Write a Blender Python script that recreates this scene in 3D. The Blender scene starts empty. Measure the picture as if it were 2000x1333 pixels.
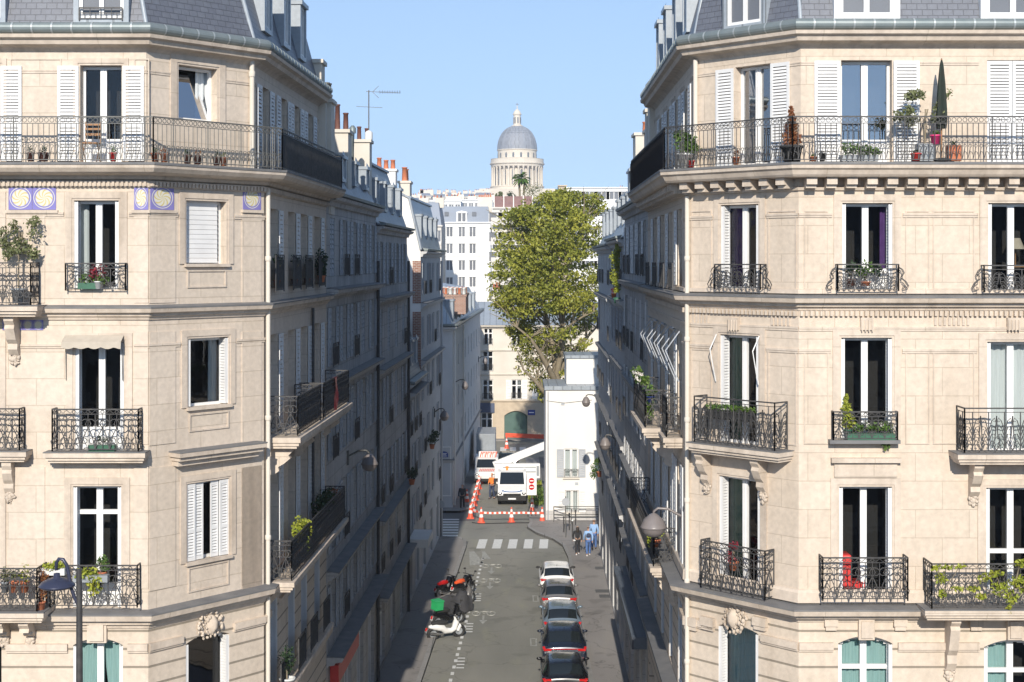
import bpy, math, random
from mathutils import Vector, Matrix
rnd = random.Random(11)
C = bpy.context.scene.collection
PI = math.pi

# ---------------- camera, sky, sun, exposure ----------------
F, HZ, CX, H = 2900.0, 510.0, 1000.0, 17.0
cam = bpy.data.objects.new('camera', bpy.data.cameras.new('camera')); C.objects.link(cam)
cam.location = (0, 0, H); cam.rotation_euler = (PI/2, 0, 0)
cam.data.sensor_width = 36; cam.data.lens = F/2000*36
cam.data.shift_y = -(666.5-HZ)/2000
cam.data.clip_start = .5; cam.data.clip_end = 6000
bpy.context.scene.camera = cam
SUN_EL, SUN_DX = math.radians(27), .052          # rays travel +Y and a little +X
w = bpy.data.worlds.new('World'); bpy.context.scene.world = w; w.use_nodes = True
nt = w.node_tree; sky = nt.nodes.new('ShaderNodeTexSky'); sky.sky_type = 'NISHITA'; sky.sun_disc = False
sky.sun_elevation = SUN_EL; sky.sun_rotation = math.radians(180+4.0)
sky.air_density = .9; sky.dust_density = 0; sky.ozone_density = .3; sky.altitude = 0
wtc = nt.nodes.new('ShaderNodeTexCoord'); wmp = nt.nodes.new('ShaderNodeMapping'); wmp.inputs['Location'].default_value = (0, 0, .19); wmp.inputs['Scale'].default_value = (1, 1, .8)
nt.links.new(wtc.outputs['Generated'], wmp.inputs[0]); nt.links.new(wmp.outputs[0], sky.inputs[0])
nt.links.new(sky.outputs[0], nt.nodes['Background'].inputs[0]); nt.nodes['Background'].inputs[1].default_value = .128
sl = bpy.data.lights.new('sun', 'SUN'); sun = bpy.data.objects.new('sun', sl); C.objects.link(sun)
sl.energy = 3.5; sl.angle = math.radians(.55); sl.color = (1, .93, .82)
dv = Vector((SUN_DX, 1, 0)).normalized()*math.cos(SUN_EL) + Vector((0, 0, -math.sin(SUN_EL)))
sun.rotation_euler = dv.to_track_quat('-Z', 'Y').to_euler()
vs = bpy.context.scene.view_settings
vs.view_transform = 'Standard'; vs.look = 'None'; vs.exposure = .74; vs.gamma = 1

# ---------------- materials ----------------
MATS = {}
def base(name, col=(.5,.5,.5), rough=.8, metal=0, spec=.5):
    m = bpy.data.materials.new(name); m.use_nodes = True
    b = m.node_tree.nodes['Principled BSDF']
    b.inputs['Base Color'].default_value = (*col, 1); b.inputs['Roughness'].default_value = rough
    b.inputs['Metallic'].default_value = metal; b.inputs['Specular IOR Level'].default_value = spec
    MATS[name] = m
    return m, m.node_tree, b
def N(t, typ, **kw):
    n = t.nodes.new('ShaderNode'+typ)
    for k, v in kw.items(): setattr(n, k, v)
    return n
def noisy(name, c1, c2, scale=2.0, rough=.8, metal=0, detail=6, bump=0, coord='Object', spec=.5, stretch=None, contrast=.25):
    m, t, b = base(name, c1, rough, metal, spec)
    tc = N(t, 'TexCoord'); mp = N(t, 'Mapping'); nz = N(t, 'TexNoise'); cr = N(t, 'ValToRGB')
    if stretch: mp.inputs['Scale'].default_value = stretch
    nz.inputs['Scale'].default_value = scale; nz.inputs['Detail'].default_value = detail
    cr.color_ramp.elements[0].position = .5-contrast; cr.color_ramp.elements[1].position = .5+contrast
    cr.color_ramp.elements[0].color = (*c1, 1); cr.color_ramp.elements[1].color = (*c2, 1)
    t.links.new(tc.outputs[coord], mp.inputs[0]); t.links.new(mp.outputs[0], nz.inputs['Vector'])
    t.links.new(nz.outputs[0], cr.inputs[0]); t.links.new(cr.outputs[0], b.inputs['Base Color'])
    if bump:
        bp = N(t, 'Bump'); bp.inputs['Strength'].default_value = bump; bp.inputs['Distance'].default_value = .02
        t.links.new(nz.outputs[0], bp.inputs['Height']); t.links.new(bp.outputs[0], b.inputs['Normal'])
    return m
def masonry(name, c1, c2, cj, bw=1.1, bh=.42, joint=.012, stain=(.5,.5,.5), stain_amt=.35, rough=.85, bumpd=.01, squash=1, offs=.5, jbump=True):
    """ashlar / tile pattern laid out in metres on the UV map, with mottling and weather streaks"""
    m, t, b = base(name, c1, rough)
    uv = N(t, 'UVMap'); br = N(t, 'TexBrick')
    br.offset = offs
    br.inputs['Scale'].default_value = 1; br.inputs['Brick Width'].default_value = bw; br.inputs['Row Height'].default_value = bh
    br.inputs['Mortar Size'].default_value = joint; br.inputs['Mortar Smooth'].default_value = .2; br.inputs['Bias'].default_value = 0
    br.inputs['Color1'].default_value = (*c1, 1); br.inputs['Color2'].default_value = (*c2, 1); br.inputs['Mortar'].default_value = (*cj, 1)
    t.links.new(uv.outputs[0], br.inputs['Vector'])
    tc = N(t, 'TexCoord'); nz = N(t, 'TexNoise'); nz.inputs['Scale'].default_value = .55; nz.inputs['Detail'].default_value = 8; nz.inputs['Roughness'].default_value = .65
    t.links.new(tc.outputs['Object'], nz.inputs['Vector'])
    mp = N(t, 'Mapping'); mp.inputs['Scale'].default_value = (3.0, 3.0, .22)
    t.links.new(tc.outputs['Object'], mp.inputs[0])
    n2 = N(t, 'TexNoise'); n2.inputs['Scale'].default_value = 1.0; n2.inputs['Detail'].default_value = 5
    t.links.new(mp.outputs[0], n2.inputs['Vector'])
    ml = N(t, 'Math', operation='MULTIPLY'); t.links.new(nz.outputs[0], ml.inputs[0]); t.links.new(n2.outputs[0], ml.inputs[1])
    mr = N(t, 'MapRange'); mr.inputs[1].default_value = .2; mr.inputs[2].default_value = .42; mr.inputs[3].default_value = 0; mr.inputs[4].default_value = stain_amt
    t.links.new(ml.outputs[0], mr.inputs[0])
    mx = N(t, 'MixRGB', blend_type='MULTIPLY'); mx.inputs[2].default_value = (*stain, 1)
    t.links.new(mr.outputs[0], mx.inputs[0]); t.links.new(br.outputs[0], mx.inputs[1])
    n3 = N(t, 'TexNoise'); n3.inputs['Scale'].default_value = 9; n3.inputs['Detail'].default_value = 4
    t.links.new(tc.outputs['Object'], n3.inputs['Vector'])
    m3 = N(t, 'MapRange'); m3.inputs[1].default_value = .3; m3.inputs[2].default_value = .7; m3.inputs[3].default_value = .9; m3.inputs[4].default_value = 1.06
    t.links.new(n3.outputs[0], m3.inputs[0])
    mm = N(t, 'VectorMath', operation='SCALE'); t.links.new(mx.outputs[0], mm.inputs[0]); t.links.new(m3.outputs[0], mm.inputs['Scale'])
    t.links.new(mm.outputs[0], b.inputs['Base Color'])
    bp = N(t, 'Bump'); bp.inputs['Strength'].default_value = .5; bp.inputs['Distance'].default_value = bumpd; bp.invert = True
    t.links.new(br.outputs['Fac'], bp.inputs['Height']); t.links.new(bp.outputs[0], b.inputs['Normal'])
    return m
masonry('stone', (.635,.54,.445), (.60,.51,.415), (.49,.41,.32), 1.3, .62, .009, (.72,.68,.64), .32)
masonry('stone_right', (.635,.535,.435), (.60,.505,.405), (.49,.405,.315), 1.25, .66, .009, (.72,.68,.64), .32)
masonry('trim_stone', (.625,.53,.435), (.585,.495,.405), (.46,.385,.30), 2.4, 3, .008, (.50,.47,.44), .55)
masonry('rusticated', (.625,.53,.43), (.59,.50,.405), (.27,.23,.18), 40, .42, .028, (.62,.58,.54), .4, bumpd=.05)
masonry('stone_grey', (.50,.48,.46), (.45,.43,.41), (.27,.25,.22), 1.2, .55, .012, (.5,.48,.46), .7)
masonry('stone_warm', (.52,.505,.49), (.47,.455,.44), (.32,.31,.30), 1.2, .5, .012, (.5,.47,.44), .7)
noisy('plaster_grey', (.54,.53,.52), (.46,.455,.45), 1.2, .9, bump=.2)
noisy('plaster_white', (.80,.775,.735), (.72,.69,.645), .8, .9, bump=.15, stretch=(1,1,.35))
noisy('plaster_cream', (.68,.62,.54), (.58,.53,.45), .9, .9, bump=.2)
masonry('old_brick', (.28,.13,.09), (.36,.18,.12), (.5,.45,.4), .24, .09, .012, (.5,.45,.4), .4)
masonry('slate', (.12,.128,.155), (.135,.145,.172), (.075,.08,.095), .24, .15, .010, (.7,.7,.72), .4, rough=.45, bumpd=.012)
masonry('zinc', (.34,.375,.41), (.30,.335,.37), (.19,.21,.23), .6, 30, .03, (.7,.72,.74), .45, rough=.4, bumpd=.03)
masonry('zinc_dark', (.15,.175,.205), (.12,.14,.17), (.07,.08,.10), .6, 30, .03, (.7,.7,.7), .45, rough=.45, bumpd=.03)
noisy('gutter_zinc', (.17,.205,.21), (.24,.27,.27), 3, .5, .3)
noisy('bright_zinc', (.42,.46,.47), (.34,.37,.38), 3, .45, .3)
noisy('lead_cover', (.13,.13,.135), (.2,.195,.19), 2.5, .7)
noisy('white_paint', (.80,.79,.77), (.72,.71,.69), 3, .5)
noisy('shutter_paint', (.74,.735,.725), (.64,.635,.63), 2, .6)
noisy('shutter_grey', (.42,.44,.47), (.34,.36,.39), 2, .6)
noisy('iron', (.045,.045,.048), (.095,.09,.085), 8, .55, .3)
noisy('iron_grey', (.10,.10,.095), (.15,.145,.13), 8, .6, .2)
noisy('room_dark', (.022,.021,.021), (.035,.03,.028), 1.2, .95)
noisy('curtain_white', (.74,.76,.76), (.58,.61,.62), 5, .9, stretch=(6,6,.2))
noisy('curtain_teal', (.42,.60,.58), (.28,.45,.45), 4, .9, stretch=(8,8,.2))
noisy('curtain_purple', (.13,.05,.22), (.08,.03,.14), 5, .9)
noisy('curtain_green', (.16,.26,.16), (.24,.32,.22), 5, .9)
noisy('awning_cloth', (.50,.44,.36), (.42,.37,.30), 6, .9)
noisy('black_mesh', (.022,.022,.025), (.04,.04,.045), 30, 1.0, spec=0)
noisy('terracotta', (.46,.14,.07), (.55,.2,.1), 4, .8)
noisy('brown_pot', (.11,.045,.035), (.17,.07,.05), 4, .7)
noisy('red_plastic', (.55,.03,.03), (.65,.06,.05), 4, .4)
noisy('pink_plastic', (.8,.06,.22), (.7,.05,.2), 4, .4)
noisy('grey_plastic', (.30,.32,.34), (.24,.26,.28), 4, .5)
noisy('green_plastic', (.03,.10,.06), (.04,.14,.08), 4, .5)
noisy('white_pot', (.7,.7,.68), (.6,.6,.58), 4, .5)
noisy('parasol_cloth', (.014,.03,.022), (.03,.03,.022), 6, .9)
noisy('wood', (.38,.2,.09), (.28,.14,.06), 6, .6, stretch=(1,1,6))
noisy('bark', (.30,.25,.17), (.16,.13,.09), 4, .95, bump=.6, stretch=(1,1,.3))
def paving(name, c1, c2, cs, crack=.5):
    m, t, b = base(name, c1, .88); tc = N(t, 'TexCoord'); out = None
    def nz(sc, de, st=(1, 1, 1)):
        mp = N(t, 'Mapping'); mp.inputs['Scale'].default_value = st; n = N(t, 'TexNoise'); n.inputs['Scale'].default_value = sc; n.inputs['Detail'].default_value = de
        t.links.new(tc.outputs['Object'], mp.inputs[0]); t.links.new(mp.outputs[0], n.inputs['Vector']); return n.outputs[0]
    def rng(src, a, c, lo, hi): r = N(t, 'MapRange'); r.inputs[1].default_value = a; r.inputs[2].default_value = c; r.inputs[3].default_value = lo; r.inputs[4].default_value = hi; t.links.new(src, r.inputs[0]); return r.outputs[0]
    def mix(f, a, c, mode='MIX'):
        x = N(t, 'MixRGB', blend_type=mode); t.links.new(f, x.inputs[0])
        if isinstance(a, tuple): x.inputs[1].default_value = (*a, 1)
        else: t.links.new(a, x.inputs[1])
        x.inputs[2].default_value = (*c, 1); return x.outputs[0]
    col = mix(rng(nz(.28, 8, (1, .35, 1)), .38, .62, 0, 1), c1, c2)
    col = mix(rng(nz(1.1, 6, (1, .25, 1)), .56, .70, 0, .55), col, cs)
    col = mix(rng(nz(.6, 3), .60, .66, 0, .5), col, tuple(v*.62 for v in c2))
    col = mix(rng(nz(38, 3), .35, .65, 0, .35), col, tuple(v*.6 for v in c1))
    vo = N(t, 'TexVoronoi', feature='DISTANCE_TO_EDGE'); vo.inputs['Scale'].default_value = .32; wp = N(t, 'VectorMath', operation='ADD'); nn = N(t, 'TexNoise'); nn.inputs['Scale'].default_value = 1.4; t.links.new(tc.outputs['Object'], nn.inputs['Vector']); t.links.new(tc.outputs['Object'], wp.inputs[0]); t.links.new(nn.outputs[1], wp.inputs[1]); t.links.new(wp.outputs[0], vo.inputs['Vector'])
    col = mix(rng(vo.outputs['Distance'], 0, .012, crack, 0), col, tuple(v*.35 for v in c1))
    t.links.new(col, b.inputs['Base Color'])
paving('asphalt', (.285,.275,.24), (.215,.213,.188), (.30,.295,.225))
noisy('asphalt_dark', (.13,.13,.13), (.09,.09,.09), .5, .9, detail=10)
paving('pavement', (.30,.28,.265), (.225,.21,.20), (.34,.31,.27), .6)
masonry('kerb_stone', (.24,.235,.225), (.3,.29,.28), (.1,.1,.1), 1.0, 8, .02, (.6,.6,.6), .5)
noisy('road_paint', (.78,.78,.76), (.58,.58,.56), 5, .7, contrast=.3)
noisy('road_paint_worn', (.46,.46,.43), (.24,.24,.22), 6, .8, contrast=.2)
noisy('rubber', (.018,.018,.018), (.03,.03,.03), 5, .8)
noisy('cone_orange', (.85,.10,.05), (.75,.12,.06), 5, .5)
noisy('reflective_white', (.85,.84,.82), (.8,.78,.76), 5, .4)
noisy('hiviz_orange', (.95,.28,.05), (.85,.22,.04), 5, .7)
noisy('skin', (.46,.27,.19), (.5,.3,.21), 5, .6)
noisy('hair_dark', (.02,.014,.01), (.035,.025,.018), 8, .6)
noisy('hair_brown', (.06,.03,.02), (.08,.045,.03), 8, .6)
noisy('cloth_black', (.02,.02,.024), (.035,.035,.04), 8, .9)
noisy('cloth_white', (.75,.75,.76), (.65,.65,.67), 8, .9)
noisy('cloth_blue', (.30,.47,.75), (.25,.4,.66), 8, .9)
noisy('denim', (.06,.12,.30), (.09,.17,.38), 8, .9)
noisy('cloth_navy', (.03,.045,.09), (.05,.065,.12), 8, .9)
noisy('cloth_brown', (.16,.08,.05), (.2,.1,.06), 8, .9)
noisy('grass', (.20,.23,.06), (.12,.15,.04), 3, .95)
noisy('green_door', (.075,.135,.115), (.055,.11,.09), 2, .6)
noisy('blue_door', (.08,.10,.17), (.06,.08,.13), 2, .6)
noisy('enamel_blue', (.02,.04,.22), (.02,.05,.26), 3, .3)
noisy('sandstone', (.56,.46,.34), (.46,.37,.27), 2, .9)
noisy('far_wall', (.66,.62,.56), (.58,.54,.49), .2, .9)
noisy('far_white', (.84,.83,.81), (.76,.75,.73), .15, .9)
noisy('far_roof', (.22,.25,.30), (.28,.31,.36), .2, .6)
noisy('far_window', (.10,.11,.13), (.16,.17,.19), .4, .4)
noisy('dome_stone', (.74,.66,.54), (.60,.53,.44), .12, .9, detail=8)
masonry('dome_lead', (.27,.285,.32), (.30,.31,.34), (.17,.18,.2), 3.0, 4.5, .22, (.75,.72,.7), .5, rough=.6)
noisy('globe', (.23,.20,.19), (.17,.15,.145), 3, .35)
noisy('lamp_blue', (.035,.04,.075), (.05,.055,.09), 3, .35, .2)
noisy('plank_fence', (.20,.12,.12), (.28,.17,.15), 2, .9)
noisy('chrome', (.6,.6,.6), (.5,.5,.5), 3, .2, .9)
noisy('tail_red', (.55,.015,.015), (.42,.01,.01), 20, .15)
noisy('plate_white', (.75,.76,.78), (.68,.69,.7), 30, .4)
noisy('cover_grey', (.035,.035,.04), (.055,.055,.06), 4, .8, bump=.5)
noisy('box_green', (.03,.42,.14), (.02,.34,.11), 4, .5)
noisy('seat_orange', (.85,.12,.03), (.7,.09,.02), 4, .5)
def paint(name, col, metal=.3, rough=.22):
    m, t, b = base(name, col, rough, metal); b.inputs['Coat Weight'].default_value = .6; b.inputs['Coat Roughness'].default_value = .05
    tc = N(t, 'TexCoord'); nz = N(t, 'TexNoise'); nz.inputs['Scale'].default_value = 3
    mr = N(t, 'MapRange'); mr.inputs[3].default_value = rough*.8; mr.inputs[4].default_value = rough*1.8
    t.links.new(tc.outputs['Object'], nz.inputs['Vector']); t.links.new(nz.outputs[0], mr.inputs[0]); t.links.new(mr.outputs[0], b.inputs['Roughness'])
for n_, c_ in (('paint_black', (.006,.006,.008)), ('paint_navy', (.012,.018,.035)), ('paint_grey', (.17,.165,.165)), ('paint_silver', (.16,.21,.26)), ('paint_white', (.78,.78,.77)), ('paint_blue', (.05,.16,.42)), ('paint_dark_green', (.02,.035,.03))):
    paint(n_, c_, 0 if 'white' in n_ else .25)
m, t, b = base('car_glass', (.012,.016,.018), .04); b.inputs['Specular IOR Level'].default_value = .7
# window glass: see-through with a mirror-like coat
def glassmat(name, fac, tint, wob=.0):
    m, t, b = base(name)
    t.nodes.remove(b); out = t.nodes['Material Output']
    tr = N(t, 'BsdfTransparent'); tr.inputs[0].default_value = (*tint, 1)
    gl = N(t, 'BsdfGlossy'); gl.inputs['Roughness'].default_value = .015; gl.inputs['Color'].default_value = (.95,.97,1,1)
    lw = N(t, 'Fresnel'); lw.inputs[0].default_value = 1.5
    ad = N(t, 'Math', operation='ADD'); ad.inputs[1].default_value = fac; ad.use_clamp = True
    nz = N(t, 'TexNoise'); nz.inputs['Scale'].default_value = 1.6; tc = N(t, 'TexCoord'); t.links.new(tc.outputs['Object'], nz.inputs['Vector'])
    bp = N(t, 'Bump'); bp.inputs['Strength'].default_value = wob; bp.inputs['Distance'].default_value = .02
    t.links.new(nz.outputs[0], bp.inputs['Height']); t.links.new(bp.outputs[0], gl.inputs['Normal'])
    mx = N(t, 'MixShader'); t.links.new(lw.outputs[0], ad.inputs[0]); t.links.new(ad.outputs[0], mx.inputs[0])
    t.links.new(tr.outputs[0], mx.inputs[1]); t.links.new(gl.outputs[0], mx.inputs[2]); t.links.new(mx.outputs[0], out.inputs[0])
glassmat('glass', .0, (.75,.78,.78), .12)
glassmat('glass_mirror', .26, (.6,.65,.7), .05)
glassmat('glass_blue', .5, (.5,.6,.7), .02)
# woven balcony screen, a third of it open
_t = MATS['black_mesh'].node_tree; _o = _t.nodes['Material Output']; _x = N(_t, 'MixShader'); _x.inputs[0].default_value = .36; _p = N(_t, 'BsdfTransparent')
_t.links.new(_t.nodes['Principled BSDF'].outputs[0], _x.inputs[1]); _t.links.new(_p.outputs[0], _x.inputs[2]); _t.links.new(_x.outputs[0], _o.inputs[0])
def leafmat(name, c1, c2, c3, trans=.25):
    m, t, b = base(name, c1, .6)
    g = N(t, 'NewGeometry'); cr = N(t, 'ValToRGB'); cr.color_ramp.elements[0].color = (*c1, 1); cr.color_ramp.elements[1].color = (*c3, 1)
    e = cr.color_ramp.elements.new(.5); e.color = (*c2, 1)
    tc = N(t, 'TexCoord'); nz = N(t, 'TexNoise'); nz.inputs['Scale'].default_value = .5
    ad = N(t, 'Math', operation='MULTIPLY_ADD'); ad.inputs[1].default_value = .65
    t.links.new(tc.outputs['Object'], nz.inputs['Vector']); t.links.new(g.outputs['Random Per Island'], ad.inputs[0])
    ml = N(t, 'Math', operation='MULTIPLY_ADD'); ml.inputs[1].default_value = 1.6; ml.inputs[2].default_value = -.62
    t.links.new(nz.outputs[0], ml.inputs[0]); t.links.new(ml.outputs[0], ad.inputs[2])
    t.links.new(ad.outputs[0], cr.inputs[0]); t.links.new(cr.outputs[0], b.inputs['Base Color'])
    out = t.nodes['Material Output']; tl = N(t, 'BsdfTranslucent'); mx = N(t, 'MixShader'); mx.inputs[0].default_value = trans
    t.links.new(cr.outputs[0], tl.inputs[0]); t.links.new(b.outputs[0], mx.inputs[1]); t.links.new(tl.outputs[0], mx.inputs[2]); t.links.new(mx.outputs[0], out.inputs[0])
leafmat('leaf_tree', (.10,.13,.018), (.27,.285,.038), (.43,.41,.06))
leafmat('leaf_green', (.045,.10,.015), (.09,.17,.03), (.17,.25,.05))
leafmat('leaf_olive', (.10,.12,.05), (.17,.19,.08), (.25,.26,.12))
leafmat('leaf_lime', (.20,.26,.02), (.34,.38,.04), (.45,.42,.06))
leafmat('leaf_dark', (.01,.03,.01), (.02,.05,.015), (.05,.09,.03))
leafmat('leaf_brown', (.18,.06,.02), (.28,.1,.04), (.20,.14,.04))
leafmat('leaf_red', (.35,.02,.03), (.25,.03,.05), (.16,.05,.05))
leafmat('petal_white', (.7,.7,.66), (.8,.78,.72), (.75,.6,.6))
leafmat('petal_red', (.6,.03,.02), (.7,.06,.04), (.75,.2,.05))
# glazed tile panels with a swirling yellow pattern on blue
m, t, b = base('glazed_tile', (.1,.1,.4), .25)
uv = N(t, 'UVMap'); sc = N(t, 'VectorMath', operation='SCALE'); sc.inputs['Scale'].default_value = 1.9
fr_ = N(t, 'VectorMath', operation='FRACTION'); sb = N(t, 'VectorMath', operation='SUBTRACT'); sb.inputs[1].default_value = (.5,.5,0)
ln = N(t, 'VectorMath', operation='LENGTH'); gr = N(t, 'TexGradient', gradient_type='RADIAL')
t.links.new(uv.outputs[0], fr_.inputs[0]); t.links.new(fr_.outputs[0], sb.inputs[0])
t.links.new(sb.outputs[0], ln.inputs[0]); t.links.new(sb.outputs[0], gr.inputs[0])
a1 = N(t, 'Math', operation='MULTIPLY_ADD'); a1.inputs[1].default_value = 16*PI; t.links.new(gr.outputs[1], a1.inputs[0])
a0 = N(t, 'Math', operation='MULTIPLY'); a0.inputs[1].default_value = 26; t.links.new(ln.outputs['Value'], a0.inputs[0]); t.links.new(a0.outputs[0], a1.inputs[2])
sn = N(t, 'Math', operation='SINE'); t.links.new(a1.outputs[0], sn.inputs[0])
cr = N(t, 'ValToRGB'); cr.color_ramp.elements[0].position = .35; cr.color_ramp.elements[0].color = (.62,.60,.52,1); cr.color_ramp.elements[1].position = .6; cr.color_ramp.elements[1].color = (.56,.46,.20,1)
t.links.new(sn.outputs[0], cr.inputs[0])
st = N(t, 'ValToRGB'); st.color_ramp.interpolation = 'CONSTANT'
st.color_ramp.elements[0].color = (.65,.48,.1,1); st.color_ramp.elements[1].position = .1; st.color_ramp.elements[1].color = (0,0,0,1)
mk = N(t, 'MapRange'); mk.inputs[1].default_value = .34; mk.inputs[2].default_value = .38; t.links.new(ln.outputs['Value'], mk.inputs[0])
mk2 = N(t, 'Math', operation='LESS_THAN'); mk2.inputs[1].default_value = .45; t.links.new(ln.outputs['Value'], mk2.inputs[0])
mx = N(t, 'MixRGB'); mx.inputs[2].default_value = (.21,.19,.45,1); t.links.new(mk.outputs[0], mx.inputs[0]); t.links.new(cr.outputs[0], mx.inputs[1])
mg = N(t, 'Math', operation='GREATER_THAN'); mg.inputs[1].default_value = .42; t.links.new(ln.outputs['Value'], mg.inputs[0])
mm = N(t, 'Math', operation='MULTIPLY'); t.links.new(mg.outputs[0], mm.inputs[0]); t.links.new(mk2.outputs[0], mm.inputs[1])
m2 = N(t, 'MixRGB'); m2.inputs[2].default_value = (.62,.6,.52,1); t.links.new(mm.outputs[0], m2.inputs[0]); t.links.new(mx.outputs[0], m2.inputs[1]); t.links.new(m2.outputs[0], b.inputs['Base Color'])

# ---------------- mesh helpers ----------------
class Fr:
    """vertical frame: u along the wall, d outward, z up"""
    def __init__(s, p, q):
        s.o = Vector((p[0], p[1], 0)); v = Vector((q[0]-p[0], q[1]-p[1], 0)); s.L = v.length
        s.a = v.normalized(); s.n = Vector((s.a.y, -s.a.x, 0))
    def P(s, u, d, z): return s.o + s.a*u + s.n*d + Vector((0, 0, z))
    def u(s, px, d=0):
        k = (px-CX)/F; o = s.o + s.n*d      # (o.x+u a.x) = k (o.y+u a.y)
        return (k*o.y-o.x)/(s.a.x-k*s.a.y)
    def z(s, px, py, d=0):
        p = s.P(s.u(px, d), d, 0); return H-(py-HZ)/F*p.y
    def rect(s, x0, x1, y0, y1, d=0):
        xm = (x0+x1)/2
        return s.u(x0, d), s.u(x1, d), s.z(xm, y1, d), s.z(xm, y0, d)
    def sub(s, u, d, rot=0):
        p = s.P(u, d, 0); a = s.a.copy(); a.rotate(Matrix.Rotation(rot, 3, 'Z')); return Fr((p.x, p.y), (p.x+a.x, p.y+a.y))
WF = Fr((0, 0), (1, 0))       # world: u = x, d = -y
def at(px, py, Y): return Vector(((px-CX)/F*Y, Y, H-(py-HZ)/F*Y))
def ground_at(px, py, z=0):
    Y = F*(H-z)/(py-HZ); return Vector(((px-CX)/F*Y, Y, z))
class MB:
    def __init__(s): s.v = []; s.f = []; s.sm = []
    def face(s, pts, smooth=False):
        i = len(s.v); s.v += [tuple(p) for p in pts]; s.f.append(tuple(range(i, i+len(pts)))); s.sm.append(smooth)
    def grid(s, rows, closed=False, smooth=True):
        i0 = len(s.v); n = len(rows[0])
        for r in rows: s.v += [tuple(p) for p in r]
        for i in range(len(rows)-1):
            for j in range(n if closed else n-1):
                k = (j+1) % n
                s.f.append((i0+i*n+j, i0+i*n+k, i0+(i+1)*n+k, i0+(i+1)*n+j)); s.sm.append(smooth)
    def box(s, fr, u0, u1, d0, d1, z0, z1, bottom=True):
        p = [fr.P(u, d, z) for z in (z0, z1) for (u, d) in ((u0, d1), (u1, d1), (u1, d0), (u0, d0))]
        i = len(s.v); s.v += [tuple(q) for q in p]
        fs = [(0,1,5,4), (1,2,6,5), (2,3,7,6), (3,0,4,7), (4,5,6,7)]
        if bottom: fs.append((3,2,1,0))
        for f in fs: s.f.append(tuple(i+k for k in f)); s.sm.append(False)
    def bar(s, p, q, r=.01, r2=None, n=4, smooth=False):
        s.tube([p, q], r, n, smooth, r2)
    def tube(s, pts, r=.01, n=4, smooth=False, r2=None, cap=False):
        pts = [Vector(p) for p in pts]; rows = []; m = len(pts)
        for i, p in enumerate(pts):
            t = (pts[min(i+1, m-1)]-pts[max(i-1, 0)]);
            if t.length < 1e-7: t = Vector((0, 0, 1))
            t.normalize()
            a = t.cross(Vector((0, 0, 1)));
            if a.length < .05: a = t.cross(Vector((0, 1, 0)))
            a.normalize(); b = t.cross(a)
            rr = r if r2 is None else r+(r2-r)*i/(m-1)
            if isinstance(r, (list, tuple)): rr = r[i]
            rows.append([p+(a*math.cos(2*PI*(k+.5)/n)+b*math.sin(2*PI*(k+.5)/n))*rr for k in range(n)])
        s.grid(rows, True, smooth)
        if cap: s.face(rows[0][::-1]); s.face(rows[-1])
    def lathe(s, c, prof, n=12, smooth=True):
        c = Vector(c)
        rows = [[c+Vector((r*math.cos(2*PI*k/n), r*math.sin(2*PI*k/n), z)) for k in range(n)] for r, z in prof]
        s.grid(rows, True, smooth)
    def prism(s, pts, z0, z1, cap=True):
        n = len(pts)
        for i in range(n):
            p, q = pts[i], pts[(i+1) % n]
            s.face([(p[0], p[1], z0), (q[0], q[1], z0), (q[0], q[1], z1), (p[0], p[1], z1)])
        if cap: s.face([(p[0], p[1], z1) for p in pts]); s.face([(p[0], p[1], z0) for p in pts][::-1])
    def ball(s, c, rx, ry=None, rz=None, n=10, m=7):
        ry = ry or rx; rz = rz or rx; c = Vector(c)
        rows = [[c+Vector((rx*math.sin(PI*i/m)*math.cos(2*PI*k/n), ry*math.sin(PI*i/m)*math.sin(2*PI*k/n), -rz*math.cos(PI*i/m))) for k in range(n)] for i in range(m+1)]
        s.grid(rows, True, True)
    def leaf(s, p, size, up=.3):
        p = Vector(p)
        a = Vector((rnd.gauss(0, 1), rnd.gauss(0, 1), rnd.gauss(0, 1))).normalized(); b = a.cross(Vector((rnd.gauss(0, 1), rnd.gauss(0, 1), rnd.gauss(0, 1)))).normalized()
        a = a*size; b = b*size*.5
        s.face([p-a, p+b, p+a, p-b])
    def leaves(s, c, rx, ry, rz, n, size, hollow=.0):
        c = Vector(c)
        for _ in range(n):
            v = Vector((rnd.gauss(0, 1), rnd.gauss(0, 1), rnd.gauss(0, 1))).normalized()*(hollow+(1-hollow)*rnd.random()**.45)
            s.leaf(c+Vector((v.x*rx, v.y*ry, v.z*rz)), size*rnd.uniform(.6, 1.3))
    def build(s, name, mat, parent=None, tagv=None):
        me = bpy.data.meshes.new(name)
        root = parent
        while root is not None and root.parent is not None: root = root.parent
        off = root.location.copy() if root is not None else (Vector(tagv) if tagv is not None else Vector((0, 0, 0)))
        vv = [(a-off.x, b-off.y, c-off.z) for a, b, c in s.v]
        me.from_pydata(vv, [], s.f); me.update()
        if any(s.sm): me.polygons.foreach_set('use_smooth', s.sm)
        uvl = me.uv_layers.new(name='UVMap'); dat = [0.0]*(2*len(me.loops)); V = s.v
        for p in me.polygons:
            n = p.normal
            if abs(n.z) > .85:
                for li in p.loop_indices:
                    q = V[me.loops[li].vertex_index]; dat[2*li] = q[0]; dat[2*li+1] = q[1]
            else:
                h = math.hypot(n.x, n.y); tx, ty = -n.y/h, n.x/h; k = 1/h
                for li in p.loop_indices:
                    q = V[me.loops[li].vertex_index]; dat[2*li] = q[0]*tx+q[1]*ty; dat[2*li+1] = q[2]*k
        uvl.data.foreach_set('uv', dat)
        me.materials.append(MATS[mat])
        o = bpy.data.objects.new(name, me); C.objects.link(o)
        if parent is not None: o.parent = parent
        else: o.location = off
        return o
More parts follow.
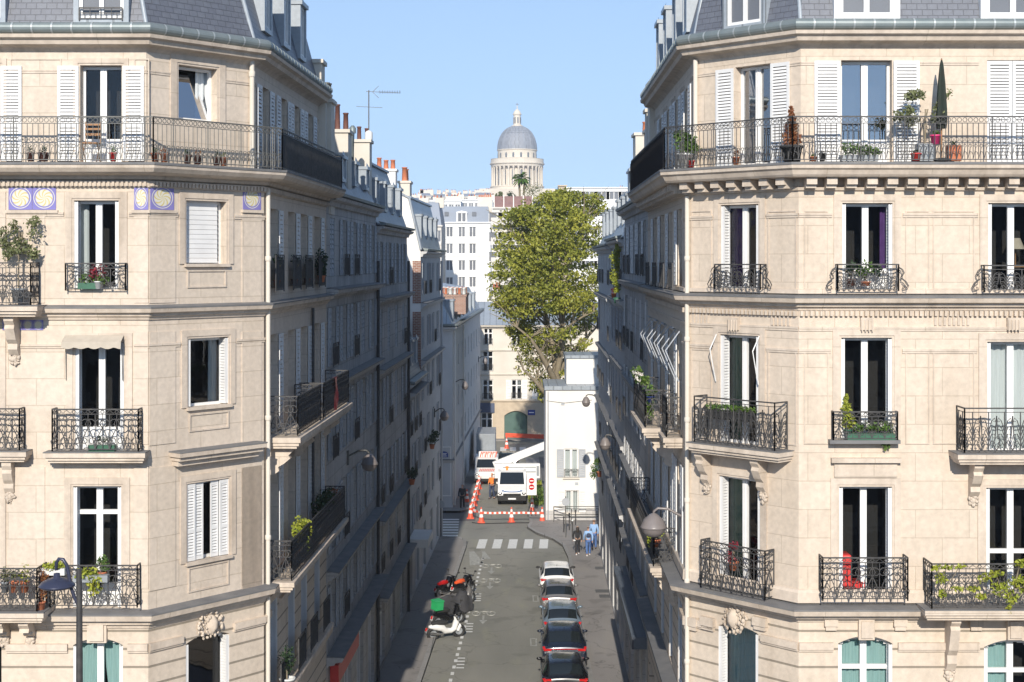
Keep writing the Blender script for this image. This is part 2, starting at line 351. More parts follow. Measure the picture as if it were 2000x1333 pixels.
def tag(o, label=None, cat=None, group=None, kind=None):
    if label: o['label'] = label
    if cat: o['category'] = cat
    if group: o['group'] = group
    if kind: o['kind'] = kind
    return o
def thing(name, loc, label, cat, group=None):
    o = bpy.data.objects.new(name, None); C.objects.link(o); o.location = loc; o.empty_display_size = .2
    return tag(o, label, cat, group)
def offset(poly, d):
    """offset an open polyline outward (to the right of its direction)"""
    fs = [Fr(poly[i], poly[i+1]) for i in range(len(poly)-1)]; out = []
    for i in range(len(poly)):
        if i == 0: p = fs[0].P(0, d, 0)
        elif i == len(poly)-1: p = fs[-1].P(fs[-1].L, d, 0)
        else:
            n1, n2 = fs[i-1].n, fs[i].n; m_ = (n1+n2).normalized()
            p = fs[i].o + m_*(d/max(.2, m_.dot(n1)))
        out.append((p.x, p.y))
    return out
def sweep(mb, poly, prof, ends=True):
    """prof: list of (d, z) from bottom to top"""
    cache = [offset(poly, d) for d, z in prof]
    for j in range(len(prof)-1):
        for i in range(len(poly)-1):
            a, b, c, d = cache[j][i], cache[j][i+1], cache[j+1][i+1], cache[j+1][i]
            mb.face([(a[0], a[1], prof[j][1]), (b[0], b[1], prof[j][1]), (c[0], c[1], prof[j+1][1]), (d[0], d[1], prof[j+1][1])])
    if ends:
        for i in (0, len(poly)-1):
            mb.face([(cache[j][i][0], cache[j][i][1], prof[j][1]) for j in range(len(prof))])
def wall(mb, fr, u0, u1, z0, z1, ops, d=0, rev=.3):
    us = sorted(set([u0, u1]+[min(max(o[k], u0), u1) for o in ops for k in (0, 1)])); zs = sorted(set([z0, z1]+[min(max(o[k], z0), z1) for o in ops for k in (2, 3)]))
    for i in range(len(us)-1):
        for j in range(len(zs)-1):
            uc, zc = (us[i]+us[i+1])/2, (zs[j]+zs[j+1])/2
            if any(o[0] < uc < o[1] and o[2] < zc < o[3] for o in ops): continue
            mb.face([fr.P(us[i], d, zs[j]), fr.P(us[i+1], d, zs[j]), fr.P(us[i+1], d, zs[j+1]), fr.P(us[i], d, zs[j+1])])
    for o in ops:
        a, b, c, e = o[:4]; r = d-rev; arch = o[4] if len(o) > 4 else 0
        mb.face([fr.P(a, d, c), fr.P(a, d, e), fr.P(a, r, e), fr.P(a, r, c)])
        mb.face([fr.P(b, d, e), fr.P(b, d, c), fr.P(b, r, c), fr.P(b, r, e)])
        mb.face([fr.P(a, d, c), fr.P(a, r, c), fr.P(b, r, c), fr.P(b, d, c)])
        if not arch: mb.face([fr.P(a, d, e), fr.P(b, d, e), fr.P(b, r, e), fr.P(a, r, e)])
        else:
            n = 10; pts = [(a+(b-a)*k/n, e-arch*(2*k/n-1)**2) for k in range(n+1)]
            for k in range(n):
                (p, q), (s_, t_) = pts[k], pts[k+1]
                mb.face([fr.P(p, d, q), fr.P(s_, d, t_), fr.P(s_, d, e), fr.P(p, d, e)])
                mb.face([fr.P(p, d, q), fr.P(p, r, q), fr.P(s_, r, t_), fr.P(s_, d, t_)])
# ---------------- windows, shutters, railings ----------------
def louvre(mb, fr, u0, u1, z0, z1, d, pitch=.075, mid=True, th=.035):
    """louvred leaf standing proud of plane d: stiles, rails and slanted slats"""
    w_ = min(.07, (u1-u0)*.16)
    mb.box(fr, u0, u0+w_, d, d+th, z0, z1); mb.box(fr, u1-w_, u1, d, d+th, z0, z1)
    rails = [z0, z1-.09] + ([z0+(z1-z0)*.36] if mid else [])
    for z in rails: mb.box(fr, u0+w_, u1-w_, d+.002, d+th-.002, z, z+.09)
    z = z0+.1
    while z < z1-.1:
        mb.face([fr.P(u0+w_, d+th*.95, z), fr.P(u1-w_, d+th*.95, z), fr.P(u1-w_, d+.010, z+pitch*.74), fr.P(u0+w_, d+.010, z+pitch*.74)])
        mb.face([fr.P(u0+w_, d+th*.95, z), fr.P(u0+w_, d+.004, z), fr.P(u1-w_, d+.004, z), fr.P(u1-w_, d+th*.95, z)])
        z += pitch
def window(B, fr, u0, u1, z0, z1, rev=.3, d=0, transom=0, door=False, sh=None, cur=None, glass='glass', shmat='shutter_paint', single=False, simple=False, arch=0, curfrac=.4, pitch=.075, tilt=0):
    m = MB(); D = d-rev+.03; t = .065; c = .075
    zt = z1-.01
    m.box(fr, u0, u0+t, D-.03, D+.05, z0, zt); m.box(fr, u1-t, u1, D-.03, D+.05, z0, zt)
    m.box(fr, u0+t, u1-t, D-.03, D+.05, z0, z0+t); m.box(fr, u0+t, u1-t, D-.03, D+.05, zt-t, zt)
    um = (u0+u1)/2
    if not single:
        m.box(fr, um-c, um+c, D-.028, D+.062, z0+t, zt-t)
        m.box(fr, um-.012, um+.012, D+.062, D+.075, z0+t, zt-t)
    if transom: m.box(fr, u0+t, u1-t, D-.027, D+.066, zt-transom-.05, zt-transom+.05)
    if door: m.box(fr, u0+t, u1-t, D-.026, D+.03, z0+t, z0+.55)
    if arch:
        n = 8
        for k in range(n):
            ua, ub = u0+(u1-u0)*k/n, u0+(u1-u0)*(k+1)/n; e = z1-arch*((2*(k+.5)/n-1)**2)
            m.box(fr, ua, ub, D+.051, D+.058, e-.10, z1)
    W = m.build('window', 'white_paint', B)
    g = MB(); g.face([fr.P(u0+t, D, z0+t), fr.P(u1-t, D, z0+t), fr.P(u1-t, D-tilt, zt-t), fr.P(u0+t, D-tilt, zt-t)]); g.build('pane', glass, W)
    if sh == 'fold':
        for side in (0, 1):
            s = MB(); w_ = rev-.06
            if side == 0: f2 = Fr((fr.P(u0, d-.01, 0).x, fr.P(u0, d-.01, 0).y), tuple(fr.P(u0, d-1, 0))[:2])
            else: p = fr.P(u1, d-.01-w_, 0); q = fr.P(u1, d+1, 0); f2 = Fr((p.x, p.y), (q.x, q.y))
            louvre(s, f2, 0, w_, z0+.02, z1-.03-arch, .0, .07, False, .03)
            s.box(f2, .005, w_-.005, .031, .055, z0+.03, z1-.04-arch); louvre(s, f2, 0, w_, z0+.02, z1-.03-arch, .056, .07, False, .03)
            s.build('shutter', shmat, W)
    elif sh in ('open', 'openl', 'openr'):
        wd = (u1-u0)/2*1.02
        for side in (0, 1):
            if (sh == 'openl' and side) or (sh == 'openr' and not side): continue
            s = MB(); a = (u0-.03-wd, u0-.03) if side == 0 else (u1+.03, u1+.03+wd)
            louvre(s, fr, a[0], a[1], z0+.02, z1-.02, d+.02, pitch); s.build('shutter', shmat, W)
    elif sh == 'closed':
        for side in (0, 1):
            s = MB(); a = (u0+.01, um-.006) if side == 0 else (um+.006, u1-.01)
            louvre(s, fr, a[0], a[1], z0+.01, z1-.01, d-.06, pitch); s.build('shutter', shmat, W)
    elif sh == 'roller':
        s = MB(); z = z0+.03
        while z < z1-.03:
            s.face([fr.P(u0+.02, d-.14, z), fr.P(u1-.16, d-.14, z), fr.P(u1-.16, d-.152, z+.105), fr.P(u0+.02, d-.152, z+.105)])
            s.face([fr.P(u0+.02, d-.152, z+.105), fr.P(u1-.16, d-.152, z+.105), fr.P(u1-.16, d-.14, z+.115), fr.P(u0+.02, d-.14, z+.115)]); z += .115
        s.build('roller_shutter', shmat, W)
    elif sh == 'half':       # four metal leaves drawn most of the way, a gap in the middle
        wtot = u1-u0
        for a, b, dd in ((0, .21, -.05), (.22, .42, -.09), (.60, .78, -.09), (.79, 1, -.05)):
            s = MB(); louvre(s, fr, u0+wtot*a, u0+wtot*b, z0+.02, z1-.02, d+dd, .07); s.build('shutter', shmat, W)
    if cur:
        mat, mode = cur
        spans = {'full': [(0, 1)], 'left': [(0, curfrac)], 'right': [(1-curfrac, 1)], 'both': [(0, curfrac), (1-curfrac, 1)]}[mode]
        for a, b in spans:
            s = MB(); n = max(6, int((b-a)*(u1-u0)/.05)); top = []; bot = []
            pull = .5 if mode == 'both' and curfrac > .3 else 1
            for k in range(n+1):
                f = k/n; ua = u0+(u1-u0)*(a+(b-a)*f); dd = D-.12+.03*math.sin(k*1.9)+.012*math.sin(k*4.1)
                edge = 0 if a == 0 else 1
                ub = ua if pull == 1 else (u0+(u1-u0)*(a+(b-a)*(f*pull if edge == 0 else 1-(1-f)*pull)))
                top.append(fr.P(ua, dd, z1)); bot.append(fr.P(ub, dd-.02, z0+.02))
            mid = [p.lerp(q, .5) for p, q in zip(top, bot)]
            s.grid([bot, mid, top]); s.build('curtain', mat, W)
    return W
def arc(cx, cy, r, a0, a1, n=8, r1=None):
    r1 = r if r1 is None else r1
    return [(cx+(r+(r1-r)*k/n)*math.cos(a0+(a1-a0)*k/n), cy+(r+(r1-r)*k/n)*math.sin(a0+(a1-a0)*k/n)) for k in range(n+1)]
def railing(mb, fr, u0, u1, d, z0, h, style, r=.011):
    L = u1-u0
    def ln(pts, rr=r, dd=0): mb.tube([fr.P(u0+s, d+dd, z0+t) for s, t in pts], rr, 4)
    ln([(0, h), (L, h)], .022); ln([(0, .05), (L, .05)], .014)
    ln([(0, 0), (0, h)], .02); ln([(L, 0), (L, h)], .02)
    if style == 'long':
        ln([(0, h-.15), (L, h-.15)], .012)
        n = max(1, round(L/.125)); p = L/n
        for i in range(1, n): ln([(i*p, .05), (i*p, h-.15)])
        for i in range(n):
            x = (i+.5)*p; ln(arc(x, h-.075, .05, 0, 2*PI, 8), .009)
            ln(arc(x, .36, .045, PI*1.2, -PI*.5, 6, .03) + [(x-p*.42, .08)], .009)
            ln(arc(x, .19, .045, -PI*.2, PI*1.1, 6, .03), .009)
            if i % 8 == 4: ln([(x, 0), (x, h)], .016)
    elif style == 'scroll':
        ln([(0, h-.11), (L, h-.11)], .012)
        n = max(1, round(L/.31)); p = L/n; hh = h-.16
        for i in range(n+1):
            if 0 < i < n: ln([(i*p, .05), (i*p, h-.11)], .012)
        for i in range(n):
            x = (i+.5)*p; q = p*.5; ln([(x, .05), (x, h-.11)], .009)
            for s in (-1, 1):
                ln([(x+s*q*.55+s*a, b) for a, b in arc(0, .05+hh*.22, hh*.14, -PI*.2, PI*1.7, 9, hh*.05)], .0125)
                ln([(x+s*a, b) for a, b in [(q*.95, .07), (q*.55, hh*.45), (q*.15, hh*.62)]] + [(x+s*(q*.45+a), b) for a, b in arc(0, .05+hh*.72, hh*.17, PI, PI*-.75, 9, hh*.06)], .0125)
            ln(arc(x, h-.055, .038, 0, 2*PI, 7), .009)
            ln([(x-q, h-.02), (x-q*.5, h-.09), (x, h-.02), (x+q*.5, h-.09), (x+q, h-.02)], .008)
    elif style == 'guard':
        ln([(0, h-.09), (L, h-.09)], .011)
        n = max(1, round(L/.2)); p = L/n; hh = h-.12
        for i in range(n+1):
            if 0 < i < n: ln([(i*p, .05), (i*p, h-.09)], .01)
        for i in range(n):
            x = (i+.5)*p; s = 1 if i % 2 else -1
            ln([(x+s*a, b) for a, b in arc(0, .05+hh*.27, p*.38, -PI*.5, PI*1.2, 8, p*.12)], .0115)
            ln([(x-s*a, b) for a, b in arc(0, .05+hh*.70, p*.38, -PI*.9, PI*.8, 8, p*.12)], .0115)
            ln(arc(x, h-.045, .03, 0, 2*PI, 6), .008)
    elif style == 'palm':
        n = max(1, round(L/.36)); p = L/n; hh = h-.08
        ln([(0, h-.09), (L, h-.09)], .011)
        for i in range(n):
            x = (i+.5)*p; ln([(x, .05), (x, hh)], .014)
            for s in (-1, 1):
                for f in (.25, .45, .65, .85):
                    ln([(x, hh*f*.6), (x+s*p*.2, hh*(f*.8+.1)), (x+s*p*.38, hh*f), (x+s*p*.44, hh*(f-.1)), (x+s*p*.3, hh*(f-.08))], .012)
                ln([(x+s*p*.5, .06), (x+s*p*.28, hh*.2), (x+s*p*.42, hh*.42), (x+s*p*.5, hh*.9)], .013)
    elif style == 'bars':
        n = max(1, round(L/.12)); p = L/n; ln([(0, h-.12), (L, h-.12)], .012)
        for i in range(1, n): ln([(i*p, .05), (i*p, h-.12 if i % 2 else h)])
def bulge_guard(mb, fr, u0, u1, z0, h, proj=.22, style='guard'):
    railing(mb, fr, u0, u1, proj, z0, h, style)
    for u, s in ((u0, 0), (u1, 0)):
        mb.bar(fr.P(u, 0, z0+h), fr.P(u, proj, z0+h), .02); mb.bar(fr.P(u, 0, z0+.05), fr.P(u, proj, z0+.05), .014)
def box_railing(B, fr, u0, u1, proj, z0, h, style, name='balcony_railing', mat='iron'):
    m = MB(); railing(m, fr, u0, u1, proj, z0, h, style)
    for u in (u0, u1):
        p = fr.P(u, .02, 0); q = fr.P(u, proj, 0); f2 = Fr((p.x, p.y), (q.x, q.y)); railing(m, f2, 0, f2.L, 0, z0, h, style if proj > .35 else 'bars')
    return m.build(name, mat, B)
def slab(mb, fr, u0, u1, proj, ztop, th=.22, e=.05):
    mb.box(fr, u0-.08, u1+.08, 0, proj+.08, ztop-th*.45, ztop); mb.box(fr, u0-.04, u1+.04, 0, proj+.03, ztop-th*.75, ztop-th*.45); mb.box(fr, u0, u1, 0, proj-.03, ztop-th, ztop-th*.75)
def bracket(mb, fr, u, z, proj=.4, h=.7, w=.22):
    """console under a balcony: S-shaped side profile"""
    prof = [(0, z), (proj, z), (proj, z-.10), (proj*.82, z-.2), (proj*.9, z-.28), (proj*.62, z-.42*h/.7), (proj*.38, z-.5*h/.7), (proj*.42, z-.6*h/.7), (proj*.2, z-h), (0, z-h)]
    for s in (-1, 1): mb.face([fr.P(u+s*w/2, d, zz) for d, zz in (prof if s > 0 else prof[::-1])])
    for k in range(len(prof)-1):
        (d0, a), (d1, b) = prof[k], prof[k+1]
        mb.face([fr.P(u-w/2, d0, a), fr.P(u-w/2, d1, b), fr.P(u+w/2, d1, b), fr.P(u+w/2, d0, a)])
def carve(mb, fr, u, z, w, h, d=0, n=26, seed=1):
    """carved leafy relief: many little rounded lumps inside a shield outline"""
    r_ = random.Random(seed)
    mb.ball(fr.P(u, d+.02, z), w*.3, .08, h*.34, 8, 5)
    for k in range(n*3):
        a = 2*PI*k/n/3*2; rr = r_.uniform(.35, 1)
        p = fr.P(u+math.cos(a)*w*.5*rr, d+.02+r_.random()*.05, z+math.sin(a)*h*.5*rr); s = r_.uniform(.018, .042)
        mb.ball(p, s*r_.uniform(.8, 1.7), s, s*r_.uniform(.8, 1.9), 6, 4)
CB = None
def panel_frame(mb, fr, u0, u1, z0, z1, d=0, t=.05, th=.02):
    own = mb is None
    if own: mb = MB()
    mb.box(fr, u0, u1, d+.001, d+th, z0, z0+t); mb.box(fr, u0, u1, d+.001, d+th, z1-t, z1)
    mb.box(fr, u0, u0+t, d+.001, d+th, z0+t, z1-t); mb.box(fr, u1-t, u1, d+.001, d+th, z0+t, z1-t)
    if own: mb.build('panel_moulding', 'trim_stone', CB)
def surround(mb, fr, u0, u1, z0, z1, t=.22, d=0, th=.035):
    mb = MB()
    mb.box(fr, u0-t, u0-.05, d+.001, d+th, z0, z1+t); mb.box(fr, u1+.05, u1+t, d+.001, d+th, z0, z1+t); mb.box(fr, u0-.05, u1+.05, d+.001, d+th, z1+.05, z1+t)
    mb.box(fr, u0-.05, u0, d+.001, d+th*.4, z0, z1); mb.box(fr, u1, u1+.05, d+.001, d+th*.4, z0, z1); mb.box(fr, u0-.05, u1+.05, d+.001, d+th*.4, z1, z1+.05)
    mb.build('window_surround', 'trim_stone', CB)
def chimney(B, x0, x1, y0, y1, z0, z1, pots, wallmat='plaster_cream', potmat='terracotta', along='x', ph=.55, pr=.11):
    m = MB(); f = WF
    m.box(f, x0, x1, -y1, -y0, z0, z1-.12); m.box(f, x0-.07, x1+.07, -y1-.07, -y0+.07, z1-.12, z1)
    c = m.build('chimney', wallmat, B)
    for k in range(pots):
        q = (k+.5)/pots; px = x0+(x1-x0)*q if along == 'x' else (x0+x1)/2; py = (y0+y1)/2 if along == 'x' else y0+(y1-y0)*q
        p = MB(); hh = ph*rnd.uniform(.75, 1.3); p.lathe((px, py, z1), [(pr*1.1, 0), (pr, .05), (pr*.85, hh-.06), (pr*1.05, hh-.05), (pr*1.05, hh), (pr*.7, hh), (pr*.7, hh-.2)], 10)
        p.build('chimney_pot', potmat, c)
    return c
# ---------------- the two corner blocks ----------------
def eave(B, poly, z, mansard, zt, din, wallm, dorm=()):
    m = MB(); sweep(m, poly, [(-.25, z-.42), (.0, z-.36), (.06, z-.3), (.12, z-.26), (.30, z-.22), (.34, z-.12), (.44, z-.08), (.46, z), (-.25, z+.01)]); m.build('cornice', 'trim_stone', B)
    g = MB(); pr = [(.30, z+.012)] + [(.30+.16*math.sin(a), z+.15-.14*math.cos(a)) for a in [PI*k/8 for k in range(0, 8)]] + [(.26, z+.28), (.02, z+.30)]
    sweep(g, poly, pr)
    rp = [(d+.014, zz) for d, zz in pr[1:-1]]; gg = MB()
    for i in range(len(poly)-1):
        off = offset(poly, 0); f = Fr(off[i], off[i+1]); n = max(2, int(f.L/.46))
        for k in range(n):
            u = (k+.5)*f.L/n
            for j in range(len(rp)-1):
                gg.face([f.P(u-.022, *rp[j]), f.P(u+.022, *rp[j]), f.P(u+.022, *rp[j+1]), f.P(u-.022, *rp[j+1])])
                g.face([f.P(u-.012, rp[j][0]-.014, rp[j][1]), f.P(u-.012, *rp[j]), f.P(u-.012, *rp[j+1]), f.P(u-.012, rp[j+1][0]-.014, rp[j+1][1])])
                g.face([f.P(u+.012, rp[j][0]-.014, rp[j][1]), f.P(u+.012, rp[j+1][0]-.014, rp[j+1][1]), f.P(u+.012, *rp[j+1]), f.P(u+.012, *rp[j])])
    g.build('gutter', 'gutter_zinc', B); gg.build('gutter_straps', 'bright_zinc', B)
    r = MB(); sweep(r, poly, [(.02, z+.29), (-din, zt), (-din-.5, zt+.25)], ends=False)
    
    for i in (0, len(poly)-1):
        f = Fr(poly[0], poly[1]) if i == 0 else Fr(poly[-2], poly[-1]); u = 0 if i == 0 else f.L
        r.face([f.P(u, .0, zt-3.9), f.P(u, -din, zt), f.P(u, -din-.5, zt+.25), f.P(u, -6, zt+.25), f.P(u, -6, zt-3.9)])
    return r.build('roof', mansard, B)
def dormer(B, fr, u, w, z0, z1, d0, dback, wallm='zinc', recess=False):
    m = MB(); t = .12
    m.box(fr, u-w/2-t, u-w/2, dback, d0, z0, z1); m.box(fr, u+w/2, u+w/2+t, dback, d0, z0, z1)
    m.box(fr, u-w/2-t-.04, u+w/2+t+.04, dback, d0+.06, z1, z1+.12); m.box(fr, u-w/2, u+w/2, dback, d0, z0-.0, z0+.12)
    m.face([fr.P(u-w/2-t, d0, z1+.12), fr.P(u+w/2+t, d0, z1+.12), fr.P(u, d0-.05, z1+.3)])
    D = m.build('dormer', wallm, B)
    f = MB(); f.box(fr, u-w/2, u+w/2, d0-.16, d0-.1, z0+.12, z1)
    # white casement with two dark panes
    W = MB()
    for a, b in ((-.5, -.42), (-.05, .05), (.42, .5)): W.box(fr, u+w*a, u+w*b, d0-.1, d0-.05, z0+.12, z1)
    W.box(fr, u-w*.42, u+w*.42, d0-.1, d0-.052, z0+.12, z0+.2); W.box(fr, u-w*.42, u+w*.42, d0-.1, d0-.052, z1-.08, z1)
    W.build('frame', 'white_paint', D); f.build('pane', 'far_window', D)
    return D
def core(B, poly, back, din, z0, z1):
    m = MB(); m.prism([tuple(p) for p in offset(poly, -din)] + list(back), z0, z1); m.build('interior', 'room_dark', B)
def cornice(B, poly, z, p, h=.3, mat='trim_stone', lead=True, name='cornice'):
    m = MB(); sweep(m, poly, [(-.05, z-h), (.04, z-h), (.06, z-h*.8), (p*.45, z-h*.72), (p*.5, z-h*.5), (p*.9, z-h*.42), (p, z-.04), (p, z), (-.05, z+.012)]); o = m.build(name, mat, B)
    if lead: m = MB(); sweep(m, poly, [(p+.012, z-.03), (p+.014, z+.006), (-.02, z+.05)]); m.build('lead_flashing', 'lead_cover', B)
    return o
def dentils(B, poly, z, h, d0, d1, pitch, frac=.5, name='dentil_course', mat='trim_stone', segs=None):
    m = MB()
    for i in range(len(poly)-1):
        if segs and i not in segs: continue
        m = MB(); f = Fr(poly[i], poly[i+1]); n = int(f.L/pitch)
        for k in range(n): u = (k+.5)*f.L/n; m.box(f, u-pitch*frac/2, u+pitch*frac/2, d0, d1, z-h, z)
        m.box(f, 0, f.L, d0-.02, d0+.004, z-h, z+.02); m.build(name, mat, B)

def strip(mb, fr, ops, z, h, p, mg=.24, u0=0, u1=None):
    u1 = fr.L if u1 is None else u1; cuts = sorted([(o[0]-mg, o[1]+mg) for o in ops if o[2] < z+h and o[3] > z-.25]); a = u0
    for c, d in cuts+[(u1, u1)]:
        if c > a+.02: mb = MB(); mb.box(fr, a, min(c, u1), .001, p, z, z+h); mb.box(fr, a, min(c, u1), .001, p*.6, z-.05, z-.001); mb.build('string_course', 'trim_stone', CB)
        a = max(a, d)
# ======== left corner block ========
A_, B_, E_ = (-8.45, 34.5), (-6.22, 37.2), (-5.89, 47.1)
PL = [(-21, 34.5), A_, B_, E_]
LB = thing('apartment_building', (-14, 41, 0), 'cream stone corner building left of the street, with blue and yellow glazed tiles', 'building')
F0, F1, F2 = [Fr(PL[i], PL[i+1]) for i in range(3)]
PT = offset(PL, -.25); T0, T1, T2 = [Fr(PT[i], PT[i+1]) for i in range(3)]
CB = LB
zT, z4, z1c, zE = 19.24, 15.93, 8.85, 22.25
up = lambda fr, px: fr.u(px)
o_ = {}
def R4(fr, x0, x1, y0, y1): return fr.rect(x0, x1, y0, y1)
# openings of the front
fr0_T = [R4(T0, 157, 238, 128, 312), R4(T0, -80, 0, 128, 312)]; fr0_T = [(a, b, zT+.08, d) for a, b, c, d in fr0_T]
fr0_4 = [R4(F0, 145, 232, 392, 566), R4(F0, -92, -5, 392, 566)]
fr0_3 = [R4(F0, 147, 242, 668, 882), R4(F0, -92, -5, 668, 882)]
fr0_2 = [R4(F0, 143, 237, 950, 1188), R4(F0, -92, -5, 950, 1188)]
fr0_1 = [R4(F0, 143, 240, 1247, 1470)+(.16,), R4(F0, -92, 3, 1247, 1470)+(.16,)]
fr1_T = [R4(T1, 348, 424, 131, 236)]
fr1_4 = [R4(F1, 363, 442, 393, 516)]; fr1_3 = [R4(F1, 367, 446, 660, 793)]; fr1_2 = [R4(F1, 365, 447, 940, 1092)]
fr1_1 = [R4(F1, 363, 448, 1237, 1450)+(.14,)]
sideY = [1.3, 3.85, 5.85, 8.15]
def sid(z0, z1, w=1.05): return [(u-w/2, u+w/2, z0, z1) for u in sideY]
s_T, s_4, s_3, s_2, s_1 = sid(19.3, 21.5), sid(16.3, 18.35), sid(12.6, 15.1), sid(9.0, 11.75), sid(5.9, 8.2)
m = MB()
for f, tops, lo in ((F0, fr0_T, fr0_4+fr0_3+fr0_2), (F1, fr1_T, fr1_4+fr1_3+fr1_2), (F2, s_T, s_4+s_3+s_2)):
    ft = {F0: T0, F1: T1, F2: T2}[f]
    wall(m, ft, 0, ft.L, 19.2, 22.0, tops)
    wall(m, f, 0, f.L, 8.6, 19.0, lo)
m.build('wall', 'stone', LB)
m = MB()
wall(m, F0, 0, F0.L, 4.9, 8.6, fr0_1); wall(m, F1, 0, F1.L, 4.9, 8.6, fr1_1); wall(m, F2, 0, F2.L, 4.9, 8.6, s_1)
wall(m, F0, 0, F0.L, 0, 4.9, [(F0.L-10, F0.L-8.4, .3, 3.9), (F0.L-4.6, F0.L-2.0, .3, 3.9)]); wall(m, F1, 0, F1.L, 0, 4.9, [(.9, 2.6, .1, 3.6)]); wall(m, F2, 0, F2.L, 0, 4.9, [(.7, 3.6, .3, 3.9), (4.4, 6.6, .1, 3.9), (7.2, 9.3, .3, 3.9)])
m.build('lower_wall', 'rusticated', LB)
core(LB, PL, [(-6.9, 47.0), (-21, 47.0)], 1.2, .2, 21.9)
m = MB(); m.prism([(E_[0]-.02, 47.08), (E_[0]-.02, 47.4), (-21, 47.4), (-21, 47.08)], 0, 22.3); m.build('party_wall', 'plaster_cream', LB)
m = MB(); m.prism([(-21, 34.2), (-20.6, 34.2), (-20.6, 47.4), (-21, 47.4)], 0, 23); m.prism([tuple(p) for p in offset(PL, -1.1)]+[(-6.9, 47.2), (-21, 47.2)], 26.4, 26.6); m.build('rear_wall', 'plaster_cream', LB)
# top slab, frieze, string courses
m = MB(); sweep(m, PL, [(-.02, 18.86), (.10, 18.9), (.14, 18.98), (.42, 19.0), (.52, 19.04), (.60, 19.13), (.62, 19.24), (-.6, 19.25)]); m.build('balcony_slab', 'trim_stone', LB)
m = MB(); sweep(m, PL, [(.63, 19.2), (.635, 19.255), (-.2, 19.29)]); m.build('lead_flashing', 'lead_cover', LB)
m = MB(); sweep(m, PL, [(-.01, 18.70), (.05, 18.71), (.07, 18.84), (-.01, 18.85)]); m.build('string_course', 'trim_stone', LB)
dentils(LB, PL, 18.835, .10, .07, .12, .105, .55)
cornice(LB, PL, z4, .25, .3); cornice(LB, PL, z1c, .33, .38)
m = MB()
for f, o4, o3, o1_, ft, oT in ((F0, fr0_4, fr0_3, fr0_1, T0, fr0_T), (F1, fr1_4, fr1_3, fr1_1, T1, fr1_T), (F2, s_4, s_3, s_1, T2, s_T)):
    strip(m, f, o3, 15.02, .05, .04); strip(m, f, o4, 18.08, .05, .04); strip(m, f, o1_, 7.95, .16, .09, .12); strip(m, ft, oT, 21.44, .03, .03, .2)
sweep(m, PL, [(-.01, 5.2), (.2, 5.24), (.25, 5.5), (.22, 5.55), (-.01, 5.6)])
m.build('moulding', 'trim_stone', LB)
ro = eave(LB, [tuple(p) for p in PT], zE, 'slate', 26.4, 1.0, 'stone')
# surrounds, pilaster panels, window aprons
m = MB()
for f, ops in ((F0, fr0_4+fr0_2), (F1, fr1_4+fr1_3+fr1_2), (F0, fr0_3)):
    for o in ops: surround(m, f, *o[:4], t=.2)
for o in fr1_T: surround(m, T1, *o, t=.24)
for o in fr0_T: surround(m, T0, *o, t=.16)
for (x0, x1, y0, y1) in ((365, 441, 528, 562), (369, 446, 806, 840), (367, 446, 1102, 1150)):
    panel_frame(None, F1, *R4(F1, x0, x1, y0, y1), t=.035, th=.03)
for f, ops, in ((F1, fr1_4), (F1, fr1_3), (F1, fr1_2)):
    for a, b, c, d in ops: m.box(f, a-.06, b+.06, -.1, .09, c-.07, c+.004)
m.build('window_sill', 'trim_stone', LB); m = MB()
c_ = R4(F1, 385, 428, 1108, 1145); cu, cz = (c_[0]+c_[1])/2, (c_[2]+c_[3])/2
m.tube([F1.P(cu+.2*math.cos(a), .02, cz+.2*math.sin(a)) for a in [2*PI*k/16 for k in range(17)]], .02)
c_ = R4(F1, 390, 425, 808, 838); cu, cz = (c_[0]+c_[1])/2, (c_[2]+c_[3])/2
for s in (-1, 1): m.tube([F1.P(cu+s*.05, .02, cz+s*.14), F1.P(cu+s*.28, .02, cz-s*.0), F1.P(cu+s*.1, .02, cz-s*.16)], .02)
for f, xs, dd in ((F0, (-10, 55, 90, 117, 262), .03),):
    pass
# flat pilaster strips between bays, floor by floor
for f, x0, x1 in ((F0, 15, 88), (F0, 262, 290), (F1, 291, 342), (F1, 472, 510)):
    for y0, y1 in ((418, 592), (648, 868), (912, 1150)):
        if f is F0 and x0 == 15 and y0 == 648: continue
        a, b, c, d = R4(f, x0, x1, y0, y1); m = MB(); m.box(f, a, b, .001, .022, c, d); m.build('pilaster', 'stone', LB)
for x0, x1 in ((20, 120), (262, 292)):
    a, b, c, d = R4(T0, x0, x1, 115, 300); panel_frame(None, T0, a, b, c, d, t=.03, th=.02)
m.build('moulding', 'trim_stone', LB)
# small cornices over windows of the second floor
m = MB(); a, b, c, d = R4(F1, 330, 500, 872, 900); m.box(F1, a, b, 0, .42, d-.12, d-.02); m.box(F1, a+.06, b-.06, 0, .34, d-.22, d-.12); m.box(F1, a+.1, b-.1, 0, .22, c, d-.22); m.build('window_hood', 'trim_stone', LB)
m = MB(); m.box(F1, a-.01, b+.01, 0, .43, d-.019, d+.01); m.build('lead_flashing', 'lead_cover', LB)
m = MB(); c_ = R4(F1, 375, 440, 1190, 1240); carve(m, F1, (c_[0]+c_[1])/2, (c_[2]+c_[3])/2-.05, .75, .75, seed=3); m.build('carving', 'trim_stone', LB)
m = MB(); k_ = R4(F0, 172, 210, 1208, 1250); m.box(F0, k_[0], k_[1], .0, .1, k_[2]-.05, k_[3]); m.box(F0, k_[0]+.06, k_[1]-.06, .1, .15, k_[2], k_[3]-.06); m.build('keystone', 'trim_stone', LB)
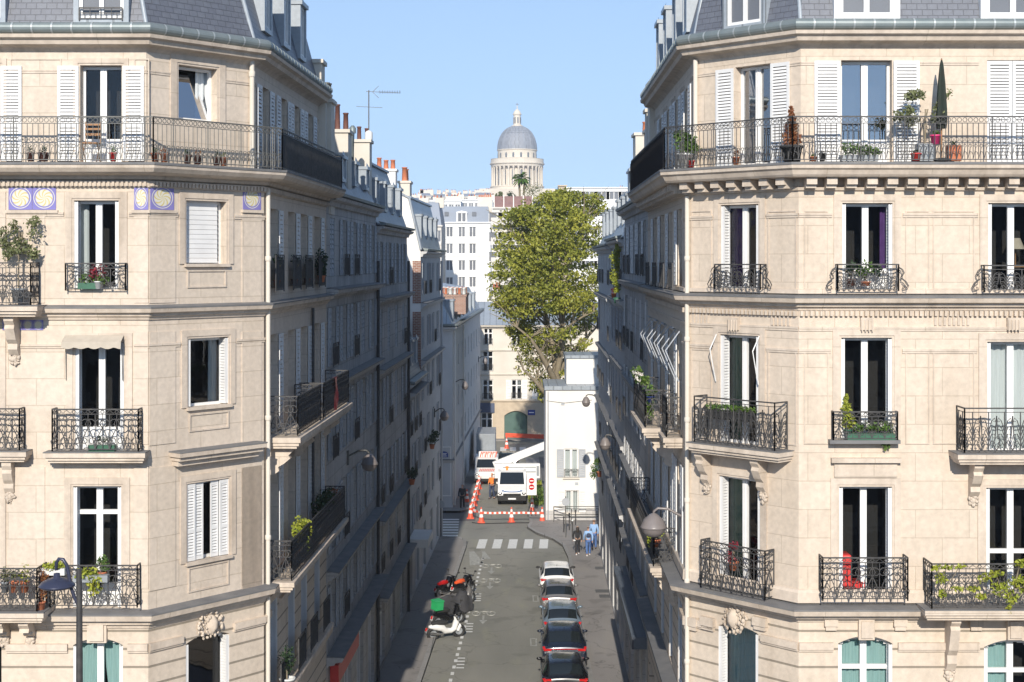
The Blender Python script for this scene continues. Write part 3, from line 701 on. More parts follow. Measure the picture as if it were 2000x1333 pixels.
# glazed tiles
def tiles(f, a, b, c, d):
    n = max(1, round((b-a)/(d-c))); w_ = (b-a)/n
    for k in range(n):
        t_ = MB(); t_.box(f, a+k*w_+.004, a+(k+1)*w_-.004, .001, .02, c, d); o = t_.build('tile_panel', 'glazed_tile', LB); me = o.data
        for p in me.polygons:
            for li in p.loop_indices:
                v = me.vertices[me.loops[li].vertex_index].co+o.parent.location; q = v-f.o; me.uv_layers[0].data[li].uv = ((q.dot(f.a)-a-k*w_)/w_, (v.z-c)/(d-c)) if p.index == 0 else (.02, .02)
for f, x0, x1 in ((F0, 17, 110), (F0, 262, 290), (F1, 293, 339), (F1, 474, 509)):
    a, b, c, d = R4(f, x0, x1, 364, 410); tiles(f, a, b, c, d)
    m = MB(); m.box(f, a-.05, b+.05, .0, .07, c-.08, c-.01); m.build('moulding', 'trim_stone', LB)
c_ = R4(F0, 5, 85, 625, 645); tiles(F0, *c_)
# windows
window(LB, T0, *fr0_T[0], d=0, door=True, sh='open'); window(LB, T0, *fr0_T[1], d=0, door=True, sh='open')
window(LB, T1, *fr1_T[0], single=True, glass='glass_blue', tilt=.27, cur=('curtain_white', 'right'), curfrac=.3)
window(LB, F0, *fr0_4[0], sh='fold', cur=('curtain_white', 'left'), curfrac=.22); window(LB, F0, *fr0_4[1], sh='fold')
window(LB, F0, *fr0_3[0], sh='fold', door=True); window(LB, F0, *fr0_3[1], sh='fold')
window(LB, F0, *fr0_2[0], sh='fold', transom=.62, door=True); window(LB, F0, *fr0_2[1], sh='fold')
window(LB, F0, *fr0_1[0][:4], arch=.16, sh='fold', cur=('curtain_teal', 'both'), curfrac=.5); window(LB, F0, *fr0_1[1][:4], arch=.16)
window(LB, F1, *fr1_4[0], sh='roller'); window(LB, F1, *fr1_3[0], sh='fold', single=True, cur=('curtain_white', 'right'), curfrac=.25)
window(LB, F1, *fr1_2[0], sh='half', single=True); window(LB, F1, *fr1_1[0][:4], arch=.14, sh='fold', single=True)
for i in range(4):
    window(LB, T2, *s_T[i], sh='open', pitch=.1)
    window(LB, F2, *s_4[i], sh='openr', pitch=.12); window(LB, F2, *s_3[i], sh='openr', pitch=.12); window(LB, F2, *s_2[i], sh='openr', pitch=.12); window(LB, F2, *s_1[i], sh='fold')
for f, (a, b) in ((F0, (F0.L-10, F0.L-8.4)), (F0, (F0.L-4.6, F0.L-2)), (F2, (.7, 3.6)), (F2, (7.2, 9.3))): window(LB, f, a, b, .3, 3.9, transom=.7)
m = MB(); m.box(F1, .95, 2.55, -.25, -.18, .1, 3.5); m.box(F2, 4.4, 6.6, -.25, -.18, .1, 3.8); m.build('door', 'green_door', LB)
# awning over the third floor window
a, b, c, d = R4(F0, 128, 243, 655, 676); m = MB(); n = 24; top = []; mid = []; bot = []
for k in range(n+1):
    u = a+(b-a)*k/n; top.append(F0.P(u, .05, d)); mid.append(F0.P(u, .32, d-.14)); bot.append(F0.P(u, .34, d-.26-.045*abs(math.sin(k/n*PI*4.5))))
m.grid([top, mid, bot], smooth=False); m.build('awning', 'awning_cloth', LB)
m = MB()
for u in (a+.03, b-.03): m = MB(); m.bar(F0.P(u, .1, d-.2), F0.P(u, .04, d-1.05), .012); m.build('awning_arm', 'iron_grey', LB)
# balconies and guards
PRt = offset(PL, .5)
m = MB()
for i in range(2):
    f = Fr(PRt[i], PRt[i+1]); railing(m, f, 0 if i else 4, f.L, 0, 19.27, 1.03, 'long', .0095)
m.build('balcony_railing', 'iron_grey', LB)
m = MB(); f = Fr(PRt[2], PRt[3]); railing(m, f, 0, f.L-.1, 0, 19.27, 1.03, 'bars'); q = f.sub(f.L-.1, 0, PI/2); railing(m, q, 0, .7, 0, 19.27, 1.03, 'bars'); m.build('balcony_railing', 'iron', LB)
m = MB(); m.box(f, .05, f.L-.15, -.035, -.02, 19.33, 20.22); m.build('railing_screen', 'black_mesh', LB)
def rl(fr, x0, x1, y0, y1, proj):        # railing placed from its picture outline at its own projection
    a, b = fr.u(x0, proj), fr.u(x1, proj); xm = (x0+x1)/2; z1_ = fr.z(xm, y0, proj); z0_ = fr.z(xm, y1, proj); return a, b, z0_, z1_
def balcony(Bd, fr, x0, x1, y0, y1, proj, style, sl=True, br=(), brh=.7, mat='iron'):
    a, b, z0, z1_ = rl(fr, x0, x1, y0, y1, proj)
    o = box_railing(Bd, fr, a, b, proj, z0, z1_-z0, style, mat=mat)
    if sl:
        m = MB(); slab(m, fr, a-.1, b+.1, proj+.02, z0-.03, .24); m.build('balcony_slab', 'trim_stone', Bd)
        m = MB(); m.box(fr, a-.19, b+.19, 0, proj+.11, z0-.029, z0-.012); m.build('lead_flashing', 'lead_cover', Bd)
    for u in br:
        m = MB(); bracket(m, fr, fr.u(u), z0-.27, proj*.8, brh); carve(m, fr, fr.u(u), z0-.27-brh-.1, .22, .3, seed=int(u), n=12); m.build('bracket', 'trim_stone', Bd)
    return a, b, z0, z1_
balcony(LB, F0, 128, 245, 515, 568, .16, 'scroll', sl=False)
bq1 = balcony(LB, F0, -160, 60, 514, 596, .62, 'scroll', br=(30,), brh=.9)
bq2 = balcony(LB, F0, 102, 270, 800, 882, .36, 'scroll')
bq3 = balcony(LB, F0, -150, 38, 799, 880, .36, 'scroll', br=(20,), brh=.75)
bq4 = balcony(LB, F0, 98, 268, 1105, 1187, .30, 'scroll', sl=False)
bq5 = balcony(LB, F0, -160, 72, 1111, 1194, .70, 'scroll', br=(10, 60), brh=.45)
for i in range(4):
    m = MB(); a, b, c, d = s_4[i]; railing(m, F2, a-.05, b+.05, .16, c-.1, .95, 'bars'); m.box(F2, a, b, .13, .145, c, c+.8); m.build('window_guard', 'iron', LB)
box_railing(LB, F2, .6, 4.2, .75, 12.55, 1.0, 'scroll'); box_railing(LB, F2, 4.7, 9.6, .75, 12.55, 1.0, 'scroll')
m = MB(); slab(m, F2, .45, 9.7, .78, 12.52, .28); m.build('balcony_slab', 'trim_stone', LB)
m = MB(); m.box(F2, .75, 4.1, .70, .715, 12.65, 13.4); m.box(F2, 4.85, 9.5, .70, .715, 12.65, 13.4); m.build('railing_screen', 'black_mesh', LB)
for u in (.8, 4.4, 9.2):
    m = MB(); bracket(m, F2, u, 12.24, .6, .7); m.build('bracket', 'trim_stone', LB)
box_railing(LB, F2, .45, 9.6, .62, 8.9, 1.0, 'scroll'); m = MB(); slab(m, F2, .35, 9.75, .64, 8.88, .26); m.build('balcony_slab', 'trim_stone', LB)
m = MB(); m.box(F2, .6, 9.5, .57, .585, 9.0, 9.75); m.build('railing_screen', 'black_mesh', LB)
for i in range(4):
    m = MB(); a, b, c, d = s_1[i]; railing(m, F2, a-.05, b+.05, .3, c-.1, .9, 'bars'); m.box(F2, a, b, .27, .285, c, c+.75); m.build('window_guard', 'iron', LB)
# downpipes
m = MB(); p1 = T1.P(T1.L-.16, .09, 0); m.tube([(p1.x, p1.y, 19.3), (p1.x, p1.y, 22.0)], .065, 8, True); m.lathe((p1.x, p1.y, 0), [(.08, 21.6), (.085, 21.62), (.085, 21.72), (.08, 21.74)], 8)
p2 = F2.P(.1, .09, 0); m.tube([(p2.x, p2.y, .1), (p2.x, p2.y, 18.8)], .06, 8, True)
for z in (3, 6, 10, 13, 17): m.lathe((p2.x, p2.y, 0), [(.075, z), (.08, z+.02), (.08, z+.1), (.07, z+.12)], 8)
m.build('downpipe', 'plaster_cream', LB)
m = MB(); p3 = F2.P(6.9, .08, 0); m.tube([(p3.x, p3.y, 9), (p3.x, p3.y, 15.6)], .05, 6, True); m.build('downpipe', 'iron', LB)
# dormers
u_ = T0.u(200); dormer(LB, T0, u_, 1.05, 22.55, 24.6, .12, -1.5, 'zinc')
dormer(LB, T0, T0.u(-40), 1.05, 22.55, 24.6, .12, -1.5, 'zinc')
m = MB(); railing(m, T0, u_-.5, u_+.5, .14, 22.6, .3, 'bars'); m.build('window_guard', 'iron', LB)
dormer(LB, T1, T1.L*.5, 1.0, 22.75, 24.6, -.2, -1.5, 'zinc') if False else None
for u in (1.9, 4.6, 7.2): dormer(LB, T2, u, .8, 23.0, 24.6, -.02, -1.5, 'zinc')
m = MB()
for fr_, u in ((T1, .02), (T2, .0)):
    m = MB(); m.tube([fr_.P(u, -.02, 22.55), fr_.P(u, -1.05, 26.4)], .06, 6, True); m.build('roof_ridge', 'zinc', LB)
chimney(LB, -6.75, -6.05, 47.1, 48.0, 18.5, 23.4, 0)
chimney(LB, -6.12, -5.80, 47.6, 48.6, 18.5, 22.2, 2, potmat='iron_grey', along='y', pr=.09)

# ======== right corner block ========
Er, Cr, Dr = (4.52, 49.4), (4.34, 37.0), (6.66, 34.5)
PR = [Er, Cr, Dr, (22, 34.5)]
RB = thing('apartment_building', (14, 41, 0), 'cream stone corner building right of the street, square blocks under its long balcony', 'building')
CB = RB
G0, G1, G2 = [Fr(PR[i], PR[i+1]) for i in range(3)]
PTr = [tuple(p) for p in offset(PR, -.2)]; U0, U1, U2 = [Fr(PTr[i], PTr[i+1]) for i in range(3)]
g2_T = [(a, b, 19.3, d) for a, b, c, d in [R4(U2, 1643, 1742, 118, 312), R4(U2, 1928, 2028, 118, 312)]]
g1_T = [(a, b, 19.3, d) for a, b, c, d in [R4(U1, 1436, 1505, 128, 312)]]
g2_4 = [R4(G2, 1645, 1743, 397, 571), R4(G2, 1930, 2030, 397, 571)]; g1_4 = [R4(G1, 1408, 1482, 400, 566)]
g2_3 = [R4(G2, 1643, 1742, 660, 862), R4(G2, 1928, 2030, 668, 884)]; g1_3 = [R4(G1, 1407, 1482, 655, 868)]
g2_2 = [R4(G2, 1639, 1742, 951, 1170), R4(G2, 1926, 2032, 953, 1186)]; g1_2 = [R4(G1, 1405, 1485, 934, 1150)]
g2_1 = [R4(G2, 1637, 1743, 1243, 1470)+(.17,), R4(G2, 1922, 2034, 1250, 1470)+(.17,)]; g1_1 = [R4(G1, 1403, 1481, 1222, 1440)+(.1,)]
L0 = G0.L; sY = [L0-1.6, L0-4.2, L0-6.8, L0-9.4]
def sr(z0, z1, w=1.05): return [(u-w/2, u+w/2, z0, z1) for u in sY]
r_T, r_4, r_3, r_2, r_1 = sr(19.3, 21.5), sr(16.35, 18.35), sr(12.6, 15.1), sr(9.0, 11.8), sr(5.9, 8.2)
m = MB()
for f, ft, tops, lo in ((G0, U0, r_T, r_4+r_3+r_2), (G1, U1, g1_T, g1_4+g1_3+g1_2), (G2, U2, g2_T, g2_4+g2_3+g2_2)):
    wall(m, ft, 0, ft.L, 19.1, 22.1, tops); wall(m, f, 0, f.L, 8.6, 19.0, lo)
m.build('wall', 'stone_right', RB)
m = MB(); wall(m, G0, 0, L0, 4.9, 8.6, r_1); wall(m, G1, 0, G1.L, 4.9, 8.6, g1_1); wall(m, G2, 0, G2.L, 4.9, 8.6, g2_1)
wall(m, G0, 0, L0, 0, 4.9, [(.6, 3.2, .3, 3.9), (4.4, 6.2, .1, 3.8), (7.4, 11, .3, 3.9)]); wall(m, G1, 0, G1.L, 0, 4.9, [(.9, 2.6, .1, 3.7)]); wall(m, G2, 0, G2.L, 0, 4.9, [(1, 3.6, .3, 3.9), (5, 7.6, .3, 3.9)])
m.build('lower_wall', 'rusticated', RB)
core(RB, PR, [(22, 49.2), (5.6, 49.2)], 1.2, .2, 21.9)
m = MB(); m.prism([(4.55, 49.1), (22, 49.1), (22, 49.5), (4.55, 49.5)], 0, 22.3); m.build('party_wall', 'plaster_cream', RB)
m = MB(); m.prism([(21.6, 34.8), (22, 34.8), (22, 49.4), (21.6, 49.4)], 0, 23); m.prism([tuple(p) for p in offset(PR, -1.1)]+[(22, 49.3)], 26.4, 26.6); m.build('rear_wall', 'plaster_cream', RB)
m = MB(); sweep(m, PR, [(-.02, 18.62), (.06, 18.64), (.08, 18.7), (-.0, 18.74)]); sweep(m, PR, [(.0, 18.92), (.50, 18.93), (.55, 18.98), (.60, 19.08), (.66, 19.12), (.67, 19.24), (-.5, 19.25)]); m.build('balcony_slab', 'trim_stone', RB)
m = MB(); sweep(m, PR, [(.682, 19.2), (.685, 19.256), (-.2, 19.28)]); m.build('lead_flashing', 'lead_cover', RB)
m = MB()
for i in range(3):
    f = Fr(PR[i], PR[i+1]); n = round(f.L/.47)
    for k in range(n+1 if i == 2 else n):
        u = (k+.5)*f.L/n
        if u > f.L: continue
        m = MB(); m.box(f, u-.12, u+.12, 0, .40, 18.76, 18.92); m.box(f, u-.12, u+.12, 0, .30, 18.68, 18.76); m.build('modillion', 'trim_stone', RB)
cornice(RB, PR, 16.17, .32, .32); cornice(RB, PR, 8.98, .42, .36)
dentils(RB, PR, 15.84, .12, .01, .09, .115, .55)
m = MB()
for f, o4, o3, o1_, ft, oT in ((G0, r_4, r_3, r_1, U0, r_T), (G1, g1_4, g1_3, g1_1, U1, g1_T), (G2, g2_4, g2_3, g2_1, U2, g2_T)):
    strip(m, f, [], 15.42, .05, .04); strip(m, f, o3, 14.9, .05, .04); strip(m, f, o4, 18.06, .05, .04); strip(m, f, o1_, 7.98, .16, .09, .12); strip(m, ft, oT, 21.62, .03, .03, .2)
sweep(m, PR, [(-.01, 16.22), (.07, 16.24), (.06, 16.33), (-.01, 16.34)]); sweep(m, PR, [(-.01, 9.05), (.09, 9.07), (.08, 9.3), (.03, 9.36), (-.01, 9.37)])
sweep(m, PR, [(-.01, 5.2), (.2, 5.24), (.25, 5.5), (.22, 5.55), (-.01, 5.6)])
m.build('moulding', 'trim_stone', RB)
eave(RB, PTr, 22.33, 'slate', 26.4, 1.0, 'stone')
m = MB()
for f, ops in ((G2, g2_4+g2_3+g2_2), (G1, g1_4+g1_3+g1_2)):
    for o in ops: surround(m, f, *o[:4], t=.2)
for f, x0, x1 in ((G2, 1570, 1618), (G2, 1768, 1815), (G2, 1822, 1903), (G1, 1500, 1556), (G1, 1350, 1390)):
    for y0, y1 in ((412, 566), (682, 868), (930, 1170)):
        a, b, c, d = R4(f, x0, x1, y0, y1)
        if y0 != 930: panel_frame(None, f, a, b, c, d, t=.03, th=.022)
for x0, x1 in ((1567, 1905),): pass
# reliefs above the windows
for f, x in ((G2, 1692), (G2, 1978), (G1, 1436)):
    c_ = R4(f, x-14, x+14, 625, 645); u = (c_[0]+c_[1])/2; m = MB(); m.box(f, u-.15, u+.15, 0, .09, c_[2], c_[3]+.05)
    for k in range(4): m.tube([f.P(u-.12+.08*k, .1, c_[3]), f.P(u-.12+.08*k, .11, c_[2]-.03)], .018)
    m.build('scroll_relief', 'trim_stone', RB)
for f, x0, x1 in ((G2, 1822, 1895), (G1, 1352, 1385), (G1, 1505, 1545)):
    a, b, c, d = R4(f, x0, x1, 612, 636); n = max(3, int((b-a)/.1))
    m = MB()
    for k in range(n): u = a+(b-a)*(k+.5)/n; m.box(f, u-.03, u+.03, 0, .03, c, d)
    m.build('fluted_relief', 'trim_stone', RB)
# hoods, keystones
m = MB(); a, b, c, d = R4(G2, 1622, 1758, 894, 903); m.box(G2, a, b, 0, .16, c, d); m.box(G2, a+.08, b-.08, 0, .06, c-.35, c); m.build('window_hood', 'trim_stone', RB)
for f, x0, x1 in ((G2, 1675, 1706), (G2, 1965, 1996)):
    a, b, c, d = R4(f, x0, x1, 1203, 1248); m = MB(); m.box(f, a, b, 0, .13, c, d); m.box(f, a+.05, b-.05, .13, .17, c+.05, d-.1); m.build('keystone', 'trim_stone', RB)
for f, x in ((G2, 1622), (G2, 1757), (G1, 1385), (G1, 1487), (G2, 1905), (G1, 1352)):
    c_ = R4(f, x-13, x+13, 1205, 1222); m = MB(); m.box(f, c_[0], c_[1], 0, .12, c_[2], c_[3]); m.box(f, c_[0]+.03, c_[1]-.03, 0, .09, c_[2]-.1, c_[2]); m.build('corbel', 'trim_stone', RB)
m = MB(); c_ = R4(G1, 1410, 1465, 1183, 1235); carve(m, G1, (c_[0]+c_[1])/2, (c_[2]+c_[3])/2, .72, .72, seed=5); m.build('carving', 'trim_stone', RB)
window(RB, U2, *g2_T[0], sh='open', door=True, glass='glass_mirror'); window(RB, U2, *g2_T[1], sh='closed')
window(RB, U1, *g1_T[0], sh='open', glass='glass_mirror', cur=('curtain_white', 'left'))
window(RB, G2, *g2_4[0], sh='fold', cur=('curtain_purple', 'right'), curfrac=.17, door=True); window(RB, G2, *g2_4[1], sh='fold')
window(RB, G1, *g1_4[0], sh='fold', cur=('curtain_purple', 'left'), curfrac=.5)
window(RB, G2, *g2_3[0], sh='fold'); window(RB, G2, *g2_3[1], sh='fold', cur=('curtain_white', 'full'))
window(RB, G1, *g1_3[0], sh='fold', cur=('curtain_green', 'left'), curfrac=.3)
window(RB, G2, *g2_2[0], sh='fold'); window(RB, G2, *g2_2[1], sh='fold', transom=1.5, cur=('curtain_green', 'left'), curfrac=.1)
window(RB, G1, *g1_2[0], sh='fold', cur=('curtain_green', 'left'), curfrac=.35)
window(RB, G2, *g2_1[0][:4], arch=.17, sh='fold', transom=.75, cur=('curtain_teal', 'full')); window(RB, G2, *g2_1[1][:4], arch=.17, sh='fold', transom=.75, cur=('curtain_teal', 'left'), curfrac=.45)
window(RB, G1, *g1_1[0][:4], arch=.1, sh='fold', single=True, cur=('curtain_teal', 'full'))
for i in range(4):
    window(RB, U0, *r_T[i], sh='open', pitch=.1); window(RB, G0, *r_4[i], sh='openl', pitch=.12); window(RB, G0, *r_3[i], sh='openl', pitch=.12); window(RB, G0, *r_2[i], sh='open', pitch=.12); window(RB, G0, *r_1[i], sh='fold')
for f, a, b in ((G0, .6, 3.2), (G0, 7.4, 11), (G2, 1, 3.6), (G2, 5, 7.6)): window(RB, f, a, b, .3, 3.9, transom=.7)
m = MB(); m.box(G1, .92, 2.58, -.25, -.18, .1, 3.6); m.box(G0, 4.4, 6.2, -.25, -.18, .1, 3.7); m.build('door', 'blue_door', RB)
PRr = offset(PR, .56); m = MB()
for i in (1, 2):
    f = Fr(PRr[i], PRr[i+1]); railing(m, f, 0, f.L if i == 1 else 11, 0, 19.27, 1.03, 'long', .011)
m.build('balcony_railing', 'iron', RB)
m = MB(); f = Fr(PRr[0], PRr[1]); railing(m, f, .1, f.L, 0, 19.27, 1.03, 'bars'); q = f.sub(.1, 0, -PI/2); railing(m, Fr((f.P(.1, -.7, 0).x, f.P(.1, -.7, 0).y), (f.P(.1, 0, 0).x, f.P(.1, 0, 0).y)), 0, .7, 0, 19.27, 1.03, 'bars'); m.build('balcony_railing', 'iron', RB)
m = MB(); m.box(f, .05, f.L-.03, .022, .034, 19.33, 20.22); m.build('railing_screen', 'black_mesh', RB)
def bellied(fr, x0, x1, y0, y1):
    a, b, z0, z1_ = rl(fr, x0, x1, y0, y1, .24); box_railing(RB, fr, a, b, .24, z0, z1_-z0, 'palm', name='window_guard')
    m = MB()
    for u, s in ((a, -1), (b, 1)):       # scrolled side buttresses
        for k in (0, .1): m.tube([fr.P(u+s*x, .22-k, z0+y) for x, y in [(.02, .55), (.10, .5), (.14, .42), (.10, .36), (.08, .3), (.18, .22), (.24, .12), (.2, .03), (.12, .05), (.14, .12)]], .012)
    m.build('window_guard', 'iron', RB)
bellied(G2, 1636, 1755, 517, 569); bellied(G2, 1922, 2040, 519, 571); bellied(G1, 1396, 1485, 517, 566)
balcony(RB, G2, 1628, 1753, 805, 861, .2, 'scroll', sl=False); m = MB(); a, b, c, d = rl(G2, 1622, 1760, 861, 868, .3); m.box(G2, a, b, 0, .26, c, d); m.build('lead_flashing', 'lead_cover', RB)
bq6 = balcony(RB, G2, 1884, 2040, 798, 885, .62, 'palm', br=(1900,), brh=.8)
bq7 = balcony(RB, G1, 1356, 1513, 781, 872, .5, 'palm', br=(1383, 1492), brh=.8)
bq8 = balcony(RB, G2, 1607, 1773, 1090, 1174, .42, 'scroll', sl=False)
bq9 = balcony(RB, G2, 1820, 2060, 1102, 1189, .70, 'scroll', br=(1854,), brh=1.3)
bq10 = balcony(RB, G1, 1369, 1494, 1066, 1160, .36, 'scroll', sl=False)
# side street balconies and guards
for i in range(4):
    m = MB(); a, b, c, d = r_4[i]; railing(m, G0, a-.05, b+.05, .25, c-.1, .7, 'bars'); m.box(G0, a, b, .22, .235, c, c+.5); m.build('window_guard', 'iron', RB)
def sbal(u0, u1, z, proj, br):
    box_railing(RB, G0, u0, u1, proj, z, 1.0, 'scroll'); m = MB(); slab(m, G0, u0-.1, u1+.1, proj+.02, z-.02, .26); m.build('balcony_slab', 'trim_stone', RB)
    m = MB(); m.box(G0, u0+.1, u1-.1, proj-.05, proj-.035, z+.1, z+.8); m.build('railing_screen', 'black_mesh', RB)
    for u in br: m = MB(); bracket(m, G0, u, z-.3, proj*.8, .8); m.build('bracket', 'trim_stone', RB)
sbal(L0-7.6, L0-3.2, 12.5, .78, (L0-3.5, L0-7.3)); sbal(L0-11.6, L0-2.4, 8.9, .62, (L0-2.7,))
sbal(L0-2.1, L0-1.0, 12.5, .4, ())
m = MB(); sweep(m, [tuple(G0.P(.2, 0, 0))[:2], tuple(G0.P(L0-.5, 0, 0))[:2]], [(0, 5.6), (.36, 5.65), (.38, 5.8), (0, 5.85)]); m.build('shop_cornice', 'lead_cover', RB)
# awning arms on side windows and on the chamfer window
m = MB()
for i in range(4):
    a, b, c, d = r_3[i]
    for u in (a, b): m = MB(); m.tube([G0.P(u, .06, d+.1), G0.P(u, .42, d-.4), G0.P(u, .08, d-1.2)], .02); m.build('awning_arm', 'shutter_grey', RB)
    m = MB(); m.bar(G0.P(a, .2, d+.16), G0.P(b, .2, d+.16), .03); m.build('awning_roller', 'shutter_grey', RB)
a, b, c, d = g1_3[0]
for u in (a-.08, b+.05): m = MB(); m.tube([G1.P(u, .05, d), G1.P(u, .3, d-.35), G1.P(u, .08, d-1.15)], .016); m.build('awning_arm', 'white_paint', RB)
m = MB()
for (f, u, z0, z1_) in ((G1, .1, .1, 18.6), (U1, .12, 19.3, 22)):
    p = f.P(u, .08, 0); m.tube([(p.x, p.y, z0), (p.x, p.y, z1_)], .06, 8, True)
    for z in range(int(z0)+1, int(z1_), 2): m.lathe((p.x, p.y, 0), [(.07, z), (.078, z+.02), (.078, z+.1), (.07, z+.12)], 8)
m.build('downpipe', 'plaster_cream', RB)
for u in (L0-2.4, L0-5.4, L0-8.4, L0-11): dormer(RB, U0, u, .8, 23.0, 24.6, .0, -1.5, 'zinc')
dormer(RB, U1, U1.L*.5, 1.05, 22.6, 24.9, .08, -1.5, 'zinc')
dormer(RB, U2, U2.u(1692), 1.3, 22.6, 24.9, .08, -1.5, 'far_white'); dormer(RB, U2, U2.u(1978), 1.3, 22.6, 24.9, .08, -1.5, 'far_white')
m = MB()
for fr_, u in ((U1, .02), (U2, .0)): m = MB(); m.tube([fr_.P(u, -.02, 22.6), fr_.P(u, -1.05, 26.4)], .06, 6, True); m.build('roof_ridge', 'zinc', RB)
chimney(RB, 4.62, 5.5, 49.5, 50.6, 18.5, 23.0, 0, wallmat='plaster_cream'); chimney(RB, 4.6, 5.3, 50.7, 51.4, 18.5, 22.2, 0)
# ---------------- the street's other buildings ----------------
def LX(Y): return (1097-CX)/F*Y - 21650/F*1.0*1.0 if False else (Y*(1097-CX)-21651)/F
def RX(Y): return (Y*(1045-CX)+10915)/F
def side_block(label, side, Y0, Y1, ze, levels, nb, wallm, roofm='zinc_dark', zr=None, din=.9, depth=9, shm='shutter_grey', w=1.05, group=None, cors=(), modes=None, front_gable=None, seed=0, shop=3.6, ndorm=3, flat=False, jut=0):
    r_ = random.Random(seed+5)
    X = LX if side == 'L' else RX
    p, q = (X(Y0), Y0), (X(Y1), Y1)
    poly = [p, q] if side == 'L' else [q, p]
    f = Fr(*poly); sg = -1 if side == 'L' else 1
    if jut: poly = [tuple(v) for v in offset(poly, jut)]; f = Fr(*poly)
    B = thing('apartment_building', ((p[0]+q[0])/2+sg*depth/2, (Y0+Y1)/2, 0), label, 'building', group)
    bay = f.L/nb; ops = []; wins = []
    for li, (a, b) in enumerate(levels):
        for k in range(nb):
            u = (k+.5)*bay; o = (u-w/2, u+w/2, a, b); ops.append(o); wins.append((o, li, k))
    sops = [((k+.5)*f.L/max(2, nb-1)-.9, (k+.5)*f.L/max(2, nb-1)+.9, .3, shop-.5) for k in range(max(2, nb-1))]
    m = MB(); wall(m, f, 0, f.L, 0, ze, ops+sops, rev=.25)
    # party walls and rear
    A0 = f.P(0, 0, 0); A1 = f.P(f.L, 0, 0); b0 = f.P(0, -depth, 0); b1 = f.P(f.L, -depth, 0)
    for s_, t_ in ((b0, A0), (A1, b1), (b1, b0)): m.face([(s_.x, s_.y, 0), (t_.x, t_.y, 0), (t_.x, t_.y, ze), (s_.x, s_.y, ze)])
    m.build('wall', wallm, B)
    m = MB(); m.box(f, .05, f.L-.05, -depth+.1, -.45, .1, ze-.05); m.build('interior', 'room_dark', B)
    for o, li, k in wins:
        mode = (modes[li] if modes else 'open'); mode = mode if r_.random() < .8 else r_.choice(['closed', 'open', 'openl'])
        window(B, f, *o, rev=.24, sh=mode, pitch=.16, shmat=shm)
        if r_.random() < .5:
            g = MB(); railing(g, f, o[0]-.02, o[1]+.02, .12, o[2]-.02, .75, 'bars', .012); g.build('window_guard', 'iron', B)
    for k, o in enumerate(sops):
        window(B, f, *o, rev=.2, transom=.6)
    for z, pj in cors: cornice(B, poly, z, pj, .34, mat=wallm, lead=True)
    if zr:
        m = MB(); sweep(m, poly, [(-.1, ze-.3), (.1, ze-.28), (.14, ze-.15), (.3, ze-.1), (.36, ze), (-.2, ze+.02)]); m.build('cornice', wallm, B)
        m = MB(); sweep(m, poly, [(.2, ze+.03), (.38, ze+.05), (.40, ze+.14), (.1, ze+.2)]); m.build('gutter', 'gutter_zinc', B)
        R_ = MB(); sweep(R_, poly, [(.05, ze+.05), (-din, zr), (-din+.1, zr+.02), (-din+.08, zr+.13), (-depth*.5, zr+.5), (-depth, zr), (-depth, ze)]); R_.build('roof', roofm, B)
        for k in range(ndorm):
            u = (k+.5)*f.L/ndorm; dormer(B, f, u, .7, ze+.7, min(zr-.75, ze+1.9), -.12*din, -1.2, 'zinc')
    return B, f
LBs = []
B2, f2 = side_block('grey stone building with rows of louvred shutters, just beyond the tiled corner building', 'L', 47.12, 59.7, 19.05,
    [(4.9, 6.6), (7.6, 9.6), (10.6, 12.6), (13.6, 15.5), (16.5, 18.4)], 5, 'stone_warm', 'zinc_dark', 21.3, 1.0, cors=((7.1, .4), (4.4, .55), (13.1, .35), (16.1, .4)), modes=['open', 'open', 'open', 'open', 'open'], shop=4.2, ndorm=4, seed=1)
B3, f3 = side_block('narrow grey building with tall white edged windows and zinc attic, between two shuttered neighbours', 'L', 59.75, 71.6, 18.4,
    [(4.2, 6.0), (7.0, 8.9), (10.0, 12.1), (13.1, 15.0), (16.0, 17.8)], 4, 'stone_grey', 'zinc_dark', 21.2, .95, cors=((6.5, .4), (3.4, .5), (12.6, .35), (15.5, .4)), modes=['closed', 'open', 'open', 'closed', 'open'], shop=3.4, ndorm=4, seed=2)
B4, f4 = side_block('low grey building with dark slate mansard, below the tall white gable', 'L', 71.65, 78.6, 11.0,
    [(3.6, 5.2), (6.1, 7.8), (8.4, 10.1)], 3, 'plaster_grey', 'slate', 13.9, .7, cors=((10.6, .45),), modes=['openl', 'open', 'openl'], shop=3.2, ndorm=3, seed=3)
B5, f5 = side_block('tall building with brick quoins and a blank white gable wall facing the viewer', 'L', 78.65, 91.3, 17.5,
    [(3.8, 5.5), (6.7, 8.5), (9.5, 11.3), (12.3, 14.0), (15.2, 16.9)], 4, 'plaster_grey', 'zinc', 20.3, .6, cors=((14.75, .3), (11.7, .3)), modes=['openl', 'openl', 'openl', 'openl', 'openl'], shop=3.3, ndorm=4, seed=4)
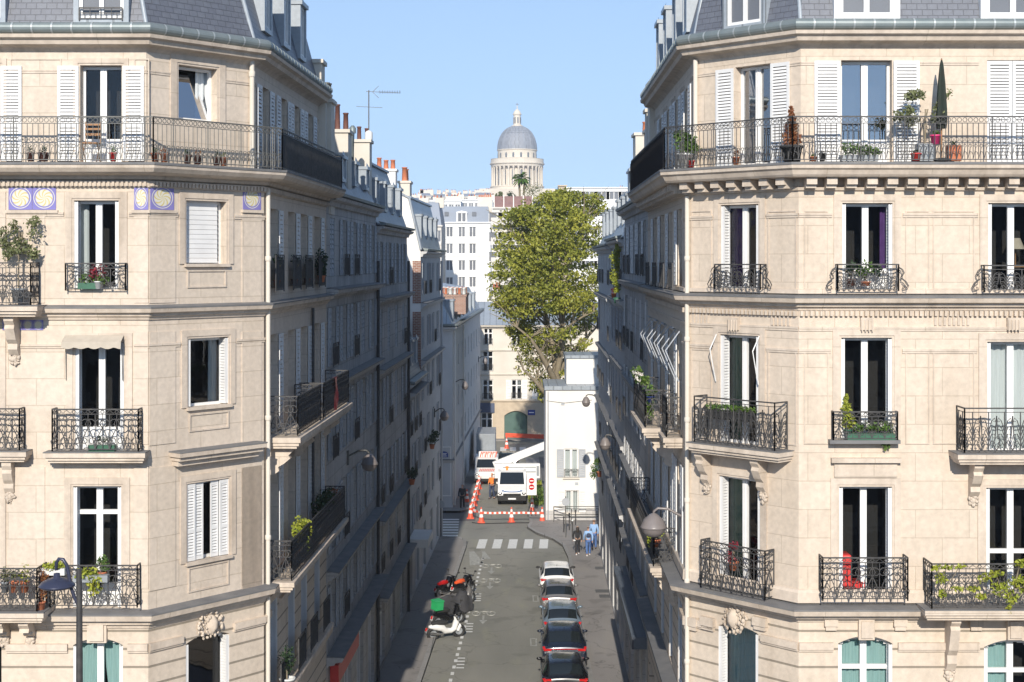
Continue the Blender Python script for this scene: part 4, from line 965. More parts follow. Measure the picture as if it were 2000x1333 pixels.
# its gable: blank rendered wall with a brick quoin strip
x0 = LX(78.6)
m = MB(); g = [(x0, 0), (x0, 17.6), (x0-.6, 20.3), (x0-1.5, 20.75), (x0-4.5, 21.2), (x0-9, 20.4), (x0-9, 0)]
m.face([(x, 78.55, z) for x, z in g][::-1]); m.face([(x, 78.75, z) for x, z in g])
for i in range(len(g)-2): (a, b), (c, d) = g[i], g[i+1]; m.face([(a, 78.55, b), (c, 78.55, d), (c, 78.75, d), (a, 78.75, b)])
m.build('gable_wall', 'plaster_white', B5)
m = MB(); m.box(WF, x0-.42, x0+.012, -78.70, -78.53, 11.0, 14.3); m.box(WF, x0-.42, x0+.012, -78.70, -78.53, 14.75, 17.0); m.build('quoin', 'old_brick', B5)
m = MB(); m.tube([(x0+.02, 78.5, 17.6), (x0-.6, 78.5, 20.33), (x0-1.5, 78.5, 20.8), (x0-4.5, 78.5, 21.25)], .07, 6); m.build('coping', 'zinc', B5)
chimney(B5, -7.3, -6.2, 79, 80.2, 19.5, 21.9, 3, wallmat='plaster_white', pr=.13, ph=.5); chimney(B5, -6.15, -5.55, 80.6, 82.2, 19.5, 21.35, 3, wallmat='plaster_cream', along='y', pr=.15, ph=.7)
chimney(B2, -6.75, -5.85, 53, 54.2, 19.5, 21.7, 3, potmat='brown_pot', ph=.8, pr=.1)
c3 = chimney(B2, -6.3, -5.68, 59.2, 60.2, 19.5, 21.85, 2, potmat='brown_pot', ph=.6, pr=.09)

# roof vent pipe
m = MB(); m.tube([(-6.5, 57.0, 20.9), (-6.15, 57.0, 20.9), (-6.12, 57.0, 21.9)], .08, 8, True); m.lathe((-6.12, 57.0, 21.9), [(.13, 0), (.13, .2), (.05, .3)], 8); m.build('vent_pipe', 'gutter_zinc', B2)
# television aerial
an = thing('tv_aerial', (-5.75, 59.6, 21.85), 'thin metal television aerial standing on a chimney against the sky', 'aerial')
m = MB(); m.tube([(-5.75, 59.6, 21.85), (-5.75, 59.6, 23.85)], .024, 5); m.build('mast', 'iron_grey', an)
m = MB(); m.lathe((-5.75, 59.6, 21.85), [(.16, 0), (.16, .3), (.1, .36), (.0, .4)], 8); m.build('foot', 'white_pot', an)
m = MB(); m.tube([(-5.85, 59.6, 23.8), (-4.5, 59.6, 23.74)], .014, 4)
for k in range(9): x = -5.3+.1*k; m.tube([(x, 59.4, 23.78), (x, 59.8, 23.78)], .01, 4); m.tube([(x, 59.6, 23.71), (x, 59.6, 23.85)], .01, 4)
for s in (-1, 1): m.tube([(-5.6, 59.6, 23.78), (-5.35, 59.6, 23.78+s*.24)], .012, 4)
m.tube([(-6.25, 59.6, 23.2), (-5.2, 59.6, 23.15)], .012, 4); m.build('antenna', 'iron_grey', an)
# shopfronts on the left
m = MB(); m.box(f2, .3, 6.4, .02, .18, .3, 3.7); m.build('shopfront', 'paint_black', B2) if False else None
m = MB(); m.box(f2, .6, 5.4, .02, .3, 3.4, 4.0); m.build('shopfront', 'red_plastic', B2)
m = MB(); m.box(f4, .3, 3.0, .05, 1.0, 3.1, 3.5); m.build('porch', 'plaster_white', B4)
# drainpipes between the facades
for Bx, fx in ((B2, f2), (B3, f3), (B5, f5)):
    m = MB(); p = fx.P(fx.L-.12, .1, 0); m.tube([(p.x, p.y, .1), (p.x, p.y, 17)], .07, 8, True); m.build('downpipe', 'iron' if Bx is not B5 else 'plaster_grey', Bx)

# building on the far corner of the side street
x6 = LX(101.6); P6 = [(-30, 101.6), (x6, 101.6), (LX(136), 136)]
B6 = thing('apartment_building', (-12, 118, 0), 'pale rendered corner building beyond the side street, with long brick chimney of many pots', 'building')
f6a, f6b = Fr(P6[0], P6[1]), Fr(P6[1], P6[2])
m = MB(); ops = [((k+.5)*f6b.L/9-.45, (k+.5)*f6b.L/9+.45, z, z+1.5) for k in range(9) for z in (3.8, 6.6, 9.5)]; wall(m, f6b, 0, f6b.L, 0, 12.5, ops, rev=.2)
ops2 = [(f6a.L-3.2-k*3.2, f6a.L-2.2-k*3.2, z, z+1.6) for k in range(7) for z in (3.8, 6.6, 9.5)]; wall(m, f6a, 0, f6a.L, 0, 12.5, ops2, rev=.2)
m.face([(LX(136), 136, 0), (-30, 136, 0), (-30, 136, 12.5), (LX(136), 136, 12.5)]); m.build('wall', 'plaster_grey', B6)
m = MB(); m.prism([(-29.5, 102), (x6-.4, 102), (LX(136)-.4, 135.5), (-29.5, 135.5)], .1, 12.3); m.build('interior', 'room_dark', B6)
for o in ops: window(B6, f6b, *o, rev=.2, sh='closed' if rnd.random() < .5 else None, shmat='shutter_grey', pitch=.25)
for o in ops2[:9]: window(B6, f6a, *o, rev=.2)
cornice(B6, P6, 12.5, .35, .35, mat='plaster_grey'); cornice(B6, P6, 3.4, .12, .2, mat='plaster_grey')
m = MB(); sweep(m, P6, [(.1, 12.52), (.38, 12.55), (.4, 12.68), (.1, 12.7)]); m.build('gutter', 'gutter_zinc', B6)
m = MB(); sweep(m, P6, [(.0, 12.6), (-1.0, 14.6), (-6, 15.4)], ends=True); m.build('roof', 'zinc', B6)
for u in (2.0, 5.5, 9, 13, 17, 22, 27): dormer(B6, f6b, u, .8, 12.8, 14.2, -.05, -1.0, 'zinc')
def stack(B, x0, x1, y0, y1, z0, z1, nx, ny):
    m = MB(); m.box(WF, x0, x1, -y1, -y0, z0, z1); m.box(WF, x0-.06, x1+.06, -y1-.06, -y0+.06, z1-.15, z1-.0); c = m.build('chimney', 'old_brick', B)
    for i in range(nx):
        for j in range(ny):
            p = MB(); px, py = x0+(x1-x0)*(i+.5)/nx, y0+(y1-y0)*(j+.5)/ny
            p.lathe((px, py, z1), [(.12, 0), (.10, .38), (.12, .4), (.12, .46), (.08, .46), (.08, .2)], 7); p.build('chimney_pot', 'white_pot' if (i+j) % 3 else 'terracotta', c)
stack(B6, -5.9, -3.3, 106, 112.5, 13.2, 14.6, 8, 4); stack(B6, -5.7, -5.2, 103.4, 104.6, 13, 14.2, 1, 3)
m = MB(); p = f6b.P(.5, .12, 0); m.tube([(p.x, p.y, .2), (p.x, p.y, 12.2)], .07, 6, True); m.build('downpipe', 'plaster_white', B6); m = MB(); p = f6b.P(9.5, .12, 0); m.tube([(p.x, p.y, .2), (p.x, p.y, 12.2)], .07, 6, True); m.build('downpipe', 'plaster_white', B6)
# enamel street plaque and its moulded frame
pl = MB(); c0 = f6a.u(867); zc = f6a.z(867, 887); pl.face([f6a.P(c0+.28*math.cos(a)*1.0, .05, zc+(.18*math.sin(a) if math.sin(a) > 0 else 0)) for a in [PI*k/8 for k in range(9)]]+[f6a.P(c0-.28, .05, zc-.22), f6a.P(c0+.28, .05, zc-.22)])
P_ = pl.build('street_plaque', 'enamel_blue', B6)
m = MB(); 
for k in range(3): m.box(f6a, c0-.2+.04*(k % 2), c0+.2-.04*(k % 2), .052, .056, zc-.16+.09*k, zc-.12+.09*k)
m.build('plaque_lettering', 'reflective_white', P_)
m = MB(); panel_frame(m, f6a, c0-.5, c0+.5, .9, zc+.5, t=.06, th=.03); m.build('moulding', 'plaster_white', B6)

# right hand side
C2, g2 = side_block('grey brown building with louvred shutters, directly beyond the right corner building', 'R', 49.55, 62.3, 19.0,
    [(4.9, 6.8), (7.7, 9.7), (10.7, 12.7), (13.6, 15.6), (16.5, 18.4)], 5, 'stone_warm', 'zinc', 21.4, .9, cors=((16.2, .3), (8.9, .25), (5.8, .25), (12.3, .15)), modes=['closed', 'open', 'open', 'closed', 'open'], shm='shutter_paint', shop=4.2, ndorm=4, seed=7)
C3, g3 = side_block('building with blue grey mansard behind a tall green climbing plant at its window', 'R', 62.35, 72.7, 17.9,
    [(4.6, 6.5), (7.2, 9.0), (10.2, 12.0), (13.2, 14.9), (15.9, 17.4)], 4, 'plaster_grey', 'zinc', 21.3, 1.3, cors=((15.3, .25), (9.2, .2), (6.3, .25), (12.4, .15)), modes=['open', 'open', 'closed', 'open', 'open'], shm='shutter_grey', shop=3.8, ndorm=3, seed=8)
C4, g4 = side_block('last building before the crossing on the right, blue grey facade and pale ledges', 'R', 72.75, 88, 17.7,
    [(4.4, 6.2), (7.2, 9.0), (10.2, 12.0), (13.0, 14.8), (15.8, 17.3)], 5, 'plaster_grey', 'zinc', 20.6, 1.3, cors=((15.15, .3), (9.1, .25), (6.3, .25), (12.2, .2)), modes=['open', 'open', 'open', 'closed', 'open'], shm='shutter_paint', shop=3.6, ndorm=4, seed=9)
m = MB(); xa = RX(62.3); g = [(xa, 16), (xa, 18.9), (xa+.9, 21.2), (xa+4, 22), (xa+9, 21), (xa+9, 16)]
for y in (61.9, 62.3): m.face([(x, y, z) for x, z in g] if y < 62 else [(x, y, z) for x, z in g][::-1])
for i in range(5): (a, b), (c, d) = g[i], g[i+1]; m.face([(a, 61.9, b), (a, 62.3, b), (c, 62.3, d), (c, 61.9, d)])
m.build('gable_wall', 'plaster_cream', C2)
chimney(C2, 5.0, 6.6, 55, 56.2, 19, 21.9, 2); chimney(C2, 5.1, 6.0, 61.3, 62.6, 19, 22.3, 1)
chimney(C3, 5.7, 6.9, 71.8, 73.2, 19, 21.4, 2, wallmat='plaster_grey'); 
m = MB(); m.box(g2, .5, g2.L-.5, 0, .5, 3.9, 4.3); m.build('shop_cornice', 'zinc_dark', C2)

# white house on the far right corner of the crossing
YW = 96.7
W_ = thing('white_house', (5, 99, 0), 'plain white house at the crossing with two shuttered windows under a wall lamp', 'house')
wp = [(2.2, YW+5.5), (2.2, YW), (9.5, YW)]; wa, wf = Fr(wp[0], wp[1]), Fr(wp[1], wp[2])
o1 = wf.rect(1102, 1129, 877, 933); o2 = wf.rect(1104, 1130, 958, 1001)
m = MB(); wall(m, wf, 0, wf.L, 0, 8.6, [o1, o2], rev=.18); wall(m, wa, 0, wa.L, 0, 8.6, []); m.face([(9.5, YW, 0), (9.5, YW+5.5, 0), (9.5, YW+5.5, 8.6), (9.5, YW, 8.6)]); m.face([(9.5, YW+5.5, 0), (2.2, YW+5.5, 0), (2.2, YW+5.5, 8.6), (9.5, YW+5.5, 8.6)]); m.build('wall', 'plaster_white', W_)
m = MB(); m.box(WF, 2.6, 9.2, -(YW+5), -(YW+.4), .1, 8.4); m.build('interior', 'room_dark', W_)
m = MB(); m.prism([(2.1, YW-.12), (9.6, YW-.12), (9.6, YW+5.6), (2.1, YW+5.6)], 8.6, 8.85); m.build('roof', 'zinc', W_)
m = MB(); u = at(1106, 700, YW+2).x; m.prism([(u, YW+1.6), (9.5, YW+1.6), (9.5, YW+5.4), (u, YW+5.4)], 8.86, 10.55); m.build('upper_storey', 'plaster_white', W_)
m = MB(); m.prism([(u-.08, YW+1.5), (9.6, YW+1.5), (9.6, YW+5.5), (u-.08, YW+5.5)], 10.55, 10.75); m.build('roof', 'zinc', W_)
Wn = window(W_, wf, *o1, rev=.16, sh='open', cur=('curtain_white', 'full'), pitch=.12, shmat='shutter_grey'); window(W_, wf, *o2, rev=.16, sh='open', cur=('curtain_white', 'full'), pitch=.12)
m = MB(); railing(m, wf, o1[0], o1[1], .1, o1[2], .55, 'guard', .012)
for k in range(7): u = o2[0]+(o2[1]-o2[0])*k/6; m.bar(wf.P(u, .04, o2[2]), wf.P(u, .04, o2[3]), .012)
m.build('window_guard', 'iron', W_)
m = MB(); m.tube([(2.35, YW-.06, .1), (2.35, YW-.06, 8.5)], .045, 6, True); m.build('downpipe', 'shutter_grey', W_)
m = MB(); m.box(wf, .02, wf.L, .001, .035, 0, .75); m.build('plinth', 'stone_warm', W_)
for o in (o1, o2): m = MB(); m.box(wf, o[0]-.1, o[1]+.1, 0, .12, o[2]-.1, o[2]-.005); m.build('window_sill', 'plaster_cream', W_)
for uu, zz_ in ((1.0, 7.6), (1.9, 2.4), (4.0, 7.9)): m = MB(); m.box(wf, uu, uu+.22, .001, .03, zz_, zz_+.18); m.build('vent', 'shutter_grey', W_)
m = MB(); m.tube([(2.25, YW-.04, 7.9), (3.4, YW-.04, 7.75), (5.2, YW-.04, 7.95)], .015, 4); m.build('wall_cable', 'iron_grey', W_)
chimney(W_, 6.6, 7.4, YW+2.2, YW+3, 10.7, 11.3, 2)

# facade closing the street
YE = 141.
Ee = thing('courtyard_building', (2, 144, 0), 'cream building closing the end of the street, arched green carriage door in sandstone base', 'building')
ef = Fr((-14, YE), (16, YE))
eops = [ef.rect(945, 962, 640, 674), ef.rect(943, 963, 686, 725), ef.rect(943, 963, 742, 781), ef.rect(999, 1019, 742, 780), ef.rect(999, 1019, 645, 675), ef.rect(1050, 1070, 645, 675), ef.rect(1050, 1070, 742, 780), ef.rect(890, 908, 686, 725), ef.rect(890, 908, 742, 780)]
m = MB(); wall(m, ef, 0, ef.L, 3.65, 10.9, eops, rev=.2); m.build('wall', 'plaster_cream', Ee)
dr = ef.rect(985, 1030, 803, 858); 
m = MB(); wall(m, ef, 0, ef.u(965), 0, 3.65, [(ef.u(940), ef.u(962), .1, 2.6)], rev=.2); wall(m, ef, ef.u(965), ef.L, 0, 3.65, [(dr[0], dr[1], .05, dr[3], .45)], d=.03, rev=.3); m.build('lower_wall', 'sandstone', Ee)
m = MB(); m.box(ef, dr[0], dr[1], -.22, -.18, .05, dr[3])
for u in [dr[0]+(dr[1]-dr[0])*k/4 for k in (1, 2, 3)]: m.box(ef, u-.03, u+.03, -.18, -.15, .1, dr[3]-.3)
m.build('carriage_door', 'green_door', Ee)
window(Ee, ef, ef.u(940), ef.u(962), .1, 2.6, rev=.2, transom=.6); m = MB(); m.box(ef, ef.u(936), ef.u(966), .0, .15, 2.6, 3.5); m.build('shop_cornice', 'blue_door', Ee)
for i, o in enumerate(eops):
    window(Ee, ef, *o, rev=.18, sh='open' if i in (3, 6) else None, pitch=.15, transom=.55)
    g = MB(); railing(g, ef, o[0], o[1], .1, o[2], .6, 'guard', .014); g.build('window_guard', 'iron', Ee)
cornice(Ee, [(-14, YE), (16, YE)], 10.9, .4, .35, mat='plaster_cream', lead=False); cornice(Ee, [(-14, YE), (16, YE)], 8.55, .12, .15, mat='plaster_cream', lead=False); cornice(Ee, [(-14, YE), (16, YE)], 3.75, .14, .2, mat='sandstone', lead=False); cornice(Ee, [(-14, YE), (16, YE)], 6.25, .1, .12, mat='plaster_cream', lead=False)
m = MB(); sweep(m, [(-14, YE), (16, YE)], [(.45, 10.92), (-5, 13.0), (-10, 10.9), (-10, 0)]); m.build('roof', 'zinc', Ee)
m = MB(); a, b, c, d = ef.rect(1031, 1045, 801, 811); m.box(ef, a, b, .03, .07, c, d); P_ = m.build('street_plaque', 'enamel_blue', Ee)
m = MB(); m.box(ef, a+.1, b-.1, .071, .075, (c+d)/2-.04, (c+d)/2+.04); m.build('plaque_lettering', 'reflective_white', P_)
chimney(Ee, -1.9, -1.1, 145, 146.5, 11.5, 14.2, 3, wallmat='plaster_cream')

# ---------------- the city beyond ----------------
def hill(Y):
    t = min(1, max(0, (Y-160)/520)); return 26*t*t*(3-2*t)
def far_building(label, px0, px1, Y, py_eave, py_roof, depth=12, wallm='far_white', roofm='far_roof', cols=4, rows=5, fl=2.9, chim=2, group=None, inset=1.5, ww=.9, wh=1.5, cols_px=None, balc=False):
    x0, x1 = (px0-CX)/F*Y, (px1-CX)/F*Y; ze = H-(py_eave-HZ)/F*Y; zr = H-(py_roof-HZ)/F*Y; zb = hill(Y)-.5
    B = thing('distant_building', ((x0+x1)/2, Y, zb), label, 'building', group)
    f = Fr((x0, Y), (x1, Y)); ops = []
    xs = [f.u(c) for c in cols_px] if cols_px else [(k+.5)*f.L/cols for k in range(cols)]
    for u in xs:
        for r in range(rows):
            z1_ = ze-.7-r*fl
            if z1_-wh > zb+1: ops.append((u-ww/2, u+ww/2, z1_-wh, z1_))
    m = MB(); wall(m, f, 0, f.L, zb, ze, ops, rev=.25)
    for a, b in (((x1, Y), (x1, Y+depth)), ((x1, Y+depth), (x0, Y+depth)), ((x0, Y+depth), (x0, Y))): m.face([(*a, zb), (*b, zb), (*b, ze), (*a, ze)])
    m.face([(x0, Y, ze), (x1, Y, ze), (x1, Y+depth, ze), (x0, Y+depth, ze)]); m.build('wall', wallm, B)
    for o in ops:
        w_ = MB(); w_.box(f, o[0], o[1], -.25, -.2, o[2], o[3]); um = (o[0]+o[1])/2
        W = MB(); W.box(f, um-.05, um+.05, -.2, -.15, o[2], o[3]); W.box(f, o[0], o[1], -.2, -.16, o[2], o[2]+.08); W.box(f, o[0], o[1], -.2, -.16, o[3]-.08, o[3]); W.box(f, o[0], o[0]+.07, -.2, -.15, o[2], o[3]); W.box(f, o[1]-.07, o[1], -.2, -.15, o[2], o[3])
        Wo = W.build('window', 'white_paint', B); w_.build('pane', 'far_window', Wo)
    m = MB(); m.box(f, -.15, f.L+.15, 0, .25, ze-.2, ze)
    for r in range(rows): m.box(f, 0, f.L, 0, .08, ze-.7-r*fl-wh-.35, ze-.7-r*fl-wh-.2)
    m.build('cornice', wallm, B)
    if balc:
        m = MB()
        for r in range(rows): m.box(f, -.2, f.L+.2, 0, 1.0, ze-.7-r*fl-wh-.4, ze-.7-r*fl-wh+.6)
        m.build('balcony', wallm, B)
    if zr > ze+.3:
        m = MB(); i_ = inset
        m.face([(x0, Y, ze), (x1, Y, ze), (x1-i_*.3, Y+i_, zr), (x0+i_*.3, Y+i_, zr)]); m.face([(x1, Y, ze), (x1, Y+depth, ze), (x1-i_*.3, Y+depth-i_, zr), (x1-i_*.3, Y+i_, zr)]); m.face([(x0, Y+depth, ze), (x0, Y, ze), (x0+i_*.3, Y+i_, zr), (x0+i_*.3, Y+depth-i_, zr)]); m.face([(x1, Y+depth, ze), (x0, Y+depth, ze), (x0+i_*.3, Y+depth-i_, zr), (x1-i_*.3, Y+depth-i_, zr)]); m.face([(x0+i_*.3, Y+i_, zr), (x1-i_*.3, Y+i_, zr), (x1-i_*.3, Y+depth-i_, zr), (x0+i_*.3, Y+depth-i_, zr)])
        m.build('roof', roofm, B)
    r_ = random.Random(int(px0*7+Y))
    for k in range(chim):
        cx_ = x0+(x1-x0)*(k+.2+.6*r_.random())/max(1, chim); wd = r_.uniform(.8, 2.2); hh = r_.uniform(.5, 1.2)
        m = MB(); zz = max(ze, zr); m.box(WF, cx_-wd/2, cx_+wd/2, -(Y+5), -(Y+4), zz-.6, zz+hh); c = m.build('chimney', 'plaster_cream', B)
        for j in range(int(wd/.5)): p = MB(); p.lathe((cx_-wd/2+.25+.5*j, Y+4.5, zz+hh), [(.12, 0), (.10, .35), (.08, .35), (.08, .3)], 6); p.build('chimney_pot', 'brown_pot' if j % 2 else 'terracotta', c)
    return B, f
M1, mf = far_building('white building with three columns of windows and blue grey attic, left of the tree', 857, 958, 215, 434, 403, cols_px=(878, 902, 923), rows=6, fl=2.42, ww=1.0, wh=1.5, chim=0, inset=1.2)
D = dormer(M1, mf, mf.u(902), 1.3, mf.z(902, 436), mf.z(902, 416), .1, -2, 'far_white')
m = MB()
for px in (872, 926): a, b, c, d = mf.rect(px-4, px+4, 414, 422); m.box(mf, a, b, -.7, -.3, c, d)
m.build('skylight', 'far_window', M1)
stack_x = at(945, 0, 219).x
m = MB(); m.box(WF, stack_x-.9, stack_x+1.2, -221, -219, 20, H+(510-386)/F*220); c = m.build('chimney', 'plaster_cream', M1)
for k in range(7): p = MB(); p.lathe((stack_x-.7+.28*k, 220, H+(510-386)/F*220), [(.11, 0), (.1, .4), (.07, .4)], 6); p.build('chimney_pot', 'terracotta', c)
far_building('cream building edge squeezed between the brick quoined building and the white block', 818, 862, 190, 440, 395, cols=3, rows=5, wallm='far_wall', chim=2)
far_building('white lower building with cluttered chimneys in front of the rooftops', 838, 900, 260, 392, 392, cols=5, rows=5, chim=3, wallm='far_white')
far_building('pale block with roof terrace seen between white building and the tree', 890, 962, 285, 390, 388, cols=6, rows=5, chim=3, wallm='far_white')
TB, tf = far_building('modern block with broad white balconies and a planted roof terrace beside the tree', 962, 1085, 195, 405, 405, cols=7, rows=7, fl=2.6, chim=0, balc=True, wallm='far_wall', ww=2.2, wh=1.3)
far_building('modern white block with wide dark windows and flat roof, right of the dome', 1092, 1235, 240, 366, 366, cols=6, rows=5, fl=2.8, chim=0, wallm='far_white', ww=2.6, wh=1.3)
m = MB(); a = at(1092, 366, 242); b_ = at(1106, 366, 242); m.box(WF, a.x, b_.x, -244, -239.2, a.z-3, a.z+.3)
q = far_building('sunlit end wall of brown brick rising beside the flat roofed white block', 1091, 1106, 238.5, 362, 362, depth=5, cols=1, rows=0, chim=0, wallm='sandstone')
skl = [(815, 842, 420, 377), (838, 872, 480, 379), (868, 905, 450, 381), (902, 930, 520, 378), (926, 962, 470, 376), (1060, 1100, 500, 384), (850, 890, 560, 376), (1195, 1240, 400, 372), (790, 822, 380, 386)]
txt = ['leftmost far rooftop on the skyline, pale walls under a grey roof', 'far rooftop with slate slope, second from the left on the skyline', 'far rooftop with long dark dormer band on the skyline', 'far rooftop midway along the skyline with clustered chimneys', 'far rooftop just left of the dome', 'far rooftop just right of the dome behind the terrace', 'farthest pale rooftop peeking above the others on the left skyline', 'far rooftop behind the flat roofed white block', 'far rooftop behind the orange chimney pots on the left']
for (a, b, Y, py), t_ in zip(skl, txt): far_building(t_, a, b, Y, py+6, py, cols=6, rows=3, chim=3, wallm='far_wall', roofm='far_roof', group='rooftops on the skyline', inset=2)
# terrace fence and planting
T_ = thing('roof_terrace_fence', at(990, 395, 196), 'purple brown plank screen around the roof terrace of the modern block', 'fence')
tz = tf.z(1000, 405)
m = MB(); m.box(tf, tf.u(965), tf.u(1040), -.6, -.5, tz, tz+1.45); m.build('planks', 'plank_fence', T_)
for px in (965, 984, 1003, 1022, 1040): m = MB(); u = tf.u(px); m.box(tf, u-.06, u+.06, -.5, -.4, tz, tz+1.6); m.build('post', 'plaster_white', T_)

# great domed church on the hill
YD = 880.; dc = at(1010, 0, YD); cx_, cy_ = dc.x, YD
zz = lambda py: H-(py-HZ)/F*YD
DB = thing('domed_church', (cx_, cy_, hill(YD)), 'huge columned drum with grey lead dome and lantern on the hill, rising over the rooftops', 'church')
s_ = YD/F
m = MB(); m.prism([(cx_-38, cy_-20), (cx_+38, cy_-20), (cx_+38, cy_+20), (cx_-38, cy_+20)], 20, zz(395)); m.prism([(cx_-22, cy_-20), (cx_+22, cy_-20), (cx_+22, cy_+20), (cx_-22, cy_+20)], 20, zz(372)+.01); m.build('church_body', 'dome_stone', DB)
rr = lambda px: px*s_
def lat(name, prof, mat, n=48, sm=False, par=DB):
    m = MB(); m.lathe((cx_, cy_, 0), prof, n, sm); return m.build(name, mat, par)
lat('stylobate', [(rr(52), zz(378)), (rr(52), zz(367)), (rr(53), zz(366.5)), (rr(53), zz(365)), (rr(44), zz(364.8))], 'dome_stone')
lat('inner_drum', [(rr(42), zz(366)), (rr(42), zz(322))], 'dome_stone')
lat('entablature', [(rr(42), zz(327)), (rr(51), zz(327)), (rr(51.4), zz(323.5)), (rr(53.5), zz(322)), (rr(53.8), zz(320.5)), (rr(52), zz(320)), (rr(51.5), zz(312.5)), (rr(52), zz(311.6)), (rr(38), zz(311.4))], 'dome_stone')
for k in range(32):
    a = 2*PI*k/32+.05; m = MB(); x, y = cx_+rr(49)*math.cos(a), cy_+rr(49)*math.sin(a); R_ = rr(1.75)
    m.lathe((x, y, 0), [(R_*1.3, zz(365)), (R_*1.3, zz(364)), (R_, zz(363.5)), (R_*.86, zz(331)), (R_*1.3, zz(329)), (R_*1.35, zz(327))], 10); m.build('column', 'dome_stone', DB)
for k in range(16):
    a = 2*PI*(k+.5)/16; m = MB(); x, y = cx_+rr(42.15)*math.cos(a), cy_+rr(42.15)*math.sin(a); t_ = Vector((-math.sin(a), math.cos(a), 0)); n_ = Vector((math.cos(a), math.sin(a), 0))
    f = Fr((x-t_.x, y-t_.y), (x+t_.x, y+t_.y)); hw = rr(2.1)
    m.face([f.P(1-hw, .1, zz(362)), f.P(1+hw, .1, zz(362))]+[f.P(1+hw*math.cos(b), .1, zz(335)+hw*math.sin(b)) for b in [PI*j/6 for j in range(7)]]); m.build('drum_window', 'far_window', DB)
    m = MB(); x, y = cx_+rr(38.1)*math.cos(a), cy_+rr(38.1)*math.sin(a); f = Fr((x-t_.x, y-t_.y), (x+t_.x, y+t_.y)); hw = rr(1.9)
    m.face([f.P(1-hw, .12, zz(309.5)), f.P(1+hw, .12, zz(309.5))]+[f.P(1+hw*math.cos(b), .12, zz(302)+hw*math.sin(b)) for b in [PI*j/6 for j in range(7)]]); m.build('attic_window', 'far_window', DB)
lat('attic', [(rr(38), zz(312)), (rr(38), zz(296)), (rr(39.5), zz(295)), (rr(39.5), zz(293.5)), (rr(37), zz(293))], 'dome_stone')
pr = [(rr(38.8)*math.cos(a)**.82+.001, zz(293.5)+(zz(247)-zz(293.5))*math.sin(a)/.985) for a in [PI/2*k/18*.93 for k in range(19)]]
lat('dome', pr, 'dome_lead', 64, True)
for k in range(16):
    a = 2*PI*k/16; m = MB(); m.tube([(cx_+r*math.cos(a), cy_+r*math.sin(a), z) for r, z in pr], rr(.45), 5); m.build('rib', 'zinc', DB)
for a in (-PI/2-.35, -PI/2+.05, -PI/2+.4):
    for f_ in (.55, .7):
        r, z = pr[int(18*f_)]; m = MB(); m.ball((cx_+r*math.cos(a), cy_+r*math.sin(a), z), rr(1.1)); m.build('dome_vent', 'zinc_dark', DB)
lat('lantern', [(rr(11), zz(249)), (rr(11.2), zz(246)), (rr(9.5), zz(245.5)), (rr(7.5), zz(244)), (rr(7), zz(226)), (rr(8.5), zz(225)), (rr(8.8), zz(223)), (rr(7.4), zz(222)), (rr(6), zz(218)), (rr(3), zz(215)), (rr(.8), zz(213)), (.3, zz(208)), (.02, zz(206))], 'dome_stone', 24)
for k in range(8): a = 2*PI*k/8+.2; m = MB(); x, y = cx_+rr(7.3)*math.cos(a), cy_+rr(7.3)*math.sin(a); f = Fr((x-math.sin(a+PI)*-1, y), (x+.001, y+1)) ; t_ = Vector((-math.sin(a), math.cos(a), 0)); f = Fr((x-t_.x, y-t_.y), (x+t_.x, y+t_.y)); m.box(f, 1-rr(1.2), 1+rr(1.2), .0, .15, zz(242), zz(230)); m.build('lantern_opening', 'far_window', DB)
m = MB(); m.tube([(cx_, cy_, zz(209)), (cx_, cy_, zz(201))], .2, 4); m.tube([(cx_-1, cy_, zz(204)), (cx_+1, cy_, zz(204))], .2, 4); m.build('cross', 'iron_grey', DB)
# ---------------- ground, street ----------------
m = MB(); ys = [-300, -60, 0, 60, 120, 160]+[160+40*k for k in range(1, 30)]+[1600]; xs = [-1100, -700, -400, -150, -60, 0, 60, 150, 400, 700, 1100]
m.grid([[(x, y, hill(y)) for x in xs] for y in ys], smooth=False); tag(m.build('ground', 'asphalt_dark'), kind='structure')
KL = lambda Y: LX(Y)+1.82
KR = lambda Y: 3.08+.0045*(Y-58)
m = MB(); m.face([(-40, -6, .004), (40, -6, .004), (40, 33, .004), (-40, 33, .004)]); m.face([(KL(33), 33, .004), (KR(33)+.4, 33, .004), (KR(90)+.3, 90, .004), (KL(90), 90, .004)]); m.face([(-30, 90, .004), (12, 90, .004), (12, 97, .004), (-30, 97, .004)]); m.face([(-2.4, 97, .004), (1.6, 97, .004), (2.6, 141, .004), (-2.4, 141, .004)]); m.face([(-12, 129, .005), (14, 129, .005), (14, 140, .005), (-12, 140, .005)])
tag(m.build('road', 'asphalt'), kind='structure')
def pave(pts, name='pavement', z=.13, kerb=()):
    m = MB(); m.prism(pts, 0, z); tag(m.build(name, 'pavement'), kind='structure')
    if kerb:
        k = MB(); f = [tuple(p) for p in kerb]; sweep(k, f, [(.0, 0), (.0, z+.012), (-.2, z+.012), (-.2, 0)]); tag(k.build('kerb', 'kerb_stone'), kind='structure')
kl = [(KL(30), 30), (KL(60), 60), (KL(88.2), 88.2), (KL(89.8)-.15, 89.8), (KL(90.7)-.55, 90.7), (-4.4, 91.1), (-9, 91.2)]
pave(kl+[(-9, 88), (LX(60)-1, 60), (LX(36)-1, 36), (-21, 33.2), (-21, 30)], kerb=kl)
kr = [(14, 95.8), (.73+.4, 95.75), (.95, 94.3), (1.5, 92.3), (2.5, 90.2), (3.0, 88.2), (KR(84.5), 84.5), (KR(60), 60), (KR(30), 30)]
pave(kr[::1]+[(22, 30), (22, 33.2), (5.5, 37), (6, 60), (14, 88)], kerb=[(1.15, 141-13), (1.13, 95.75)]+kr[2:])
